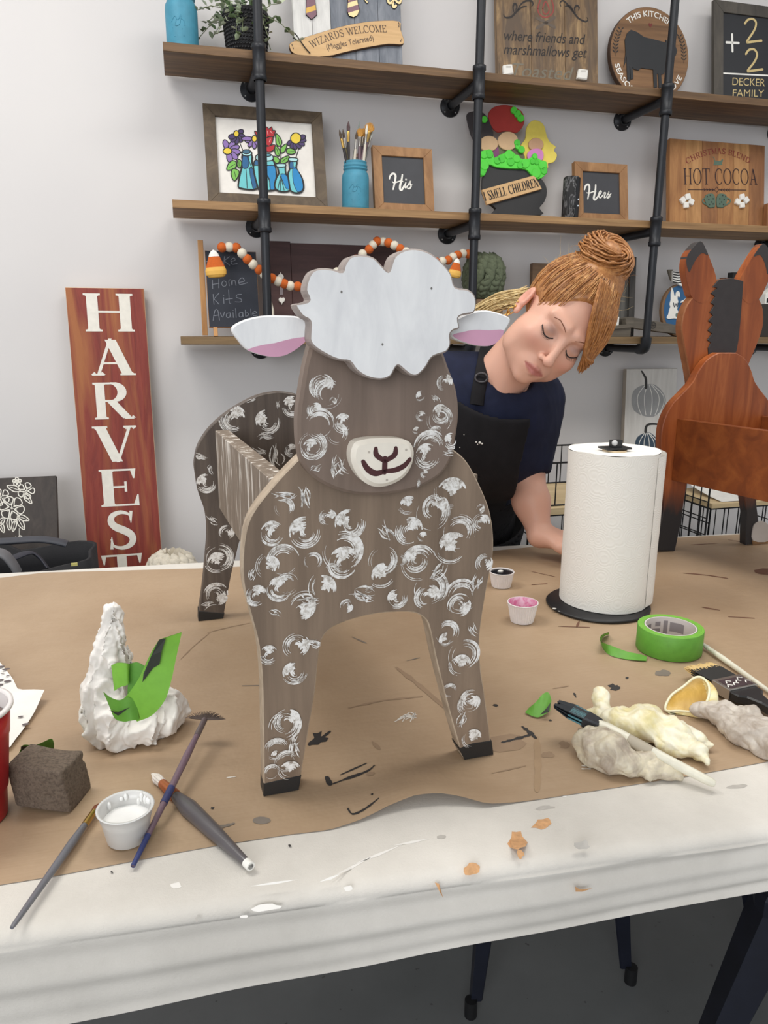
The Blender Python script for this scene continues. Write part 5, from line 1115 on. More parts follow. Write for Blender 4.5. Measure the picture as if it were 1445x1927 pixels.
blot(1250, 1266, 15, 7, kg, 0, .3, 4); blot(1156, 1292, 10, 5, kb, 0, .5, 5); blot(1062, 1400, 10, 6, kl, 0, .3, 5); blot(1030, 1420, 12, 6, kl, 0, .3, 6)
for sx, sy in ((545, 1590), (400, 1520), (210, 1640), (700, 1500), (330, 1350), (880, 1230), (1180, 1275), (1090, 1372), (1035, 1355)): blot(sx, sy, 3, 2, kb, 0, .4, sx)
tag(mb.build('kraft_paper'), 'brown kraft paper spread over the table with paint marks and one lifted edge', 'paper')

# ------------------------------------------------------------------ SHEEP PLANTER
u = np.array([.258, .0128, 0]); fp = Pl((.054, .682, PZ+.0003), u); ax = -fp.n
Zf = zm(340, 860, 2.258); Zh = zm(340, 440, 2.258)
def m_sheep(nm, a, b, sc):
    return wood(nm, a, b, sc, .5, None, None, .5, .1)
MS = m_sheep('sheep_brown_stain', (112, 95, 80), (147, 127, 108), (45, 45, 3)); MSH = m_sheep('sheep_head_stain', (110, 94, 83), (135, 117, 105), (40, 40, 4))
MED = wood('sheep_edge_raw', (150, 132, 112), (196, 178, 156), (40, 40, 40))
def m_daub():
    t = NT('dry_brushed_white'); v = t.coord(); f = t.noise(v, 190, 4, .7, .6)
    t.l(t.ramp(f, [(.30, lin((128, 112, 99))), (.44, lin((208, 203, 196))), (.55, lin((240, 238, 235)))]), t.b.inputs['Base Color']); t.b.inputs['Roughness'].default_value = .6; return t.m
MD = m_daub()
t = thing('sheep_planter', 'brown wooden sheep planter with white swirls and curly white hair', 'planter', fp.w(.13, 0, -.25))
body = [(355, 1455), (352, 1370), (350, 1200), (345, 960), (330, 800), (300, 680), (270, 560), (262, 450), (275, 320), (310, 230), (400, 115), (510, 0), (600, -70), (720, -130), (840, -145), (960, -135), (1080, -80), (1160, -30), (1215, 20), (1265, 110), (1310, 220), (1328, 330), (1325, 430), (1300, 560), (1280, 680), (1270, 780), (1275, 900), (1290, 1000), (1310, 1150), (1325, 1275),
        (1205, 1298), (1160, 1150), (1120, 1000), (1085, 860), (1060, 740), (1040, 690), (990, 662), (900, 660), (800, 672), (700, 700), (630, 735), (595, 790), (580, 900), (570, 1000), (545, 1150), (520, 1300), (500, 1425)]
uv = fp.pxs(Zf(body)); y0 = 0.0
uv = cr(uv[:1]+uv[1:29]+uv[29:30], 4, False)+cr(uv[30:], 4, False)
uv = [(a, max(b, 0)) for a, b in uv]
uv = [p for i, p in enumerate(uv) if i == 0 or math.hypot(p[0]-uv[i-1][0], p[1]-uv[i-1][1]) > 1e-4]
mb = MB(); mb.slab(fp, uv, -.021, 0, MS, .0012, MED)
def daubs(mb, pl, zf, lst, poly, d, seed=0):
    rnd = random.Random(seed); lift = [d]
    for cx, cy, r, st in lst:
        lift[0] += 3e-6; r *= 1.22; c = pl.px(*zf([(cx, cy)])[0], d); k = pxm(1/2.258, pl.w(*c)); R_ = r*k; a0 = rnd.uniform(0, 6.28)
        def ok(p): return inside(poly, *p)
        def rib(pts, w):
            seg = []; 
            for p, ww in zip(pts, w):
                if ok(p): seg.append((p, ww))
                else:
                    if len(seg) > 2: mb.stroke(pl, [q for q, _ in seg], [q for _, q in seg], lift[0], MD, False)
                    seg = []
            if len(seg) > 2: mb.stroke(pl, [q for q, _ in seg], [q for _, q in seg], lift[0], MD, False)
        def arcs(n_, r0, r1, ca, half, w0, w1, cc=c, ex=1.0):
            for j in range(n_):
                rr = R_*(r0+(r1-r0)*(j+rnd.random())/n_); b0 = ca-half*rnd.uniform(.45, 1.1); b1 = ca+half*rnd.uniform(.45, 1.1); n = 16; w = R_*rnd.uniform(w0, w1)
                lift[0] += 1.2e-6
                rib([(cc[0]+rr*math.cos(b0+(b1-b0)*i/n)*ex, cc[1]+rr*math.sin(b0+(b1-b0)*i/n)) for i in range(n+1)], [w*(.25+.75*math.sin(math.pi*(i+.4)/(n+.8))) for i in range(n+1)])
        ca = rnd.uniform(-.6, 2.6)
        if st == 'b': arcs(16, .05, .95, ca, .95, .13, .28, (c[0]-R_*.35*math.cos(ca), c[1]-R_*.35*math.sin(ca))); arcs(3, .7, 1.05, ca+2.4, 1.0, .03, .07)
        if st == 's': arcs(11, .20, .95, ca, .9, .12, .24); arcs(6, .45, 1.0, ca+2.6, 1.5, .04, .11); arcs(3, .1, .4, ca+1, 1.6, .05, .12)
        if st == 'c': arcs(8, .55, 1.08, ca+rnd.uniform(-.6, .6), 1.5, .03, .11); arcs(2, .8, 1.1, ca+3, 1.0, .02, .05)
        if st == 'l':
            for j in range(7):
                n = 12; an = a0+rnd.uniform(-.35, .35); L_ = R_*rnd.uniform(.35, 1.0); cv = rnd.uniform(-.3, .4)*R_; ox, oy = rnd.uniform(-.4, .4)*R_, rnd.uniform(-.4, .4)*R_
                rib([(c[0]+ox+L_*(2*i/n-1)*math.cos(an)-cv*math.sin(math.pi*i/n)*math.sin(an), c[1]+oy+L_*(2*i/n-1)*math.sin(an)+cv*math.sin(math.pi*i/n)*math.cos(an)) for i in range(n+1)], [R_*rnd.uniform(.07, .18)*math.sin(math.pi*(i+.2)/(n+.4)) for i in range(n+1)])
BD = [(390, 325, 48, 's'), (530, 320, 58, 's'), (440, 165, 42, 'l'), (520, 165, 46, 'l'), (440, 215, 34, 'c'), (380, 462, 50, 'b'), (435, 440, 55, 'c'), (690, 450, 62, 's'), (690, 400, 70, 'c'), (720, 285, 60, 's'), (625, 258, 32, 's'), (615, 550, 58, 'b'), (855, 495, 55, 'b'), (860, 440, 50, 'c'), (870, 320, 42, 'l'), (970, 315, 52, 's'), (1030, 335, 22, 'b'), (1080, 215, 50, 's'), (1070, 240, 62, 'c'), (965, 195, 40, 'b'), (1150, 140, 66, 'b'), (1150, 375, 70, 'b'), (1180, 320, 60, 'c'), (1275, 280, 34, 's'), (1000, 440, 48, 's'), (1010, 450, 62, 'c'), (1085, 482, 42, 'l'), (1045, 595, 50, 's'), (1060, 560, 62, 'c'), (920, 600, 38, 's'), (775, 590, 52, 'l'), (705, 632, 26, 's'), (525, 640, 60, 'b'), (540, 610, 50, 'l'), (420, 560, 48, 's'), (450, 540, 40, 'c'), (320, 590, 40, 's'), (400, 665, 22, 'l'), (1180, 630, 48, 's'), (1190, 590, 58, 'c'), (1255, 540, 40, 'l'), (1290, 450, 36, 's'), (1275, 222, 20, 'b'), (490, 800, 48, 's'), (560, 790, 36, 'l'), (375, 840, 36, 's'), (485, 915, 46, 's'), (1120, 770, 30, 'b'), (1130, 745, 44, 'c'), (1190, 875, 50, 'b'), (1205, 840, 56, 'c'), (1220, 1050, 44, 's'), (1230, 1030, 40, 'c'), (1140, 990, 24, 'c'), (1190, 1112, 34, 'l'), (1240, 1190, 44, 'b'), (450, 1120, 48, 's'), (440, 1140, 56, 'c'), (405, 1240, 42, 'c'), (480, 1230, 44, 'l'), (400, 1260, 20, 'b'), (385, 1335, 28, 'c'), (465, 1320, 44, 'b'), (450, 1290, 40, 'c'), (1240, 730, 26, 'l'), (300, 500, 24, 'l'), (560, 440, 30, 'c'), (640, 480, 24, 'c'), (930, 440, 20, 'c'), (800, 560, 20, 'l')]
daubs(mb, fp, Zf, BD, uv, .0002, 5); mb.build('front_panel', t)
def hoof(pl, pts, zf, d0, d1, nm='hoof'):
    mb = MB(); q = pl.pxs(zf(pts), d1); q = [(a, max(b, -.0002)) for a, b in q]; mb.slab(pl, q, d0, d1, paint('hoof_black', (34, 33, 33), .5), .0006); return mb.build(nm, t)
hoof(fp, [(353, 1390), (420, 1374), (513, 1354), (502, 1430), (353, 1462)], Zf, -.0216, .0008)
hoof(fp, [(1184, 1240), (1240, 1218), (1322, 1206), (1329, 1285), (1206, 1310)], Zf, -.0216, .0008)
head = [(540, 520), (520, 620), (502, 740), (498, 820), (505, 920), (530, 1000), (600, 1060), (700, 1100), (800, 1112), (900, 1105), (1000, 1085), (1100, 1030), (1150, 960), (1172, 860), (1183, 760), (1172, 660), (1140, 570), (1115, 500), (1060, 380), (960, 310), (820, 290), (680, 320), (580, 400)]
uvh = cr(fp.pxs(Zh(head), .02), 5); mb = MB(); mb.slab(fp, uvh, .0003, .020, MSH, .003)
HD = [(600, 650, 44, 's'), (625, 680, 46, 'c'), (650, 712, 16, 'b'), (570, 750, 28, 's'), (590, 810, 52, 'c'), (690, 805, 34, 's'), (665, 850, 36, 'c'), (555, 915, 36, 's'), (560, 900, 46, 'c'), (660, 1000, 42, 'l'), (690, 1000, 24, 'l'), (575, 1000, 22, 'l'), (1120, 632, 30, 's'), (1015, 685, 20, 'b'), (1080, 700, 20, 'l'), (1105, 765, 34, 's'), (1100, 790, 44, 'c'), (1020, 775, 18, 's'), (1000, 832, 14, 'b'), (1085, 850, 26, 'c'), (1045, 945, 46, 's'), (1060, 910, 58, 'c'), (1150, 880, 30, 's'), (1010, 1060, 16, 'l'), (1035, 1020, 15, 's'), (1140, 930, 22, 'l')]
daubs(mb, fp, Zh, HD, uvh, .0202, 9); hd = mb.build('head', t)
hair = [(530, 240), (545, 280), (520, 292), (486, 302), (515, 350), (548, 372), (548, 420), (550, 460), (580, 492), (640, 526), (680, 540), (718, 545), (745, 580), (790, 610), (850, 621), (893, 606), (913, 572), (926, 562), (950, 582), (980, 603), (1008, 602), (1040, 572), (1066, 530), (1090, 516), (1130, 502), (1148, 470), (1146, 430), (1160, 411), (1186, 400), (1180, 360), (1200, 346), (1245, 336), (1257, 300), (1250, 260), (1220, 235), (1168, 225), (1150, 170), (1110, 120), (1060, 80), (1000, 62), (950, 68), (908, 95), (888, 150), (878, 157), (850, 128), (820, 100), (770, 88), (722, 96), (696, 130), (686, 160), (650, 150), (600, 145), (562, 156), (540, 190)]
t2 = NT('streaky_white_paint'); v = t2.coord((30, 30, 9), (0, .5, 0)); t2.l(t2.ramp(t2.noise(v, 1.2, 5, .6, .6), [(.3, lin((222, 222, 224))), (.65, lin((243, 243, 243)))]), t2.b.inputs['Base Color']); t2.b.inputs['Roughness'].default_value = .5
uvr = cr(fp.pxs(Zh(hair), .051), 3); mb = MB(); mb.slab(fp, uvr, .0305, .051, t2.m, .0015, paint('hair_edge_taupe', (158, 146, 140), .6))
for cx, cy in ((683, 247), (1065, 232), (857, 470)):
    a = fp.px(*Zh([(cx, cy)])[0], .051); mb.flat(fp, ell(*a, .0009, .0012, 8), .0512, fl(120, 116, 112))
mb.build('hair', hd)
for pts, pk in (([(218, 402), (270, 367), (350, 348), (430, 347), (500, 352), (545, 372), (560, 400), (545, 440), (520, 465), (490, 490), (440, 518), (370, 521), (290, 497), (245, 452)], [(286, 491), (340, 474), (400, 464), (470, 446), (540, 440), (505, 480), (440, 517), (370, 520), (300, 500)]),
                ([(1150, 380), (1190, 352), (1240, 333), (1300, 325), (1370, 343), (1401, 366), (1376, 415), (1340, 465), (1290, 478), (1220, 466), (1150, 437)], [(1154, 433), (1200, 417), (1250, 408), (1310, 410), (1374, 411), (1340, 464), (1290, 477), (1220, 465)])):
    mb = MB(); mb.slab(fp, cr(fp.pxs(Zh(pts), .03), 4), .0202, .0302, t2.m, .0012); mb.flat(fp, cr(fp.pxs(Zh(pk), .0304), 3), .0304, paint('ear_pink', (214, 160, 186), .6)); mb.build('ear', hd)
nose = [(735, 905), (760, 882), (830, 871), (930, 872), (978, 888), (996, 930), (985, 990), (950, 1040), (890, 1072), (830, 1078), (780, 1055), (745, 1010), (727, 955)]
mb = MB(); cream = paint('nose_cream', (240, 232, 218), .5); mb.slab(fp, cr(fp.pxs(Zh(nose), .039), 5), .0203, .039, cream, .004); k = pxm(1/2.258, fp.w(.13, .35)); mcol = paint('mouth_maroon', (74, 34, 36), .5)
for q, w0 in ((cr([(775, 968), (795, 1000), (828, 1018), (862, 1010)], 6, False), 17), (cr([(868, 1008), (910, 1004), (950, 985), (974, 957)], 6, False), 15), ([(868, 955), (866, 1012)], 22), (cr([(829, 912), (832, 940), (866, 966)], 6, False), 15), (cr([(914, 910), (908, 940), (868, 966)], 6, False), 15)):
    n = len(q); mb.stroke(fp, fp.pxs(Zh(q), .0392), [k*w0*1.35*(.75+.35*math.sin(math.pi*i/max(1, n-1))) for i in range(n)], .0392, mcol)
for q in ((800, 928), (876, 1046), (958, 918)): mb.flat(fp, ell(*fp.px(*Zh([q])[0], .0393), .0012, .0012, 8), .0393, fl(190, 180, 168))
mb.build('nose', hd)
# back panel, mirrored about its middle
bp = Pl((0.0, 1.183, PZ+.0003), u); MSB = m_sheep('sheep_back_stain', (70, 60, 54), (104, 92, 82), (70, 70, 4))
L1 = bp.pxs([(374.5, 1170), (374.5, 1152), (380.7, 1108), (386.5, 1050), (389.6, 1006), (386.5, 966), (373, 926), (367, 890), (365.7, 870), (373, 838.6), (393, 807.6), (424, 779), (459.6, 756.6), (490.6, 743), (530, 738.5), (561, 737.6)])
R1 = bp.pxs([(452, 1015), (444, 1045), (435, 1081), (425, 1135), (419.7, 1168)])
uc = .142; half = [(p[0], max(p[1], 0)) for p in L1]; arch = [(uc, R1[0][1]+.045), (uc-.05, R1[0][1]+.035)]+[(p[0], max(p[1], 0)) for p in R1]
topu = half[-1][0]; half = [p for p in half if p[0] < uc-.01]+[(uc, half[-1][1]+.001)]
outl = cr(half, 4, False)[:-1]+[(2*uc-a, b) for a, b in cr(half, 4, False)[::-1]]
inn = cr(arch, 4, False); outl = outl+[(2*uc-a, b) for a, b in inn[::-1]]+inn[1:]
mb = MB(); mb.slab(bp, outl, -.021, 0, MSB, .0012)
daubs(mb, bp, Zh, [(225, 790, 50, 's'), (370, 800, 46, 's'), (355, 860, 26, 'l'), (475, 735, 38, 's'), (415, 725, 14, 'l'), (335, 925, 26, 'l'), (420, 945, 46, 'l'), (470, 920, 24, 's'), (85, 940, 28, 'l'), (110, 1060, 36, 's'), (300, 700, 20, 'l'), (130, 1000, 18, 'l')], outl, .0002, 3)
daubs(mb, bp, Zf, [(195, 320, 28, 's'), (155, 440, 44, 'b'), (160, 430, 50, 'c'), (150, 585, 46, 's'), (115, 632, 26, 'l'), (135, 270, 22, 'l')], outl, .0003, 4); mb.build('back_panel', t)
for c_ in ([(76, 655), (130, 660), (186, 664), (182, 706), (76, 706)],): hoof(bp, c_, Zf, -.0216, .0008)
q = [(2*uc-a, b) for a, b in bp.pxs(Zf([(76, 655), (186, 664), (182, 700), (76, 703)]))]; mb = MB(); mb.slab(bp, [(a, max(b, -.0002)) for a, b in q], -.0216, .0008, paint('hoof_black', (34, 33, 33), .5), .0006); mb.build('hoof', t)
# side boards and floor board
def m_drip():
    t = NT('drip_brushed_side'); f = t.noise(t.coord((60, 60, 7)), 1.4, 4, .65, .4)
    t.l(t.ramp(f, [(.42, lin((116, 102, 88))), (.56, lin((134, 120, 106))), (.62, lin((214, 208, 200)))]), t.b.inputs['Base Color']); t.b.inputs['Roughness'].default_value = .6; return t.m
MDR = m_drip()
def side(xb, xf, nm):
    a = np.array([xb, 1.163, .945]); b = np.array([xf, .7035, .955]); d = (b-a)*np.array([1, 1, 0]); L = np.linalg.norm(d); pl = Pl(a, d/L)
    s_ = 1
    mb = MB(); mb.slab(pl, [(0, 0), (L, .004), (L, .1285), (0, .122)], -.02, 0, MDR, .001); return mb.build(nm, t)
side(.041, .079, 'side_board'); side(.041+.182, .079+.188, 'side_board')
mb = MB(); V = [(.061, 1.163, .946), (.099, .7035, .956), (.266, .7035, .956), (.223, 1.163, .946)]; mb.add(V+[(x, y, z+.014) for x, y, z in V], [(3, 2, 1, 0), (4, 5, 6, 7), (0, 1, 5, 4), (1, 2, 6, 5), (2, 3, 7, 6), (3, 0, 4, 7)], MS); mb.build('floor_board', t)

# ------------------------------------------------------------------ DONKEY PLANTER
t = thing('donkey_planter', 'reddish brown wooden donkey planter with black mane and legs', 'planter', (1.1, 1.2, PZ))
dp = Pl((0, 1.335, PZ+.0003)); Zd = zm(840, 400, 2.388); Zk = zm(1200, 680, 5.07)
def m_donk(nm, bl):
    t = NT(nm); v = t.coord((26, 26, 3.2)); f = t.noise(v, 1.0, 6, .62, 1.2); c = t.ramp(f, [(.28, lin((112, 52, 22))), (.5, lin((148, 76, 34))), (.75, lin((180, 104, 54)))])
    if bl:
        tc = t.n('ShaderNodeTexCoord'); sx = t.n('ShaderNodeSeparateXYZ'); t.l(tc.outputs['Object'], sx.inputs[0]); ad = t.n('ShaderNodeMath', operation='MULTIPLY_ADD'); t.l(t.noise(t.coord((30, 30, 6)), 1.5, 3), ad.inputs[0]); ad.inputs[1].default_value = .06; t.l(sx.outputs['Z'], ad.inputs[2])
        c = t.mix(t.ramp(ad.outputs[0], [(PZ+.118, (1, 1, 1)), (PZ+.172, (0, 0, 0))]), c, lin((40, 38, 40)))
    t.l(c, t.b.inputs['Base Color']); t.b.inputs['Roughness'].default_value = .42; return t.m
MDK, MDL = m_donk('donkey_stain', False), m_donk('donkey_stain_leg', True)
Lh = dp.pxs([(1236, 1036), (1240, 1008), (1244, 985), (1248, 965), (1251, 940), (1251, 915), (1247.5, 885), (1244.5, 852), (1245, 815), (1252, 786), (1266, 760), (1285, 740), (1303, 720), (1315, 698), (1332, 676), (1352, 664)])
In = dp.pxs([(1322, 880), (1305, 892), (1294, 908), (1288, 940), (1281, 985), (1273, 1025), (1270, 1038)])
ucd = (Lh[12][0]+dp.px(1421, 704)[0])/2+.001; Lh = [(a, max(b, 0)) for a, b in Lh]; In = [(a, max(b, 0)) for a, b in In]
top = cr(Lh, 4, False); inn = cr([(ucd, In[0][1]+.004)]+In, 4, False)
sh_ = lambda a, b: (2*ucd-a+.028*min(1, max(0, (inn[0][1]-b)/inn[0][1]*1.6)), b)
outl = top+[(2*ucd-a+.02*max(0, 1-b/.12), b) for a, b in top[::-1]]+[sh_(a, b) for a, b in inn[::-1]]+inn[1:]
mb = MB(); mb.slab(dp, outl, -.02, 0, MDL, .0015); 
hf = [(1409, 1034), (1416, 985), (1424, 978), (1436, 977), (1445, 984), (1449, 990), (1449, 1036)]
mb.build('tail_end_panel', t)
mb = MB(); q = dp.pxs([(1415.5, 1017), (1415.5, 993), (1421, 984), (1431, 980), (1441, 984), (1446, 993), (1446, 1017)]); mb.slab(dp, cr(q, 3), .0004, .003, fl(186, 178, 170), .0004); mb.build('pale_hoof_patch', t)
mb = MB(); q = [(max(a, 0), max(b, 0)) for a, b in dp.pxs([(1414, 1035.5), (1414, 1017), (1448, 1017), (1449, 1035.5)])]; mb.slab(dp, q, .0004, .002, wood('raw_hoof_wood', (88, 62, 40), (196, 150, 98), (20, 20, 30))); mb.build('worn_hoof_edge', t)
# head, ears, mane seen from behind
hp = Pl((0, 1.357, PZ)); hl = hp.pxs([(1312, 760), (1302, 735), (1299, 715), (1294, 685), (1286, 645), (1282.5, 613), (1290, 580), (1304, 559), (1320, 550), (1345, 536), (1356, 526), (1376, 523)])
uh = hp.px(1376, 600)[0]; ucz = lambda v: uh
hl2 = cr(hl, 4, False); cc = [( (hp.px(1361, 705)[0]), 0)]
def mir(p): return (2*ucd-p[0], p[1])
outl = hl2[:-1]+[mir(p) for p in hl2[::-1]]
mb = MB(); mb.slab(hp, outl, -.02, 0, MDK, .002, wood('donkey_edge', (120, 70, 36), (160, 100, 58), (30, 30, 30))); hd = mb.build('head', t)
earL = [(1304, 560), (1297, 540), (1291, 510), (1293, 485), (1303, 468), (1319.5, 454), (1330, 470), (1338, 490), (1346, 512), (1349, 530), (1340, 556), (1322, 570)]
ep = hp
for s in (0, 1):
    q = cr(ep.pxs(earL, .0022), 4); tip = cr(ep.pxs([(1293.5, 500), (1293, 485), (1303, 468), (1319.5, 453.6), (1330, 470), (1333, 480), (1322, 476), (1312, 486), (1304, 500), (1298, 512)], .0024), 3)
    if s: q = [mir(p) for p in q]; tip = [mir(p) for p in tip]
    mb = MB(); mb.slab(ep, q, -.0195, .0004, MDK, .0); mb.slab(ep, tip, -.0197, .0009, fl(58, 54, 54), .0003); mb.build('ear', hd)
mane = [(1353, 526), (1376, 523), (1399, 529), (1397, 560), (1394, 600), (1390, 640), (1386, 661), (1378, 672), (1362, 678), (1344, 676), (1334, 668)]
rg = [(1333, 655), (1338, 645), (1331, 640), (1340, 628), (1332, 622), (1341, 610), (1333, 604), (1342, 594), (1336, 588), (1344, 575), (1338, 570), (1346, 558), (1338, 552), (1350, 542), (1341, 540)]
mb = MB(); mb.slab(hp, hp.pxs(mane+rg, .003), .0003, .003, paint('mane_charcoal', (54, 49, 49), .6, 0, .1, 60), .0008); mb.build('mane', hd)
# box: the near side board, its partner, floor and the far end
bd = np.array([.205, -.98, 0]); bd /= np.linalg.norm(bd); A0 = dp.w(*dp.px(1274.5, 788)); zt, zl = A0[2], dp.w(*dp.px(1274.5, 903))[2]; Lb = .44
MBX = wood('donkey_box_board', (104, 50, 22), (150, 84, 38), (3.2, 26, 26), .42, (128, 66, 28))
def dside(x, nm):
    a = np.array([x, 1.334, zl]); pl = Pl(a, bd); mb = MB(); mb.slab(pl, [(0, 0), (Lb, 0), (Lb, zt-zl), (0, zt-zl)], -.016, 0, MBX, .001); return mb.build(nm, t)
dside(A0[0], 'side_board'); xR = 2*ucd-A0[0]; dside(xR, 'side_board')
mb = MB(); e = bd*Lb; a, b = np.array([A0[0]+.018, 1.334, zl+.004]), np.array([xR-.002, 1.334, zl+.004]); V = [a, b, b+e, a+e]; mb.add([tuple(p) for p in V]+[tuple(p+np.array([0, 0, .014])) for p in V], [(3, 2, 1, 0), (4, 5, 6, 7), (0, 1, 5, 4), (1, 2, 6, 5), (2, 3, 7, 6), (3, 0, 4, 7)], MBX); mb.build('floor_board', t)
ep2 = Pl((0+bd[0]*(Lb+.001), 1.334+bd[1]*(Lb+.001)-.0, PZ)); low = [(a, min(b, .33)) for a, b in top]
o2 = low+[(2*ucd-a, b) for a, b in low[::-1]]+[(2*ucd-a, b) for a, b in inn[::-1]]+inn[1:]
o2 = [p for i, p in enumerate(o2) if i == 0 or math.hypot(p[0]-o2[i-1][0], p[1]-o2[i-1][1]) > 1e-4]
mb = MB(); mb.slab(ep2, o2, -.02, 0, MDL, .001); mb.build('front_end_panel', t)
# ------------------------------------------------------------------ THINGS ON THE TABLE
TZ = PZ+.0004
def pt(px, py, h=0.0): return on_z(px, py, TZ+h)
# paper towels and their stand
c = pt(1134, 1133); RH = .272; RR = .0745
t = thing('paper_towel_stand', 'black upright paper towel stand with a square-headed rod', 'stand', c); blk = paint('stand_black', (30, 30, 32), .45)
cb = pt(1124, 1138); mb = MB(); mb.lathe([(0, 0), (.086, 0), (.0885, .0025), (.086, .005), (0, .006)], cb, blk, 48); b = mb.build('base', t)
mb = MB()
for px, py, r in ((1043, 1145, 5), (1052, 1150, 2.5)): q = on_z(px, py, TZ+.0062); mb.lathe([(0, .0), (r*.0008, 0), (0, .0004)], q, WHITE, 10)
mb.build('paint_spots', b)
mb = MB(); mb.tube([c+np.array([0, 0, .004]), c+np.array([0, 0, RH+.006])], .005, blk, 12); mb.build('rod', t)
mb = MB(); mb.box(c+np.array([0, 0, RH+.0025]), (.046, .03, .003), blk); mb.build('top_plate', t); mb = MB(); mb.box(c+np.array([0, -.002, RH+.010]), (.018, .012, .012), blk); mb.ball(c+np.array([-.006, -.008, RH+.012]), .005, fl(196, 196, 196, .4), 10, 6); mb.build('knob', t)
def m_towel():
    t = NT('embossed_paper_towel'); tc = t.coord((1, 1, 1)); vo = t.n('ShaderNodeTexVoronoi'); vo.inputs['Scale'].default_value = 42; t.l(tc, vo.inputs['Vector'])
    m1 = t.n('ShaderNodeMath', operation='MULTIPLY'); t.l(vo.outputs['Distance'], m1.inputs[0]); m1.inputs[1].default_value = 44; m2 = t.n('ShaderNodeMath', operation='SINE'); t.l(m1.outputs[0], m2.inputs[0])
    t.b.inputs['Base Color'].default_value = (*lin((240, 237, 230)), 1); t.b.inputs['Roughness'].default_value = .9; t.bump(m2.outputs[0], .14, .0012); return t.m
MT = m_towel(); ring = []
n = 72
for i in range(n+1):
    a = math.radians(40+360*i/n-0); r = RR*(1+.012*math.sin(3*a)); ring.append((r*math.cos(a), r*math.sin(a)))
# loose end of the sheet bulging on the right
flap = []
for i in range(15):
    f = i/14; a = math.radians(40-95*f); r = RR+.0135*math.sin(math.pi*min(1, f*1.05))**.8*(1-.3*f)+.0006; flap.append((r*math.cos(a), r*math.sin(a)))
t = thing('paper_towel_roll', 'white embossed paper towel roll on the black stand', 'paper towels', c+np.array([0, 0, .0065])); z1, z2 = c[2]+.0065, c[2]+RH
mb = MB(); N = len(ring); inn = [(.020*math.cos(math.radians(40+360*i/n)), .020*math.sin(math.radians(40+360*i/n))) for i in range(n+1)]
hs = np.linspace(z1, z2, 24); V = [(c[0]+x, c[1]+y, z+(.0012*math.sin(5*i/n*6.28) if k == 23 else 0)) for k, z in enumerate(hs) for i, (x, y) in enumerate(ring)]
mb.add(V, [(k*N+i, k*N+i+1, (k+1)*N+i+1, (k+1)*N+i) for k in range(23) for i in range(N-1)], MT, True)
for z, rev in ((z2, 0), (z1, 1)):
    V = [(c[0]+x, c[1]+y, z) for x, y in ring]+[(c[0]+x, c[1]+y, z-(0 if rev else .003)) for x, y in inn]; F = [(i, i+1, N+i+1, N+i) for i in range(N-1)]; mb.add(V, [f[::-1] for f in F] if rev else F, fl(244, 241, 235, .9))
V = [(c[0]+x, c[1]+y, z) for z in (z1, z2) for x, y in inn]; mb.add(V, [(i+1, i, N+i, N+i+1) for i in range(N-1)], fl(206, 184, 150)); mb.build('roll', t)
mb = MB(); M_ = len(flap); hs = np.linspace(z1+.002, z2-.002, 20); V = []
for k, z in enumerate(hs):
    for i, (x, y) in enumerate(flap): V.append((c[0]+x*(1+.004*math.sin(k*.9+i*.5)), c[1]+y, z-(.004*(i/14) if k == 19 else 0)))
mb.add(V, [(k*M_+i+1, k*M_+i, (k+1)*M_+i, (k+1)*M_+i+1) for k in range(19) for i in range(M_-1)], MT, True); mb.build('loose_sheet', t)
# tape roll and scraps
gt = paint('green_tape', (98, 160, 56), .55, 0, .08, 90, .06); gt2 = paint('green_tape_light', (126, 190, 66), .6, 0, .06, 90); gtd = fl(38, 44, 34)
c = pt(1257.5, 1221); t = thing('tape_roll', 'roll of green painter\'s tape lying flat right of the paper towels', 'tape', c); H = .037
mb = MB(); mb.lathe([(.0375, 0), (.0465, 0), (.0472, .001), (.0472, H-.001), (.0465, H), (.0375, H)], c, gt, 56)
for k in range(5): r = .0385+.0017*k; mb.lathe([(r, H+.00005), (r+.0006, H+.0003), (r+.0012, H+.00005)], c, gt2, 48)
mb.build('tape_body', t); mb = MB(); mb.lathe([(.0372, H), (.0372, 0)], c, paint('core_card', (206, 200, 196), .7), 56); mb.lathe([(.0352, 0), (.0352, H)], c, paint('core_card', (206, 200, 196), .7), 56); mb.lathe([(.0352, H), (.0372, H)], c, fl(206, 200, 196), 56)
for k, (a0, a1, h0, h1) in enumerate(((20, 55, .4, .8), (60, 70, .25, .85), (78, 100, .3, .5), (78, 92, .6, .8), (105, 140, .35, .75), (145, 155, .3, .7), (160, 190, .45, .85))):
    V = [(c[0]+.0350*math.cos(math.radians(a0+(a1-a0)*i/8)), c[1]+.0350*math.sin(math.radians(a0+(a1-a0)*i/8)), c[2]+H*h) for i in range(9) for h in (h0, h1)]
    mb.add(V, [(2*i, 2*i+1, 2*i+3, 2*i+2) for i in range(8)], fl(140, 134, 136))
mb.build('core', t)
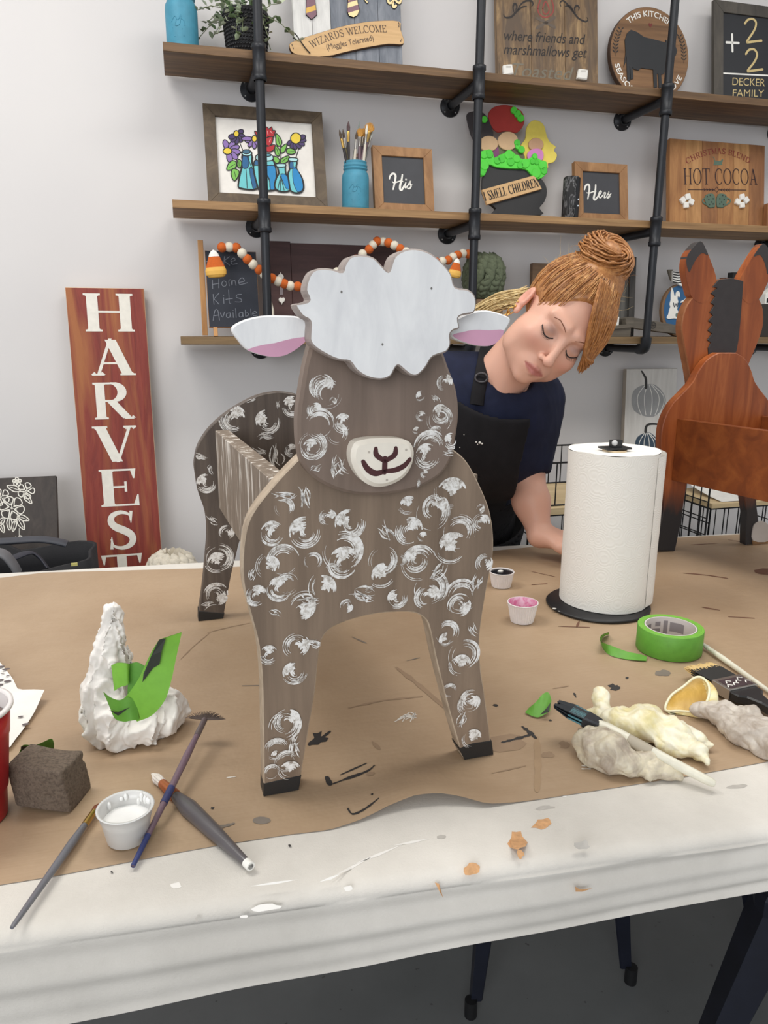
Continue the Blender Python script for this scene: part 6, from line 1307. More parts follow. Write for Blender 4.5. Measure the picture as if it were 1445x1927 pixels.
def ribbon(name, pts, label, m, mback=None, cat='tape scrap', extra=None):
    """curling strip: list of (base point, top point)"""
    mb = MB(); a = cr([p[0] for p in pts], 6, False); b = cr([p[1] for p in pts], 6, False); N = len(a); K = 4; V = []
    for i in range(N):
        for k in range(K+1): f = k/K; V.append(np.array(a[i])*(1-f)+np.array(b[i])*f)
    T = np.zeros((len(V), 3)); F = [(i*(K+1)+k, (i+1)*(K+1)+k, (i+1)*(K+1)+k+1, i*(K+1)+k+1) for i in range(N-1) for k in range(K)]
    nn = [np.cross(np.array(a[min(i+1, N-1)])-np.array(a[max(i-1, 0)]), np.array(b[i])-np.array(a[i])) for i in range(N)]
    Vb = [np.array(V[i*(K+1)+k])+nn[i]/(np.linalg.norm(nn[i])+1e-9)*.0006 for i in range(N) for k in range(K+1)]
    mb.add(V, F, m, True); mb.add(Vb, [f[::-1] for f in F], mback or m, True)
    if extra: extra(mb)
    return tag(mb.build(name), label, cat, 'green tape scraps')
up = np.array([0, 0, 1.0])
ribbon('tape_scrap', [(pt(1146, 1194), pt(1146, 1190, .012)), (pt(1134, 1200), pt(1132, 1196, .016)), (pt(1133, 1216), pt(1131, 1207, .018)), (pt(1146, 1232), pt(1150, 1215, .012)), (pt(1172, 1240), pt(1178, 1226, .006)), (pt(1200, 1243, .001), pt(1205, 1232, .003)), (pt(1216, 1244, .001), pt(1217, 1236, .002))], 'curled strip of green tape left of the tape roll', gt2, gt)
def dk1(mb): mb.add([pt(1016, 1345, .006), pt(1033, 1340, .010), pt(1036, 1322, .016), pt(1028, 1333, .012)], [(0, 1, 2, 3)], gtd)
ribbon('tape_scrap', [(pt(988, 1341, .001), pt(996, 1332, .004)), (pt(1000, 1347, .001), pt(1008, 1322, .012)), (pt(1012, 1350, .001), pt(1022, 1306, .018)), (pt(1024, 1345, .003), pt(1032, 1304, .020)), (pt(1034, 1338, .004), pt(1037, 1318, .014))], 'torn bit of green tape lying alone right of the sheep\'s front leg', gt2, gt, extra=dk1)
# pleated paper cups
def pleat_cup(c, r0, r1, h, label, mp, lv, inner=None):
    t = thing('paper_cup', label, 'paint cup', c, 'small pleated paint cups'); mc = paint('cup_paper', (232, 226, 224), .7)
    ple = lambda tt, i: 1+.022*(1 if int(tt/(2*math.pi)*68+.01) % 2 else -1)*(1 if i not in (0, 1) else .3)
    mb = MB(); mb.lathe([(0, 0), (r0, 0), (r0+(r1-r0)*.3, h*.3), (r0+(r1-r0)*.7, h*.7), (r1, h*.95)], c, mc, 136, smooth=False, mod=ple); mb.lathe([(r1, h*.94), (r1*1.04, h*.97), (r1*1.03, h), (r1*.97, h)], c, mc, 60); mb.build('cup', t)
    mb = MB(); mb.lathe([(r1*.965, h), (r1*.93, h*.96), ((r0+(r1-r0)*.45)*.92, h*.45), (r0*.88, h*.1), (0, h*.08)], c, inner or mc, 60, smooth=True); b = mb.build('lining', t)
    mb = MB(); rr = (r0+(r1-r0)*lv)*.95; mb.lathe([(0, h*lv), (rr*.6, h*lv+.0005), (rr, h*lv)], c, mp, 40)
    mb.build('paint', t); return t, b
def m_pink():
    t = NT('pink_paint_film'); f = t.noise(t.coord(), 70, 3, .6, 1); t.l(t.ramp(f, [(.4, lin((226, 186, 204))), (.6, lin((212, 120, 160)))]), t.b.inputs['Base Color']); t.b.inputs['Roughness'].default_value = .35; return t.m
c1 = pt(982, 1168); tcup, _ = pleat_cup(c1, .0185, .0245, .033, 'pleated white cup with pink paint left of the paper towels', m_pink(), .35, m_pink())
c2 = pt(943, 1102.5); tcup2, _ = pleat_cup(c2, .0175, .0225, .029, 'pleated white cup brimming with black paint beside the sheep\'s shoulder', fl(22, 23, 30, .3), .93)
mb = MB(); q = c2+np.array([-.001, .004, .0278]); mb.ball(q, .006, WHITE, 10, 6, (1, .7, .35)); mb.build('white_dab', tcup2)
# plastic cup with white paint
c = pt(241, 1576); r0, r1, h = .0178, .0245, .0335; t = thing('plastic_cup', 'small clear-white plastic cup of white paint between the brushes', 'paint cup', c)
pw_ = NT('milky_plastic'); pw_.b.inputs['Base Color'].default_value = (*lin((236, 236, 234)), 1); pw_.b.inputs['Roughness'].default_value = .3; pw_.b.inputs['Transmission Weight'].default_value = .25
mb = MB(); mb.lathe([(0, 0), (r0, 0), (r0+.001, .001), (r1*.93, h*.72), (r1*.96, h*.74), (r1, h*.97), (r1*1.07, h*.985), (r1*1.07, h), (r1*.97, h), (r1*.93, h*.75), (r1*.90, h*.7), (r0*.95, .003), (0, .002)], c, pw_.m, 48); mb.build('cup', t)
mb = MB(); mb.lathe([(0, h*.62), (r1*.5, h*.63), (r1*.87, h*.62)], c, fl(240, 240, 238, .3), 40)
mb.build('paint', t); mb = MB(); rnd = random.Random(3)
for k in range(9):
    a = math.radians(50+rnd.uniform(-30, 110)); z = h*rnd.uniform(.68, .92); mb.ball(c+np.array([r1*.9*math.cos(a), r1*.9*math.sin(a), z]), .004, fl(240, 240, 238, .3), 8, 5, (.5, .5, rnd.uniform(.5, 1.3)))
mb.build('paint_smears', t)
# red cup at the left edge
c = pt(-52, 1540); t = thing('red_cup', 'red disposable cup with murky rinse water at the photo\'s left edge', 'cup', c); h = .118; r0, r1 = .031, .0455; rdm = paint('red_plastic', (176, 22, 32), .35)
mb = MB(); mb.lathe([(0, .004), (r0*.9, .004), (r0, 0), (r0+.001, .002), (r0+.003, .03), (r0+.0045, .031), (r1-.004, .085), (r1-.003, .087), (r1, h-.003), (r1, h-.003)], c, rdm, 56); mb.build('outer_wall', t)
mb = MB(); wi = fl(228, 222, 220, .4); mb.lathe([(r1, h-.004), (r1+.003, h-.003), (r1+.003, h), (r1-.001, h+.0005), (r1-.002, h-.003)], c, wi, 56); mb.build('rim', t)
mb = MB(); mb.lathe([(r1-.002, h-.002), (r0, .006), (0, .006)], c, wi, 56); mb.build('inner_wall', t); mb = MB(); mb.lathe([(0, h*.86), (r1-.0045, h*.86)], c, paint('rinse_water', (120, 104, 100), .12), 48); mb.build('rinse_water', t)
# sponge
pA, pB, pC = pt(20, 1525), pt(132, 1531), pt(157, 1478); ux = (pB-pA); LX = np.linalg.norm(ux); ux = ux/LX; uy = np.cross([0, 0, 1.0], ux); LY = .047; SH = .047; W = Wob(5, 60); W3 = Wob(6, 420, 12)
cS = (pA+pB)/2+uy*LY/2+np.array([0, 0, SH/2]); Rm = np.stack([ux, uy, [0, 0, 1.0]], 1)
def sponge(p):
    q = (p-cS)@Rm; q = q+np.stack([.0025*np.sin(q[..., 2]*60), .003*np.sin(q[..., 0]*55+1), .0028*np.sin(q[..., 0]*40+q[..., 1]*50)], -1)
    b = np.abs(q)-np.array([LX/2-.004, LY/2-.003, SH/2-.0032]); d = np.linalg.norm(np.maximum(b, 0), axis=-1)+np.minimum(b.max(-1), 0)-.0025
    return d+np.clip(W3(p)-1.1, 0, 1)*.0022
msp = NT('sponge_taupe'); f = msp.noise(msp.coord(), 330, 4, .7); msp.l(msp.ramp(f, [(.34, lin((84, 72, 62))), (.58, lin((114, 100, 87)))]), msp.b.inputs['Base Color']); msp.b.inputs['Roughness'].default_value = .95; msp.bump(f, .8, .002)
tag(sdf_obj('sponge', sponge, cS-.075, cS+.075, .0014, msp.m, it=1), 'dark taupe block sponge beside the red cup', 'sponge')
ribbon('tape_scrap', [(pt(22, 1448), pt(38, 1412, .03)), (pt(42, 1440), pt(44, 1402, .036)), (pt(60, 1436), pt(66, 1402, .036)), (pt(78, 1432), pt(82, 1396, .038)), (pt(92, 1430, .01), pt(97, 1390, .04)), (pt(100, 1428, .012), pt(102, 1400, .034))], 'green tape scrap with a black edge tucked behind the sponge', gt2, gt,
       extra=lambda mb: mb.add([pt(39, 1405, .0375), pt(62, 1404, .0375), pt(62, 1412, .033), pt(40, 1414, .031)], [(3, 2, 1, 0)], gtd))
# smeared paper towel sheet at left edge
W = Wob(31, 38); g = []
P4 = [pt(-140, 1250), pt(28, 1262, .015), pt(85, 1318, .006), pt(20, 1415), pt(-140, 1450)]
mb = MB(); N = 30; V = []
for i in range(N+1):
    for j in range(N+1):
        a, b = i/N, j/N; L_ = np.array(pt(-150, 1235+230*b)); Rr = np.array(pt(*[np.interp(b, (0, .25, .42, .5, .62, 1), q) for q in ((-10, 25, 36, 86, 62, 20), (1238, 1290, 1312, 1316, 1352, 1412))])); p = L_*(1-a)+Rr*a
        V.append(p+np.array([0, 0, .004+.012*(1-b)*abs(math.sin(3*a+4*b))+.003*float(W(p))+(.008*math.exp(-((b-.5)/.07)**2)*a**4)]))
mb.add(V, [(i*(N+1)+j, i*(N+1)+j+1, (i+1)*(N+1)+j+1, (i+1)*(N+1)+j) for i in range(N) for j in range(N)], paint('soft_tissue', (236, 232, 226), .9, 0, .03, 40, .1), True)
def nearv(px, py, dz=.0012):
    best = min(V, key=lambda v: np.hypot(*(np.array([((v-EYE)@RIGHT)/((v-EYE)@FWD)*FPX+IW/2, IH/2-((v-EYE)@UP)/((v-EYE)@FWD)*FPX])-np.array([px, py])))); return best+np.array([0, -.0004, dz])
rnd = random.Random(2)
for px, py in ((3, 1258), (10, 1262), (16, 1272), (8, 1270), (2, 1290), (12, 1284), (5, 1300), (38, 1352), (54, 1365), (3, 1280)):
    q = nearv(px, py); r = rnd.uniform(.0015, .0035); mb.add([q+np.array([r*1.6*math.cos(a), r*math.sin(a), .0006]) for a in np.linspace(0, 5.6, 9)], [tuple(range(9))], fl(96, 86, 86))
tag(mb.build('paper_towel_sheet'), 'smudged white paper towel sheet behind the red cup', 'paper towel')
# crumpled tissue with green tape on it
W = Wob(41, 120, 6); W4 = Wob(42, 330, 7); W5 = Wob(43, 75, 6); mt = paint('soft_tissue', (236, 232, 226), .9, 0, .03, 40, .1); c = pt(258, 1385)
def on_up(px, py, y): return on_y(px, py, y)
yc_ = c[1]
def tissue(p):
    a = s_ell(p, c+np.array([0, .01, .014]), (.056, .046, .028)); a = smin(a, s_ell(p, c+np.array([.03, .012, .022]), (.026, .03, .026)), .012); a = smin(a, s_ell(p, c+np.array([-.028, .0, .03]), (.022, .026, .036)), .014)
    pk = on_up(212, 1150, yc_+.02); k1 = on_up(205, 1240, yc_+.015); k2 = on_up(190, 1330, yc_+.005)
    a = smin(a, s_cap(p*np.array([1, 1, 1]), k2, k1, .023, .017), .012); a = smin(a, s_cap(p, k1, k1*.45+pk*.55, .0185, .0135), .008); a = smin(a, s_cap(p, k1*.45+pk*.55, pk, .0125, .0095), .004); a = smin(a, s_cap(p, k1+np.array([.012, 0, -.005]), on_up(235, 1330, yc_+.01), .010, .014), .012)
    zz = np.clip((p[..., 2]-TZ)/(pk[2]-TZ), 0, 1); th = np.arctan2(p[..., 1]-(c[1]+.012), p[..., 0]-(c[0]*(1-zz)+pk[0]*zz)); fo_ = np.minimum(1, (1.15-zz)*1.4)
    a = a+fo_*(.0085*np.abs(np.sin(3.5*th+1.3*W5(p)+2.2*zz))+.0042*np.abs(np.sin(8*th+1.6*W(p)-3*zz))-.0065)
    return np.maximum(a, TZ-p[..., 2])
tag(sdf_obj('crumpled_tissue', tissue, (c[0]-.085, c[1]-.06, TZ-.004), (c[0]+.085, c[1]+.075, TZ+.17), .0014, mt, it=1, octs=[(.008, 40, 4.1), (.0035, 100, 7.7)], zmin=TZ), 'crumpled white tissue with a twisted peak left of the sheep', 'tissue')
yg_ = yc_-.038; gy = lambda x, y, d=0: on_y(x, y, yg_+d)
def dk2(mb): mb.add([gy(299, 1204, -.013), gy(312, 1201, -.0125), gy(304, 1226, -.015), gy(300, 1250, -.016), gy(287, 1258, -.016), gy(268, 1284, -.017), gy(270, 1268, -.016), gy(284, 1235, -.015)], [(0, 7, 6, 5, 4, 3, 2, 1)], gtd)
ribbon('tape_scrap', [(gy(226, 1322, -.006), gy(258, 1358, -.008)), (gy(244, 1302, -.011), gy(286, 1346, -.014)), (gy(262, 1275, -.013), gy(310, 1318, -.018)), (gy(276, 1245, -.013), gy(322, 1282, -.016)), (gy(288, 1222, -.012), gy(331, 1240, -.010)), (gy(300, 1204, -.012), gy(342, 1190, -.004))], 'long green tape strip with black paint on one edge, standing up from the tissue', gt2, gt, extra=dk2)
def dk3(mb): mb.add([gy(205, 1336, -.0085), gy(220, 1341, -.0125), gy(244, 1331, -.0165), (gy(222, 1347, -.013))], [(0, 3, 2, 1)], gtd)
ribbon('tape_scrap', [(gy(194, 1302, .002), gy(206, 1330, .0)), (gy(206, 1312, -.004), gy(216, 1352, -.006)), (gy(224, 1318, -.012), gy(232, 1358, -.012)), (gy(240, 1312, -.012), gy(248, 1356, -.016)), (gy(256, 1318, -.010), gy(262, 1354, -.012))], 'crumpled green tape scrap at the front foot of the tall tape strip', gt, gt2, extra=dk3)
ribbon('tape_scrap', [(gy(216, 1300, .006), gy(210, 1252, .010)), (gy(226, 1293, .000), gy(222, 1247, .004)), (gy(240, 1288, -.003), gy(238, 1248, -.002)), (gy(241, 1276, .004), gy(243, 1252, .006))], 'small curled green tape scrap below the tissue\'s twisted peak', gt, gt2)
ribbon('tape_scrap', [(gy(240, 1312, .004), gy(242, 1250, .008)), (gy(258, 1310, .002), gy(258, 1246, .006)), (gy(276, 1300, .000), gy(274, 1254, .004))], 'pale see-through green tape scrap behind the tall tape strip', fl(150, 190, 132), gt)
# loose brushes, left side
mbr = fl(72, 58, 52)
small_brush(pt(22, 1746, .0065), pt(188, 1512, .006), .0034, paint('grey_lacquer', (112, 112, 118), .35), gild, fl(120, 62, 36), 0, 1, 'thin grey-handled paintbrush at the lower left, lying over the cloth\'s edge', 'loose paintbrushes', hair=.08, fer=.12)
tb = small_brush(pt(472, 1631, .005), pt(286, 1456, .004), .0062, paint('pewter_lacquer', (92, 88, 90), .3), paint('copper_ferrule', (190, 112, 70), .35, .6), fl(232, 224, 216), 0, .8, 'round paintbrush with a fat pewter handle and white tip, crossed by the fan brush', 'loose paintbrushes', hair=.12, fer=.15, belly=1.25)
a, b = pt(472, 1631, .005), pt(286, 1456, .004); mb = MB(); q = a+(b-a)*.27; mb.tube([q, q+(b-a)*.02], .0050, fl(48, 148, 168), 12); mb.build('blue_ring', tb); mb = MB(); mb.tube([a, a+(b-a)*.04], .0042, WHITE, 12); mb.build('white_cap', tb)
tb = small_brush(pt(250, 1630, .003), pt(393, 1338, .034), .0035, paint('plum_lacquer', (118, 96, 108), .4), fl(96, 84, 84, .4), mbr, .024, 1, 'fan paintbrush with a plum and blue handle lying across the round brush', 'loose paintbrushes', hair=.07, fer=.12)
a, b = pt(250, 1630, .003), pt(393, 1338, .034); mb = MB(); mb.tube([a, a+(b-a)*.16], [.0022, .0028], fl(48, 58, 110), 10); mb.build('blue_paint_band', tb); mb = MB(); mb.tube([a+(b-a)*.34, a+(b-a)*.44], .0038, fl(52, 58, 104), 10); mb.build('blue_paint_band', tb)
# right side: gloves and brushes
def fold(Wa, Wb, p, a=.0042, b=.0018): q = p+.003*np.stack([Wa(p*.4), Wa(p*.4+.3), Wa(p*.4+.7)], -1); return a*(Wa.ridge(q)-.82)+b*(Wb.ridge(q)-.86)
def m_latex(nm, c1, c2, c3):
    t = NT(nm); v = t.coord(); c = t.ramp(t.noise(v, 34, 4, .6, .6), [(.35, lin(c1)), (.55, lin(c2)), (.7, lin(c3))]); t.l(c, t.b.inputs['Base Color']); t.b.inputs['Roughness'].default_value = .45
    t.b.inputs['Subsurface Weight'].default_value = .15; t.b.inputs['Subsurface Radius'].default_value = (.01, .008, .005); return t.m
def glove(name, prims, label, m, sd, holes=(), h=.00125, am=.0042):
    Wa, Wb = Wob(sd, 165, 6), Wob(sd+1, 390, 7); P_ = np.array([q for pr in prims for q in (pr[0], pr[1])]); lo = P_.min(0)-.03; hi = P_.max(0)+.03; lo[2] = TZ-.003
    def f(p):
        d = None
        for a, b, ra, rb in prims:
            e = s_cap(p*np.array([1, 1, 1.0]), a, b, ra, rb); d = e if d is None else smin(d, e, .007)
        for a, b, ra, rb in holes: d = smax(d, -s_cap(p, a, b, ra, rb), .002)
        return np.maximum(d, TZ-p[..., 2])
    return tag(sdf_obj(name, f, lo, hi, h, m, it=1, octs=[(am*2.2, 30, sd*.7), (-am*1.1, 60, sd*.3), (am*.28, 150, sd*.9)], zmin=TZ), label, 'glove', 'used latex gloves')
ml1 = m_latex('latex_cream', (226, 214, 160), (240, 234, 208), (244, 240, 222)); ml2 = m_latex('latex_dirty', (168, 154, 138), (206, 196, 174), (226, 216, 188)); ml3 = m_latex('latex_grey', (172, 160, 148), (204, 195, 184), (222, 214, 196))
g = lambda x, y, h: pt(x, y, h)
glove('latex_glove', [(g(1160, 1362, .013), g(1215, 1368, .014), .019, .021), (g(1215, 1368, .014), g(1275, 1385, .012), .021, .017), (g(1205, 1350, .016), g(1230, 1345, .022), .012, .010), (g(1275, 1372, .012), g(1295, 1382, .010), .014, .010), (g(1140, 1352, .012), g(1128, 1318, .022), .010, .0075), (g(1128, 1318, .022), g(1131, 1303, .028), .0085, .008), (g(1130, 1350, .008), g(1106, 1345, .006), .009, .006), (g(1285, 1395, .009), g(1312, 1415, .008), .010, .0085), (g(1312, 1415, .008), g(1328, 1433, .007), .0085, .0055), (g(1298, 1388, .008), g(1322, 1397, .008), .008, .007), (g(1322, 1397, .008), g(1340, 1402, .007), .0075, .0055), (g(1250, 1402, .008), g(1278, 1412, .007), .010, .008)],
      'cream latex glove with spread fingers under the white-handled brush', ml1, 61)
glove('latex_glove', [(g(1118, 1398, .016), g(1150, 1415, .017), .020, .020), (g(1125, 1420, .012), g(1175, 1440, .012), .017, .014), (g(1150, 1390, .014), g(1180, 1400, .012), .014, .010), (g(1180, 1438, .010), g(1215, 1432, .012), .012, .010), (g(1215, 1432, .012), g(1228, 1440, .010), .0105, .008), (g(1212, 1445, .007), g(1226, 1460, .006), .008, .006), (g(1228, 1447, .006), g(1275, 1456, .006), .007, .006), (g(1100, 1405, .006), g(1110, 1420, .008), .006, .008)],
      'dirty beige crumpled latex glove in front of the white-handled brush', ml2, 71, am=.0055)
glove('latex_glove', [(g(1345, 1342, .012), g(1400, 1375, .014), .013, .017), (g(1400, 1375, .014), g(1460, 1400, .014), .017, .020), (g(1360, 1336, .016), g(1410, 1350, .018), .010, .012), (g(1410, 1350, .018), g(1450, 1378, .016), .012, .014), (g(1375, 1368, .008), g(1440, 1402, .008), .009, .012), (g(1322, 1335, .012), g(1348, 1342, .012), .010, .011)],
      'greyish rolled latex glove beside the black-handled brush', ml3, 81, am=.005)
# its yellowed cuff: an open cone of thin latex
bO = g(1338, 1335, .012); mouth = [g(1252, 1336, .002), g(1262, 1310, .012), g(1286, 1292, .022), g(1306, 1276, .034), g(1322, 1276, .036), g(1334, 1292, .030), g(1331, 1318, .020), g(1312, 1338, .008), g(1278, 1338, .003)]
mb = MB(); m_ = [np.array(p) for p in cr([tuple(p) for p in mouth], 5)]; N = len(m_); cn = sum(m_)/N; Wc = Wob(91, 120)
rows = []
for j in range(9):
    f = j/8; rw = []
    for i in range(N):
        ed = np.array(bO)+(m_[i]-cn)*.30; p = m_[i]*(1-f)+(ed+np.array([.004, .012, -.004]))*f; p = p+(m_[i]-cn)*.30*math.sin(math.pi*f)+np.array([0, 0, .0018*float(Wc(p))*f*(1-f)*4]); p[2] = max(p[2], TZ+.0006); rw.append(p)
    rows.append(rw)
V = [p for r in rows for p in r]; mcu = m_latex('latex_yellowed', (222, 184, 92), (238, 228, 176), (244, 238, 208))
FQ = [(j*N+i, j*N+(i+1) % N, (j+1)*N+(i+1) % N, (j+1)*N+i) for j in range(8) for i in range(N)]
mb.add(V, FQ, m_latex('latex_gold_inner_shade', (190, 148, 56), (214, 174, 84), (230, 200, 130)), True)  # yellowed latex, deepened inside so the opening's shade is in the colour
ctr = [sum(r)/N for r in rows]; V2 = [p+(p-ctr[j])/(np.linalg.norm(p-ctr[j])+1e-9)*.0012+np.array([0, -.0006, 0]) for j, r in enumerate(rows) for p in r]; mb.add(V2, [f[::-1] for f in FQ], mcu, True); mb.tube(m_, .0017, m_latex('latex_rim', (236, 226, 180), (244, 238, 206), (246, 242, 220)), 6, closed=True)
tag(mb.build('latex_glove'), 'yellow-stained open cuff of latex glove beside the flat brush\'s bristles', 'glove', 'used latex gloves')
# flat black brush with pale tips
def flat_brush(tip, end, z, label):
    a = pt(*end, z); b = pt(*tip, z+.003); d = (b-a)/np.linalg.norm(b-a); s = np.cross(d, [0, 0, 1.0]); s /= np.linalg.norm(s); up_ = np.cross(s, d); L = np.linalg.norm(b-a)
    t = thing('flat_brush', label, 'paintbrush', a); bk = paint('black_plastic', (34, 34, 36), .4)
    pl = Pl(b, s, d); q = [(-.008, -L-.05), (-.0075, -.115), (-.013, -.098), (-.021, -.092), (-.022, -.078), (.022, -.078), (.021, -.092), (.013, -.098), (.0075, -.115), (.008, -L-.05)]
    mb = MB(); mb.slab(pl, q, -.0055, .0055, bk, .002); mb.build('handle', t)
    mb = MB(); mb.slab(pl, [(-.0235, -.080), (.0235, -.080), (.0235, -.050), (-.0235, -.050)], -.0075, .0075, sil, .001)
    mb.build('ferrule', t); mb = MB(); mb.slab(pl, rect(pl, -.019, .019, -.077, -.056), .0076, .0079, fl(64, 46, 50)); 
    for i, (x, y) in enumerate(((-.01, -.063), (.004, -.066), (.012, -.06), (-.004, -.07), (.016, -.07), (-.016, -.072))): mb.stroke(pl, [(x-.004, y-.002), (x, y+.003), (x+.005, y)], .0018, .0081+i*1e-5, WHITE)
    mb.build('printed_band', t); mb = MB(); mp = MB(); rnd = random.Random(5)
    for i in range(46):
        x = -.021+.042*i/45; 
        for zz in (-.004, 0, .004):
            e = (x*1.10+rnd.uniform(-.001, .001), rnd.uniform(-.006, .002)); m0 = pl.w(x, -.051, zz); m1 = pl.w(x*1.07, -.016+rnd.uniform(-.004, .004), zz*.8); m2 = pl.w(e[0], e[1], zz*.3)
            mb.tube([m0, m1], [.0011, .001], fl(40, 38, 36), 4); mp.tube([m1, m2], [.001, .0005], fl(222, 192, 132), 4)
    mb.build('bristles', t); mp.build('bristle_tips', t)['label'] = 'pale tan bristle tips'
flat_brush((1312, 1252), (1448, 1332), .012, 'wide flat paintbrush with black handle and pale tan bristle tips')
# white-handled brush on the gloves
a = pt(1346, 1476, .008); b = pt(1046, 1324, .042); d = (b-a)/np.linalg.norm(b-a); s = np.cross(d, [0, 0, 1.0]); s /= np.linalg.norm(s); L = np.linalg.norm(b-a); pl = Pl(b, s, d)
t = thing('paintbrush', 'white-handled paintbrush with teal-black bristles lying on the gloves', 'paintbrush', a); mh = paint('ivory_handle', (226, 222, 204), .4, 0, .1, 60)
mb = MB(); mb.tube([a+d*L*q for q in (0, .015, .05, .3, .5, .66, .72)], [.003, .0042, .0048, .0058, .0072, .0078, .006], mh, 14); mb.tube([a+d*L*q for q in (.36, .44, .52)], [.0062, .0069, .0073], fl(176, 166, 148), 14); mb.build('handle', t)
mb = MB(); mb.slab(pl, [(-.0075, -L*.30), (.0075, -L*.30), (.010, -L*.20), (-.010, -L*.20)], -.006, .006, fl(34, 36, 42, .35), .002); mb.build('ferrule', t)
mb = MB(); rnd = random.Random(8); tl = fl(86, 134, 142, .5); dkb = fl(30, 36, 42, .5)
for i in range(30):
    x = -.009+.018*i/29
    for zz in (-.004, 0, .004):
        e = pl.w(x*.75+rnd.uniform(-.001, .001), -L*.01*rnd.random()-.004*(abs(x) < .003), zz*.4); m1 = pl.w(x*1.1, -L*.11, zz); mb.tube([pl.w(x, -L*.205, zz), m1], [.0012, .0011], tl if rnd.random() < .35 else dkb, 4); mb.tube([m1, e], [.0011, .0007], dkb, 4)
mb.build('bristles', t)
# thin stick brush at right
small_brush(pt(1480, 1324, .004), pt(1316, 1208, .006), .0038, paint('ivory_handle', (226, 222, 204), .4, 0, .1, 60), fl(200, 196, 184, .4), fl(210, 200, 180), 0, .8, 'long thin pale paintbrush behind the tape roll', 'loose paintbrushes', hair=.06, fer=.06)
# metal stools under the table
def stool(corners, feet, zs, label, ws=1.0):
    cx = sum(p[0] for p in corners)/4; cy = sum(p[1] for p in corners)/4; t = thing('metal_stool', label, 'stool', (cx, cy, 0), 'dark metal stools under the table'); mn = paint('navy_metal', (24, 27, 40), .4, .2, .2, 30)
    pl = Pl((0, 0, zs), (1, 0, 0), (0, 1, 0)); q = [(cx+(p[0]-cx)*1.12, cy+(p[1]-cy)*1.12) for p in corners]; mb = MB(); mb.slab(pl, cr([q[0], ((q[0][0]+q[1][0])/2, (q[0][1]+q[1][1])/2), q[1], ((q[1][0]+q[2][0])/2, (q[1][1]+q[2][1])/2), q[2], ((q[3][0]+q[2][0])/2, (q[3][1]+q[2][1])/2), q[3], ((q[3][0]+q[0][0])/2, (q[3][1]+q[0][1])/2)], 4), -.03, 0, mn, .006); mb.build('seat', t)
    for (x, y), (fx, fy) in zip(corners, feet):
        mb = MB(); a = np.array([x, y, zs-.02]); b = np.array([fx, fy, .03]); ang = math.atan2(cy-fy, cx-fx); V = []
        for p, w in ((a, .078*ws), (a*.5+b*.5, .056*ws), (b, .034*ws)):
            for da in (-1, 0, 1): r = w*.55; V.append(p+np.array([r*math.cos(ang+da*.78)*(1 if da else 0), r*math.sin(ang+da*.78)*(1 if da else 0), 0]))
        V += [v+np.array([.004*math.cos(ang), .004*math.sin(ang), 0]) for v in V]
        F = []
        for i in range(2):
            for k in range(2): f = (i*3+k, i*3+k+1, (i+1)*3+k+1, (i+1)*3+k); F += [f, tuple(q+9 for q in f[::-1])]
            F += [(i*3, (i+1)*3, (i+1)*3+9, i*3+9), (i*3+2, i*3+11, (i+1)*3+11, (i+1)*3+2)]
        mb.add(V, F, mn); l = mb.build('leg', t); mb = MB(); mb.tube([(fx, fy, 0), (fx, fy, .035)], [.0115, .0115], fl(12, 12, 14), 12); mb.build('rubber_foot', l)
    return t
stool([(.47, 1.05), (.73, 1.04), (.87, 1.28), (.57, 1.29)], [(.438, 1.022), (.762, 1.012), (.905, 1.32), (.56, 1.335)], .46, 'dark metal stool under the middle of the table, both front feet visible')
A_ = on_z(1446, 1708, .42); B_ = on_y(1352, 1927, A_[1]-.006); ft0 = A_+(B_-A_)*A_[2]/(A_[2]-B_[2])
cs4 = [(A_[0], A_[1]), (1.02, .711), (1.06, .95), (.92, .955)]; ft = [(ft0[0], ft0[1]), (1.17, .70), (1.2, 1.0), (1.03, .985)]
stool(cs4, ft, .45, 'dark metal stool at the photo\'s lower right corner', 1.35)
# ------------------------------------------------------------------ THE WOMAN BENDING OVER THE TABLE
def cv(a, b, c): return RIGHT*a+UP*b-FWD*c
Lx = np.array([.82, -.44, -.36]); Lx /= np.linalg.norm(Lx); Fx = np.array([0.0, -.60, .80]); Fx -= Lx*(Fx@Lx); Fx /= np.linalg.norm(Fx); Ux = np.cross(Fx, Lx)
_ro = math.radians(7.0)
Lx, Fx, Ux = [np.array([q[0]*math.cos(_ro)+q[1]*math.sin(_ro), -q[0]*math.sin(_ro)+q[1]*math.cos(_ro), q[2]]) for q in (Lx, Fx, Ux)]
HR, HF, HU = cv(*(-Lx)), cv(*Fx), cv(*Ux); HM = np.stack([HR, HF, HU], 1)
EAR = at_depth(989, 563, 1.385); HS = .96
HC = EAR-HM@np.array([.074, -.012, -.004])*HS
def hw(p): return np.asarray(p)@(HM.T)*HS+HC
def hl_(p): return (np.asarray(p)-HC)@HM/HS
NECK = at_depth(942, 712, 1.50); LSH = at_depth(1012, 752, 1.60); RSH = at_depth(806, 716, 1.545); CHEST = at_depth(905, 812, 1.625); PEL = at_depth(838, 948, 1.83)
LEL = at_depth(986, 893, 1.60); LWR = at_depth(1018, 974, 1.55); REL = at_depth(770, 900, 1.50); RWR = on_z(790, 1035, .785)
print('pelvis', PEL, 'lsh', LSH, 'head', HC, 'lwr', LWR)
def m_skin():
    t = NT('skin'); at = t.n('ShaderNodeVertexColor', layer_name='paint'); t.l(at.outputs['Color'], t.b.inputs['Base Color']); t.b.inputs['Roughness'].default_value = .48
    t.b.inputs['Subsurface Weight'].default_value = .12; t.b.inputs['Subsurface Radius'].default_value = (.012, .005, .003); t.bump(t.noise(t.coord(), 700, 3), .06, .0006); return t.m
MSK = m_skin()
nb = hl_(NECK)
ER = {}
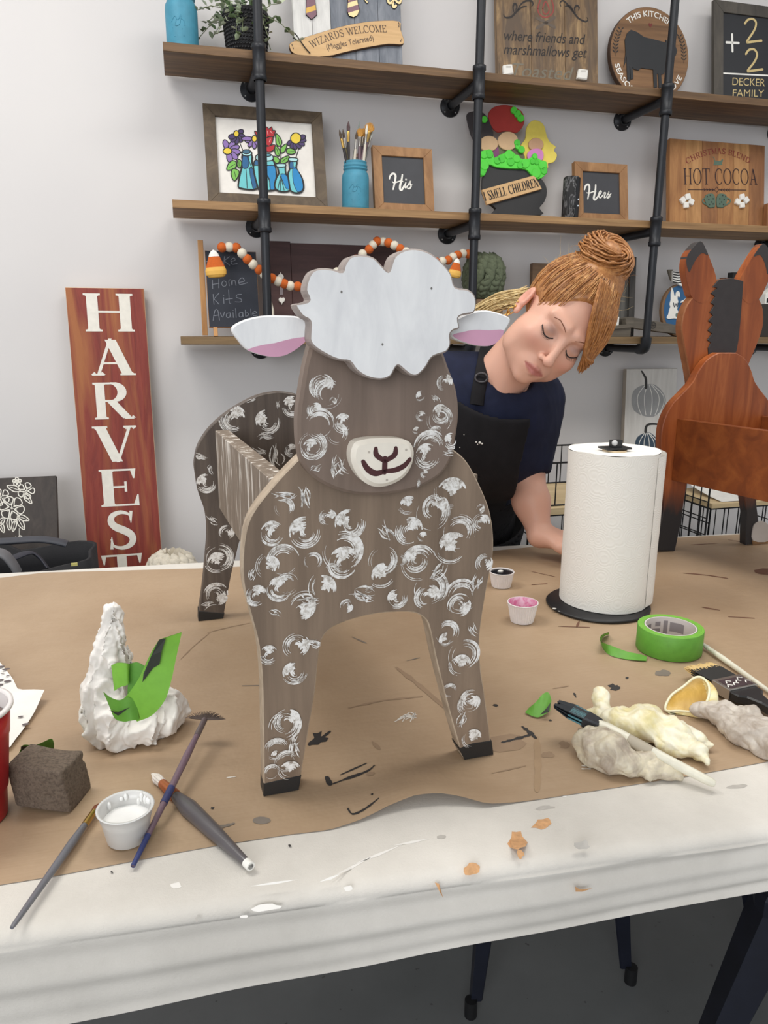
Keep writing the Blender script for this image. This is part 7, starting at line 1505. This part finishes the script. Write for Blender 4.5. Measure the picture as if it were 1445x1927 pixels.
def head_f(p):
    x = np.abs(p[..., 0]); q = np.stack([x, p[..., 1], p[..., 2]], -1); S = lambda c, r, R=None: s_ell(q, c, r, R)
    d = S((0, -.018, .045), (.074, .094, .084)); d = smin(d, S((0, .040, -.015), (.060, .056, .082)), .03)
    d = smin(d, S((0, .048, -.074), (.043, .040, .034)), .025); d = smin(d, S((0, .080, -.094), (.015, .013, .013)), .022)
    d = smin(d, S((.040, .064, -.024), (.022, .022, .020)), .02); d = smin(d, s_cap(q, (.012, .091, .028), (.046, .075, .030), .008, .007), .016)
    d = smin(d, S((.052, .030, -.055), (.014, .03, .03)), .03)
    d = smax(d, -S((.032, .104, .006), (.019, .018, .012)), .014)                      # eye hollow
    d = smin(d, S((.031, .0775, .004), (.0165, .0135, .0115)), .004)                     # lidded eye
    d = smin(d, s_cap(q, (0, .088, .022), (0, .113, -.030), .0062, .0088), .011)
    d = smin(d, S((0, .1155, -.034), (.0098, .0085, .0082)), .006); d = smin(d, S((.0115, .1015, -.037), (.0068, .0085, .0062)), .005)
    d = smax(d, -S((.0062, .108, -.0445), (.0034, .0050, .0030)), .003)
    d = smin(d, S((0, .080, -.066), (.027, .020, .018)), .016)                          # muzzle
    d = smin(d, s_cap(q, (.003, .1005, -.0605), (.021, .088, -.0655), .0046, .0022), .0045); d = smin(d, s_cap(q, (0, .0985, -.0725), (.018, .089, -.0685), .0058, .0026), .0045)
    d = smax(d, -s_cap(q, (0, .1055, -.0662), (.022, .093, -.0668), .0010, .0006), .0025)
    er = S((.0765, -.010, -.003), (.0075, .018, .028)); er = smax(er, -S((.086, -.006, .002), (.007, .0125, .021)), .004); er = smin(er, S((.076, .002, -.026), (.0055, .008, .009)), .006); er = smin(er, s_cap(q, (.0775, .004, -.010), (.079, -.004, -.012), .003, .003), .004)
    d = smin(d, er, .006)
    nk = s_cap(p, (0, -.022, -.05), nb, .050, .056); nk = smin(nk, s_cap(p, (.030, -.010, -.07), nb+np.array([0.0, .045, .0]), .016, .016), .02)
    d = smin(d, nk, .02)
    return d
sk, pk, lip, sh, bl = [np.array(lin(c)) for c in ((222, 172, 150), (214, 140, 124), (176, 98, 94), (140, 112, 108), (206, 138, 122))]
def head_col(V):
    x = np.abs(V[:, 0]); y, z = V[:, 1], V[:, 2]; C = np.tile(sk, (len(V), 1))
    def mixc(c, w): C[:] = C*(1-w[:, None])+c*w[:, None]
    g = lambda a, b, c_, r: np.exp(-(((x-a)/r[0])**2+((y-b)/r[1])**2+((z-c_)/r[2])**2))
    mixc(pk, .45*g(.040, .08, -.028, (.02, .03, .016))); mixc(pk, .4*g(0, .115, -.036, (.012, .012, .010))); mixc(pk, .6*g(.078, -.008, 0, (.012, .022, .034)))
    mixc(sh, .62*g(.031, .09, .008, (.017, .02, .009)))
    lw = np.clip(1.3-np.abs((z+.0662-.0035*np.clip(x/.02, 0, 1)*0)/(.0088*(1-np.clip(x/.0245, 0, 1)**2)+.0006)), 0, 1)*(x < .024)*(y > .085); mixc(lip, np.clip(lw*1.4, 0, 1)*.85)
    return C
def skin_obj_add(mb_V, mb_F, V, F, C, cols):
    o = sum(len(v) for v in mb_V); mb_V.append(V); mb_F.append(F+o); cols.append(C)
VV, FF, CC = [], [], []
lo = np.minimum(np.array([-.10, -.125, -.125]), nb-.07); hi = np.maximum(np.array([.10, .135, .14]), nb+.07)
V, F = nets(head_f, lo, hi, .0021); V = relax(V, F, 1, .4); C = head_col(V); skin_obj_add(VV, FF, hw(V), F, C, CC)
sd_d = lambda n: np.tile(sk, (n, 1))
# forearms and hands
def arm_f(S_, E_, W_, fing, palm):
    def f(p):
        d = s_cap(p, S_, E_, .046, .040); d = smin(d, s_cap(p, E_, E_*.55+W_*.45, .039, .037), .02); d = smin(d, s_cap(p, E_*.55+W_*.45, W_, .036, .0245), .02)
        for a, b, ra, rb in palm: d = smin(d, s_cap(p, a, b, ra, rb), .012)
        for ch, r in fing:
            e = None
            for i in range(len(ch)-1):
                k = s_cap(p, ch[i], ch[i+1], r*(1-.08*i), r*(1-.08*(i+1))); e = k if e is None else smin(e, k, .003)
            d = smin(d, e, .0042)
        return d
    return f
def hand(W_, dirx, diry, L=.082):
    """dirx: along the fingers; diry: across the knuckles from index to little finger; fingers curl downwards"""
    dx = dirx/np.linalg.norm(dirx); dy = diry-dx*(diry@dx); dy /= np.linalg.norm(dy); up_ = np.array([0, 0, 1.0])
    K = [W_+dx*L*k+dy*o for k, o in ((1.0, -.030), (1.04, -.010), (1.0, .010), (.92, .028))]; palm = [(W_+dy*o*.45, k, .0205, .0125) for o, k in zip((-.030, -.010, .010, .028), K)]
    fing = []
    for k, l in zip(K, (.070, .078, .072, .056)):
        a1 = k+dx*l*.42+up_*.004; a2 = a1+dx*l*.24-up_*l*.26; a3 = a2-dx*l*.02-up_*l*.26; a3[2] = max(a3[2], .7595); a2[2] = max(a2[2], .764); fing.append(([k, a1, a2, a3], .0088))
    t0 = W_+dx*.020-dy*.022; t1 = t0+dx*.030-dy*.020-up_*.006; t2 = t1+dx*.028-dy*.004-up_*.008; t1[2] = max(t1[2], .765); t2[2] = max(t2[2], .761)
    fing.append(([t0, t1, t2], .0108)); return fing, palm
LW2 = np.array(LWR); LW2[2] = max(.786, min(LW2[2], .80)); fg, pm = hand(LW2, np.array([.74, -.62, -.12]), np.array([.62, .78, -.04]), .062)
RW2 = np.array(RWR); fg2, pm2 = hand(RW2, np.array([.2, -.9, -.1]), np.array([-.9, -.2, 0]))
for S_, E_, W_, fg_, pm_ in ((LSH, LEL, LW2, fg, pm), (RSH, REL, RW2, fg2, pm2)):
    pts = np.array([S_, E_, W_]+[q for ch, _ in fg_ for q in ch]); V, F = nets(arm_f(np.array(S_), np.array(E_), np.array(W_), fg_, pm_), pts.min(0)-.06, pts.max(0)+.06, .0027); V = relax(V, F, 1); skin_obj_add(VV, FF, V, F, sd_d(len(V)), CC)
# torso frame
TU = (NECK-PEL)/np.linalg.norm(NECK-PEL); TX = (RSH-LSH); TX -= TU*(TX@TU); TX /= np.linalg.norm(TX); TF = np.cross(TU, TX)     # x: her right, f: forward
if TF@FWD > 0: TF = -TF
TM = np.stack([TX, TF, TU], 1); LT = np.linalg.norm(NECK-PEL)
def tw(p): return PEL+np.asarray(p)@TM.T
lr = hl_ and (LSH-PEL)@TM; rr_ = (RSH-PEL)@TM
print('torso', LT, lr, rr_, TF)
KNL, KNR = np.array([PEL[0]+.09, PEL[1]+.02, .50]), np.array([PEL[0]-.09, PEL[1]+.0, .50]); FTL, FTR = np.array([PEL[0]+.10, PEL[1]+.06, .08]), np.array([PEL[0]-.10, PEL[1]+.05, .08])
def legs(p, e):
    d = s_ell((p-PEL)@TM, (0, 0, 0), (.155+e, .115+e, .12+e))
    for H_, K_, A_ in ((PEL+np.array([.075, 0, -.06]), KNL, FTL), (PEL+np.array([-.075, 0, -.06]), KNR, FTR)):
        d = smin(d, s_cap(p, H_, K_, .082+e, .055+e), .05); d = smin(d, s_cap(p, K_, A_, .054+e, .038+e), .02)
    return d
def torso(p, e):
    q = (p-PEL)@TM; d = s_ell(q, (0, .005, LT*.40), (.128+e, .092+e, .20+e)); d = smin(d, s_ell(q, (0, .012, LT*.72), (.145+e, .105+e, .13+e)), .05); d = smin(d, s_ell(q, (0, 0, .0), (.15+e, .11+e, .12+e)), .06)
    d = smin(d, s_cap(p, LSH*.9+RSH*.1, RSH*.9+LSH*.1, .048+e, .048+e), .06); d = smin(d, s_ell(q, (0, .085, LT*.66), (.11+e, .05+e, .06+e)), .04); return d
V, F = nets(lambda p: smin(torso(p, 0), legs(p, 0), .03), np.array([PEL[0]-.32, .95, .02]), np.array([PEL[0]+.42, PEL[1]+.28, 1.30]), .011); skin_obj_add(VV, FF, V, F, sd_d(len(V)), CC)
per = thing('person', 'woman with a ginger bun in navy top and black apron bending over the table', 'person', (PEL[0], PEL[1], 0))
me = bpy.data.meshes.new('body'); V = np.concatenate(VV); F = np.concatenate(FF); me.from_pydata(V.tolist(), [], F.tolist()); me.materials.append(MSK); me.polygons.foreach_set('use_smooth', [True]*len(F))
ca = me.color_attributes.new('paint', 'FLOAT_COLOR', 'POINT'); C = np.concatenate(CC); ca.data.foreach_set('color', np.concatenate([C, np.ones((len(C), 1))], 1).astype(np.float32).ravel())
body_o = bpy.data.objects.new('body', me); COL.objects.link(body_o); attach(body_o, per)
# clothes
def clothm(nm, rgb, rough=.85):
    t = NT(nm); v = t.coord(); t.l(t.ramp(t.noise(v, 26, 4), [(.3, tuple(c*.8 for c in lin(rgb))), (.7, tuple(c*1.2 for c in lin(rgb)))]), t.b.inputs['Base Color']); t.b.inputs['Roughness'].default_value = rough; t.b.inputs['Specular IOR Level'].default_value = .25; t.bump(t.noise(v, 500, 3), .2, .0008); return t.m
MN, MA, MTR = clothm('navy_jersey', (27, 32, 54)), clothm('black_canvas_apron', (27, 26, 29)), clothm('black_trousers', (24, 24, 28))
Wc1, Wc2 = Wob(101, 34, 8), Wob(102, 22, 6)
def shirt(p, e=0.0):
    d = torso(p, .013+e); sl = s_cap(p, LSH, LSH*.06+LEL*.94, .060+e, .054+e); ax_ = (LEL-LSH)/np.linalg.norm(LEL-LSH); LA = np.linalg.norm(LEL-LSH)
    sl = smax(sl, (p-LSH)@ax_-LA*.93, .006); d = smin(d, sl, .022)
    ar = (REL-RSH)/np.linalg.norm(REL-RSH); s2 = smax(s_cap(p, RSH, REL, .060+e, .055+e), (p-RSH)@ar-np.linalg.norm(REL-RSH)*.85, .006); d = smin(d, s2, .022)
    d = d+.0035*(Wc1.ridge(p)-.8)+.003*Wc2(p)
    nd = HC-NECK; nd /= np.linalg.norm(nd)
    d = smax(d, -(s_cap(p, NECK+nd*.006, NECK+nd*.16, .053, .066)), .006)
    q = (p-PEL)@TM; d = smax(d, -(q[..., 2]+.06), .01); return d
# the open neck reaches down onto the skin below it
lo = np.minimum.reduce([LSH, RSH, PEL, LEL, REL])-.22; hi = np.maximum.reduce([LSH, RSH, PEL, LEL, NECK])+.2
sdf_obj('navy_top', shirt, lo, hi, .0045, MN, per, 1)
def apron(p):
    q = (p-PEL)@TM; b = torso(p, .013); d = np.abs(b-.019+.002*Wc2(p))-.003
    x, f, z = q[..., 0], q[..., 1], q[..., 2]; top_ = LT*.80+.082; wd = np.where(z > LT*.35, .085+.04*np.clip((LT*.8-z)/(LT*.45), 0, 1), .17)
    d = smax(d, z-top_, .004); d = smax(d, np.abs(x-.035)-wd, .004); d = smax(d, -(f+.01+.05*(z < LT*.3)), .004); d = smax(d, -(z+.02), .004); return d
sdf_obj('apron', apron, lo, hi, .004, MA, per, 1)
# apron strap and its buckle, hanging skirt of the apron
def on_surf(fn, px, py, d0, d1, off=.0):
    r = ray(px, py); ts = np.linspace(d0, d1, 400); P_ = EYE+ts[:, None]*r; v = fn(P_[:, None, :])[:, 0]; k = np.argmax(v < off); return P_[k] if v[k] < off else P_[len(P_)//2]
mb = MB(); strap = [on_surf(lambda p: torso(p, .013), x, y, 1.2, 1.9, .007) for x, y in ((921, 640), (915, 660), (910, 685), (905, 712), (900, 738), (897, 762))]
mb.tube(cr(strap, 4, False), .014, MA, 10, True, .22, upv=tuple(-FWD)); st = mb.build('apron_strap', per)
mb = MB(); q = strap[3]-FWD*.006; mb.tube([q+RIGHT*.012*math.cos(a)+UP*.009*math.sin(a) for a in np.linspace(0, 6.283, 17)[:-1]], .0022, fl(60, 58, 62, .3), 6, closed=True); mb.build('buckle', st)
def trou(p): return np.maximum(legs(p, .012), np.minimum(1, 1)*(.085-p[..., 2]))
sdf_obj('trousers', trou, np.array([PEL[0]-.32, PEL[1]-.3, .05]), np.array([PEL[0]+.32, PEL[1]+.3, 1.12]), .008, MTR, per, 1)
def skirt(p):
    d = np.abs(legs(p, .030)-.004)-.003; d = smax(d, p[..., 1]-(PEL[1]+.03), .006); d = smax(d, .60-p[..., 2], .006); d = smax(d, ((p-PEL)@TM)[..., 2]-.03, .004); return d
sdf_obj('apron_skirt', skirt, np.array([PEL[0]-.34, PEL[1]-.34, .55]), np.array([PEL[0]+.34, PEL[1]+.2, 1.2]), .005, MA, per, 1)
for ft in (FTL, FTR):
    sdf_obj('shoe', lambda p, ft=ft: np.maximum(smin(s_ell(p, ft+np.array([0, -.05, -.035]), (.045, .125, .05)), s_cap(p, ft, ft+np.array([0, 0, .04]), .044, .046), .03), .001-p[..., 2]), ft+np.array([-.1, -.22, -.09]), ft+np.array([.1, .12, .08]), .006, fl(30, 30, 32), per, 1)
# paint spatters on the apron
mb = MB()
for x, y, r in ((903, 833, 3), (907, 835, 2), (896, 832, 2), (874, 818, 2), (866, 842, 2), (899, 836, 2)):
    q = on_surf(apron, x, y, 1.2, 1.95); mb.ball(q-FWD*.001, r*.0009, WHITE, 8, 5, (1.2, .4, .9))
mb.build('paint_spatter', per)
# hair
def m_hair(nm, dark, mid, light):
    t = NT(nm); v = t.coord((150, 150, 150)); f = t.noise(v, 1.0, 4, .6, .4); t.l(t.ramp(f, [(.32, lin(dark)), (.5, lin(mid)), (.7, lin(light))]), t.b.inputs['Base Color']); t.b.inputs['Roughness'].default_value = .42; return t.m
MH = m_hair('ginger_hair', (142, 90, 48), (168, 112, 62), (194, 138, 82)); MBL = m_hair('blonde_hair', (186, 154, 104), (216, 190, 136), (236, 216, 168))
Wh = Wob(111, 60)
def cap(p):
    x = np.abs(p[..., 0]); q = np.stack([x, p[..., 1], p[..., 2]], -1)
    d = s_ell(q, (0, -.020, .047), (.0805, .1000, .0925)); d = smin(d, s_ell(q, (0, -.022, .125), (.045, .045, .03)), .03)
    d = d+.0014*Wh(p)
    face = s_ell(q, (0, .118, .004), (.066, .082, .104)); d = smax(d, -face, .008)
    d = smax(d, -s_ell(q, (.085, .012, -.012), (.028, .032, .040)), .008)                 # ear kept free
    low = -.030-(p[..., 1])*.1; d = smax(d, low-p[..., 2]+np.where(p[..., 1] > -.01, .035, 0)*1.0, .01)
    return d
hob = sdf_obj('hair', cap, (-.10, -.14, -.09), (.10, .10, .17), .0026, MH, per, 1, hw)
BUN = np.array([.012, -.036, .140])
def pull_strands():
    mb = MB(); rnd = random.Random(12)
    MH2 = m_hair('ginger_hair_light', (176, 124, 72), (200, 148, 92), (222, 176, 120)); MH3 = m_hair('ginger_hair_dark', (112, 70, 38), (134, 86, 46), (156, 102, 58))
    for i in range(620):
        a = rnd.uniform(-math.pi, math.pi)                          # direction around the crown
        el = rnd.uniform(-.55, .55) if abs(a) > .5 else rnd.uniform(.30, .65)
        # start on the hairline / sides, run over the skull to the bun
        d0 = np.array([math.sin(a)*math.cos(el), math.cos(a)*math.cos(el), math.sin(el)]); d1 = np.array([rnd.uniform(-.15, .15), -.10+rnd.uniform(-.15, .15), 1.0]); d1 /= np.linalg.norm(d1)
        pts = []
        for k in range(9):
            f = k/8; d = d0*(1-f)+d1*f; d /= np.linalg.norm(d); r_ = np.array([.0815, .1015, .0945])*(1.005+rnd.uniform(0, .012)+.02*math.sin(math.pi*f)*rnd.random())
            pts.append(np.array([0, -.020, .047])+d*r_)
        P_ = np.array(pts)
        if head_ok(P_[0]): mb.tube(hw(P_), [.0003]+[.0008]*7+[.0005], rnd.choice((MH, MH, MH2, MH3)), 4, False)
    # flyaway wisps
    for i in range(26):
        a = rnd.uniform(.6, 5.6); d = np.array([math.sin(a), math.cos(a), rnd.uniform(.2, 1.0)]); d /= np.linalg.norm(d); b0 = np.array([0, -.02, .047])+d*np.array([.081, .10, .094]); e = b0+np.array([rnd.uniform(-.02, .02), rnd.uniform(-.02, .02), rnd.uniform(.0, .025)])+d*rnd.uniform(.006, .018)
        mb.tube(hw([b0, (b0+e)/2+d*.006, e]), [.0003, .00025, .0001], MBL, 3, False)
    return mb.build('pulled_strands', hob)
def head_ok(p):
    x = abs(p[0]); return not (s_ell(np.array([[x, p[1], p[2]]]), (0, .118, .004), (.064, .080, .102))[0] < 0 or s_ell(np.array([[x, p[1], p[2]]]), (.085, .012, -.012), (.03, .034, .042))[0] < 0)
pull_strands()
mb = MB(); rnd = random.Random(21); ax1 = np.array([.25, .25, 1.0]); ax1 /= np.linalg.norm(ax1); e1 = np.cross(ax1, [0, 1, 0]); e1 /= np.linalg.norm(e1); e2 = np.cross(ax1, e1)
for i in range(150):
    tw_ = rnd.uniform(0, 6.28); ph = rnd.uniform(0, 6.28); rr = rnd.uniform(.018, .027); pts = []
    n = 26; sp_ = rnd.uniform(3.5, 6.0); a0 = rnd.uniform(0, 6.28)
    for k in range(n):
        f = k/(n-1); a = a0+sp_*f; b = ph+2.4*f+rnd.uniform(-.06, .06); R_ = .031+rr*math.cos(b); pts.append(BUN+e1*R_*math.cos(a)+e2*R_*math.sin(a)+ax1*rr*1.45*math.sin(b))
    mb.tube(hw(pts), [.0006]+[.0019]*(n-2)+[.0005], MH, 5, False)
mb.ball(hw(BUN), .037, MH, 18, 12)
for i in range(22):
    a = rnd.uniform(0, 6.28); b0 = BUN+(e1*math.cos(a)+e2*math.sin(a))*.055; e = b0+(e1*math.cos(a+.5)+e2*math.sin(a+.5))*rnd.uniform(.01, .022)+ax1*rnd.uniform(-.012, .016); mb.tube(hw([b0, (b0+e)/2+ax1*.004, e]), [.0003, .00025, .0001], MH, 3, False)
mb.build('bun', hob)
# long fringe swept across to her left
mb = MB(); rnd = random.Random(33)
for i in range(240):
    f = rnd.random(); w_ = rnd.uniform(-1, 1); J = lambda a: rnd.uniform(-a, a)
    s0 = np.array([.024-.078*f, .052-.020*f+J(.004), .126-.020*f*f]); s1 = np.array([.010-.080*f+.003*w_, .084-.040*f+J(.004), .094-.014*f])
    s2 = np.array([-.016-.066*f+.003*w_, .094-.044*f+J(.005), .056-.010*f]); s3 = np.array([-.044-.044*f+J(.002), .092-.040*f+J(.006), .020-.01*f]); s4 = np.array([-.074-.012*f+J(.003), .082-.018*f+J(.005), .014-.034*rnd.random()**1.5])
    q = cr([tuple(x) for x in (s0, s1, s2, s3, s4)], 4, False); n = len(q); mb.tube(hw(np.array(q)), [.0008]+[.0016]*(n-2)+[.0003], MH, 4, False)
mb.build('fringe', hob)
# blonde lengths behind her right ear
mb = MB()
for i in range(170):
    o_ = np.array([rnd.uniform(-.010, .012), rnd.uniform(-.018, .012), rnd.uniform(-.02, .02)]); b0 = np.array([.060, -.052, -.012])+o_
    p0 = hw(b0); px_e = at_depth(880+rnd.uniform(-14, 26), 606+rnd.uniform(-16, 16), 1.50); m_ = (p0+px_e)/2+UP*(.012+rnd.uniform(-.006, .010)); q = cr([tuple(p0), tuple(m_), tuple(px_e), tuple(px_e-UP*.014-RIGHT*.016+FWD*.012)], 5, False); n = len(q); mb.tube(np.array(q), [.0005]+[.0009]*(n-2)+[.0002], MBL, 4, False)
mb.build('blonde_lengths', hob)['label'] = 'pale blonde lengths of hair'
# brows, lashes, earrings
brow, lash = paint('brow_brown', (132, 84, 62), .7), paint('lash_dark', (44, 34, 34), .6)
def hsurf(x, z, off=0):
    ys = np.linspace(.14, .03, 240); P_ = np.stack([np.full(240, x), ys, np.full(240, z)], -1); v = head_f(P_[:, None, :])[:, 0]; k = np.argmax(v < 0); return np.array([x, ys[k]+off, z])
for s in (1, -1):
    mb = MB(); mb.tube(hw(np.array([hsurf(s*x, z, .0002) for x, z in ((.013, .0235), (.022, .0285), (.034, .0315), (.044, .0275), (.051, .020))])), [.0007, .0015, .0016, .0012, .0004], brow, 6, True, .6); mb.build('eyebrow', per)
    mb = MB(); L_ = [hsurf(s*x, z, .0006) for x, z in ((.0175, -.0005), (.022, -.0045), (.029, -.0072), (.037, -.0062), (.0445, -.001), (.048, .0025))]; mb.tube(hw(np.array(cr([tuple(q) for q in L_], 4, False))), [.0006]+[.0013]*19+[.0006], lash, 6)
    for q in cr([tuple(q) for q in L_[1:]], 3, False): q = np.array(q); mb.tube(hw(np.array([q, q+np.array([s*.0015, .004, -.0035]), q+np.array([s*.003, .0075, -.0035])])), [.0004, .0003, .0001], lash, 3, False)
    mb.build('eyelashes', per)
goldm = paint('gold', (214, 168, 96), .25, .95)
mb = MB()
for k in range(3):
    cc_ = np.array([.083, .000, -.036-.0105*k]); nrm = (1, 0, 0) if k % 2 else (0, 1, 0); a_ = np.array([0, 1.0, 0]) if k % 2 else np.array([1.0, 0, 0])
    mb.tube(hw(np.array([cc_+a_*.0055*math.cos(t_)+np.array([0, 0, 1.0])*.0075*math.sin(t_) for t_ in np.linspace(0, 6.283, 15)[:-1]])), .0014, goldm, 6, closed=True)
mb.ball(hw((.083, .0, -.024)), .0028, goldm, 8, 6); mb.build('earring', per); mb = MB(); mb.ball(hw((.084, -.006, -.016)), .002, goldm, 8, 6); mb.build('ear_stud', per)
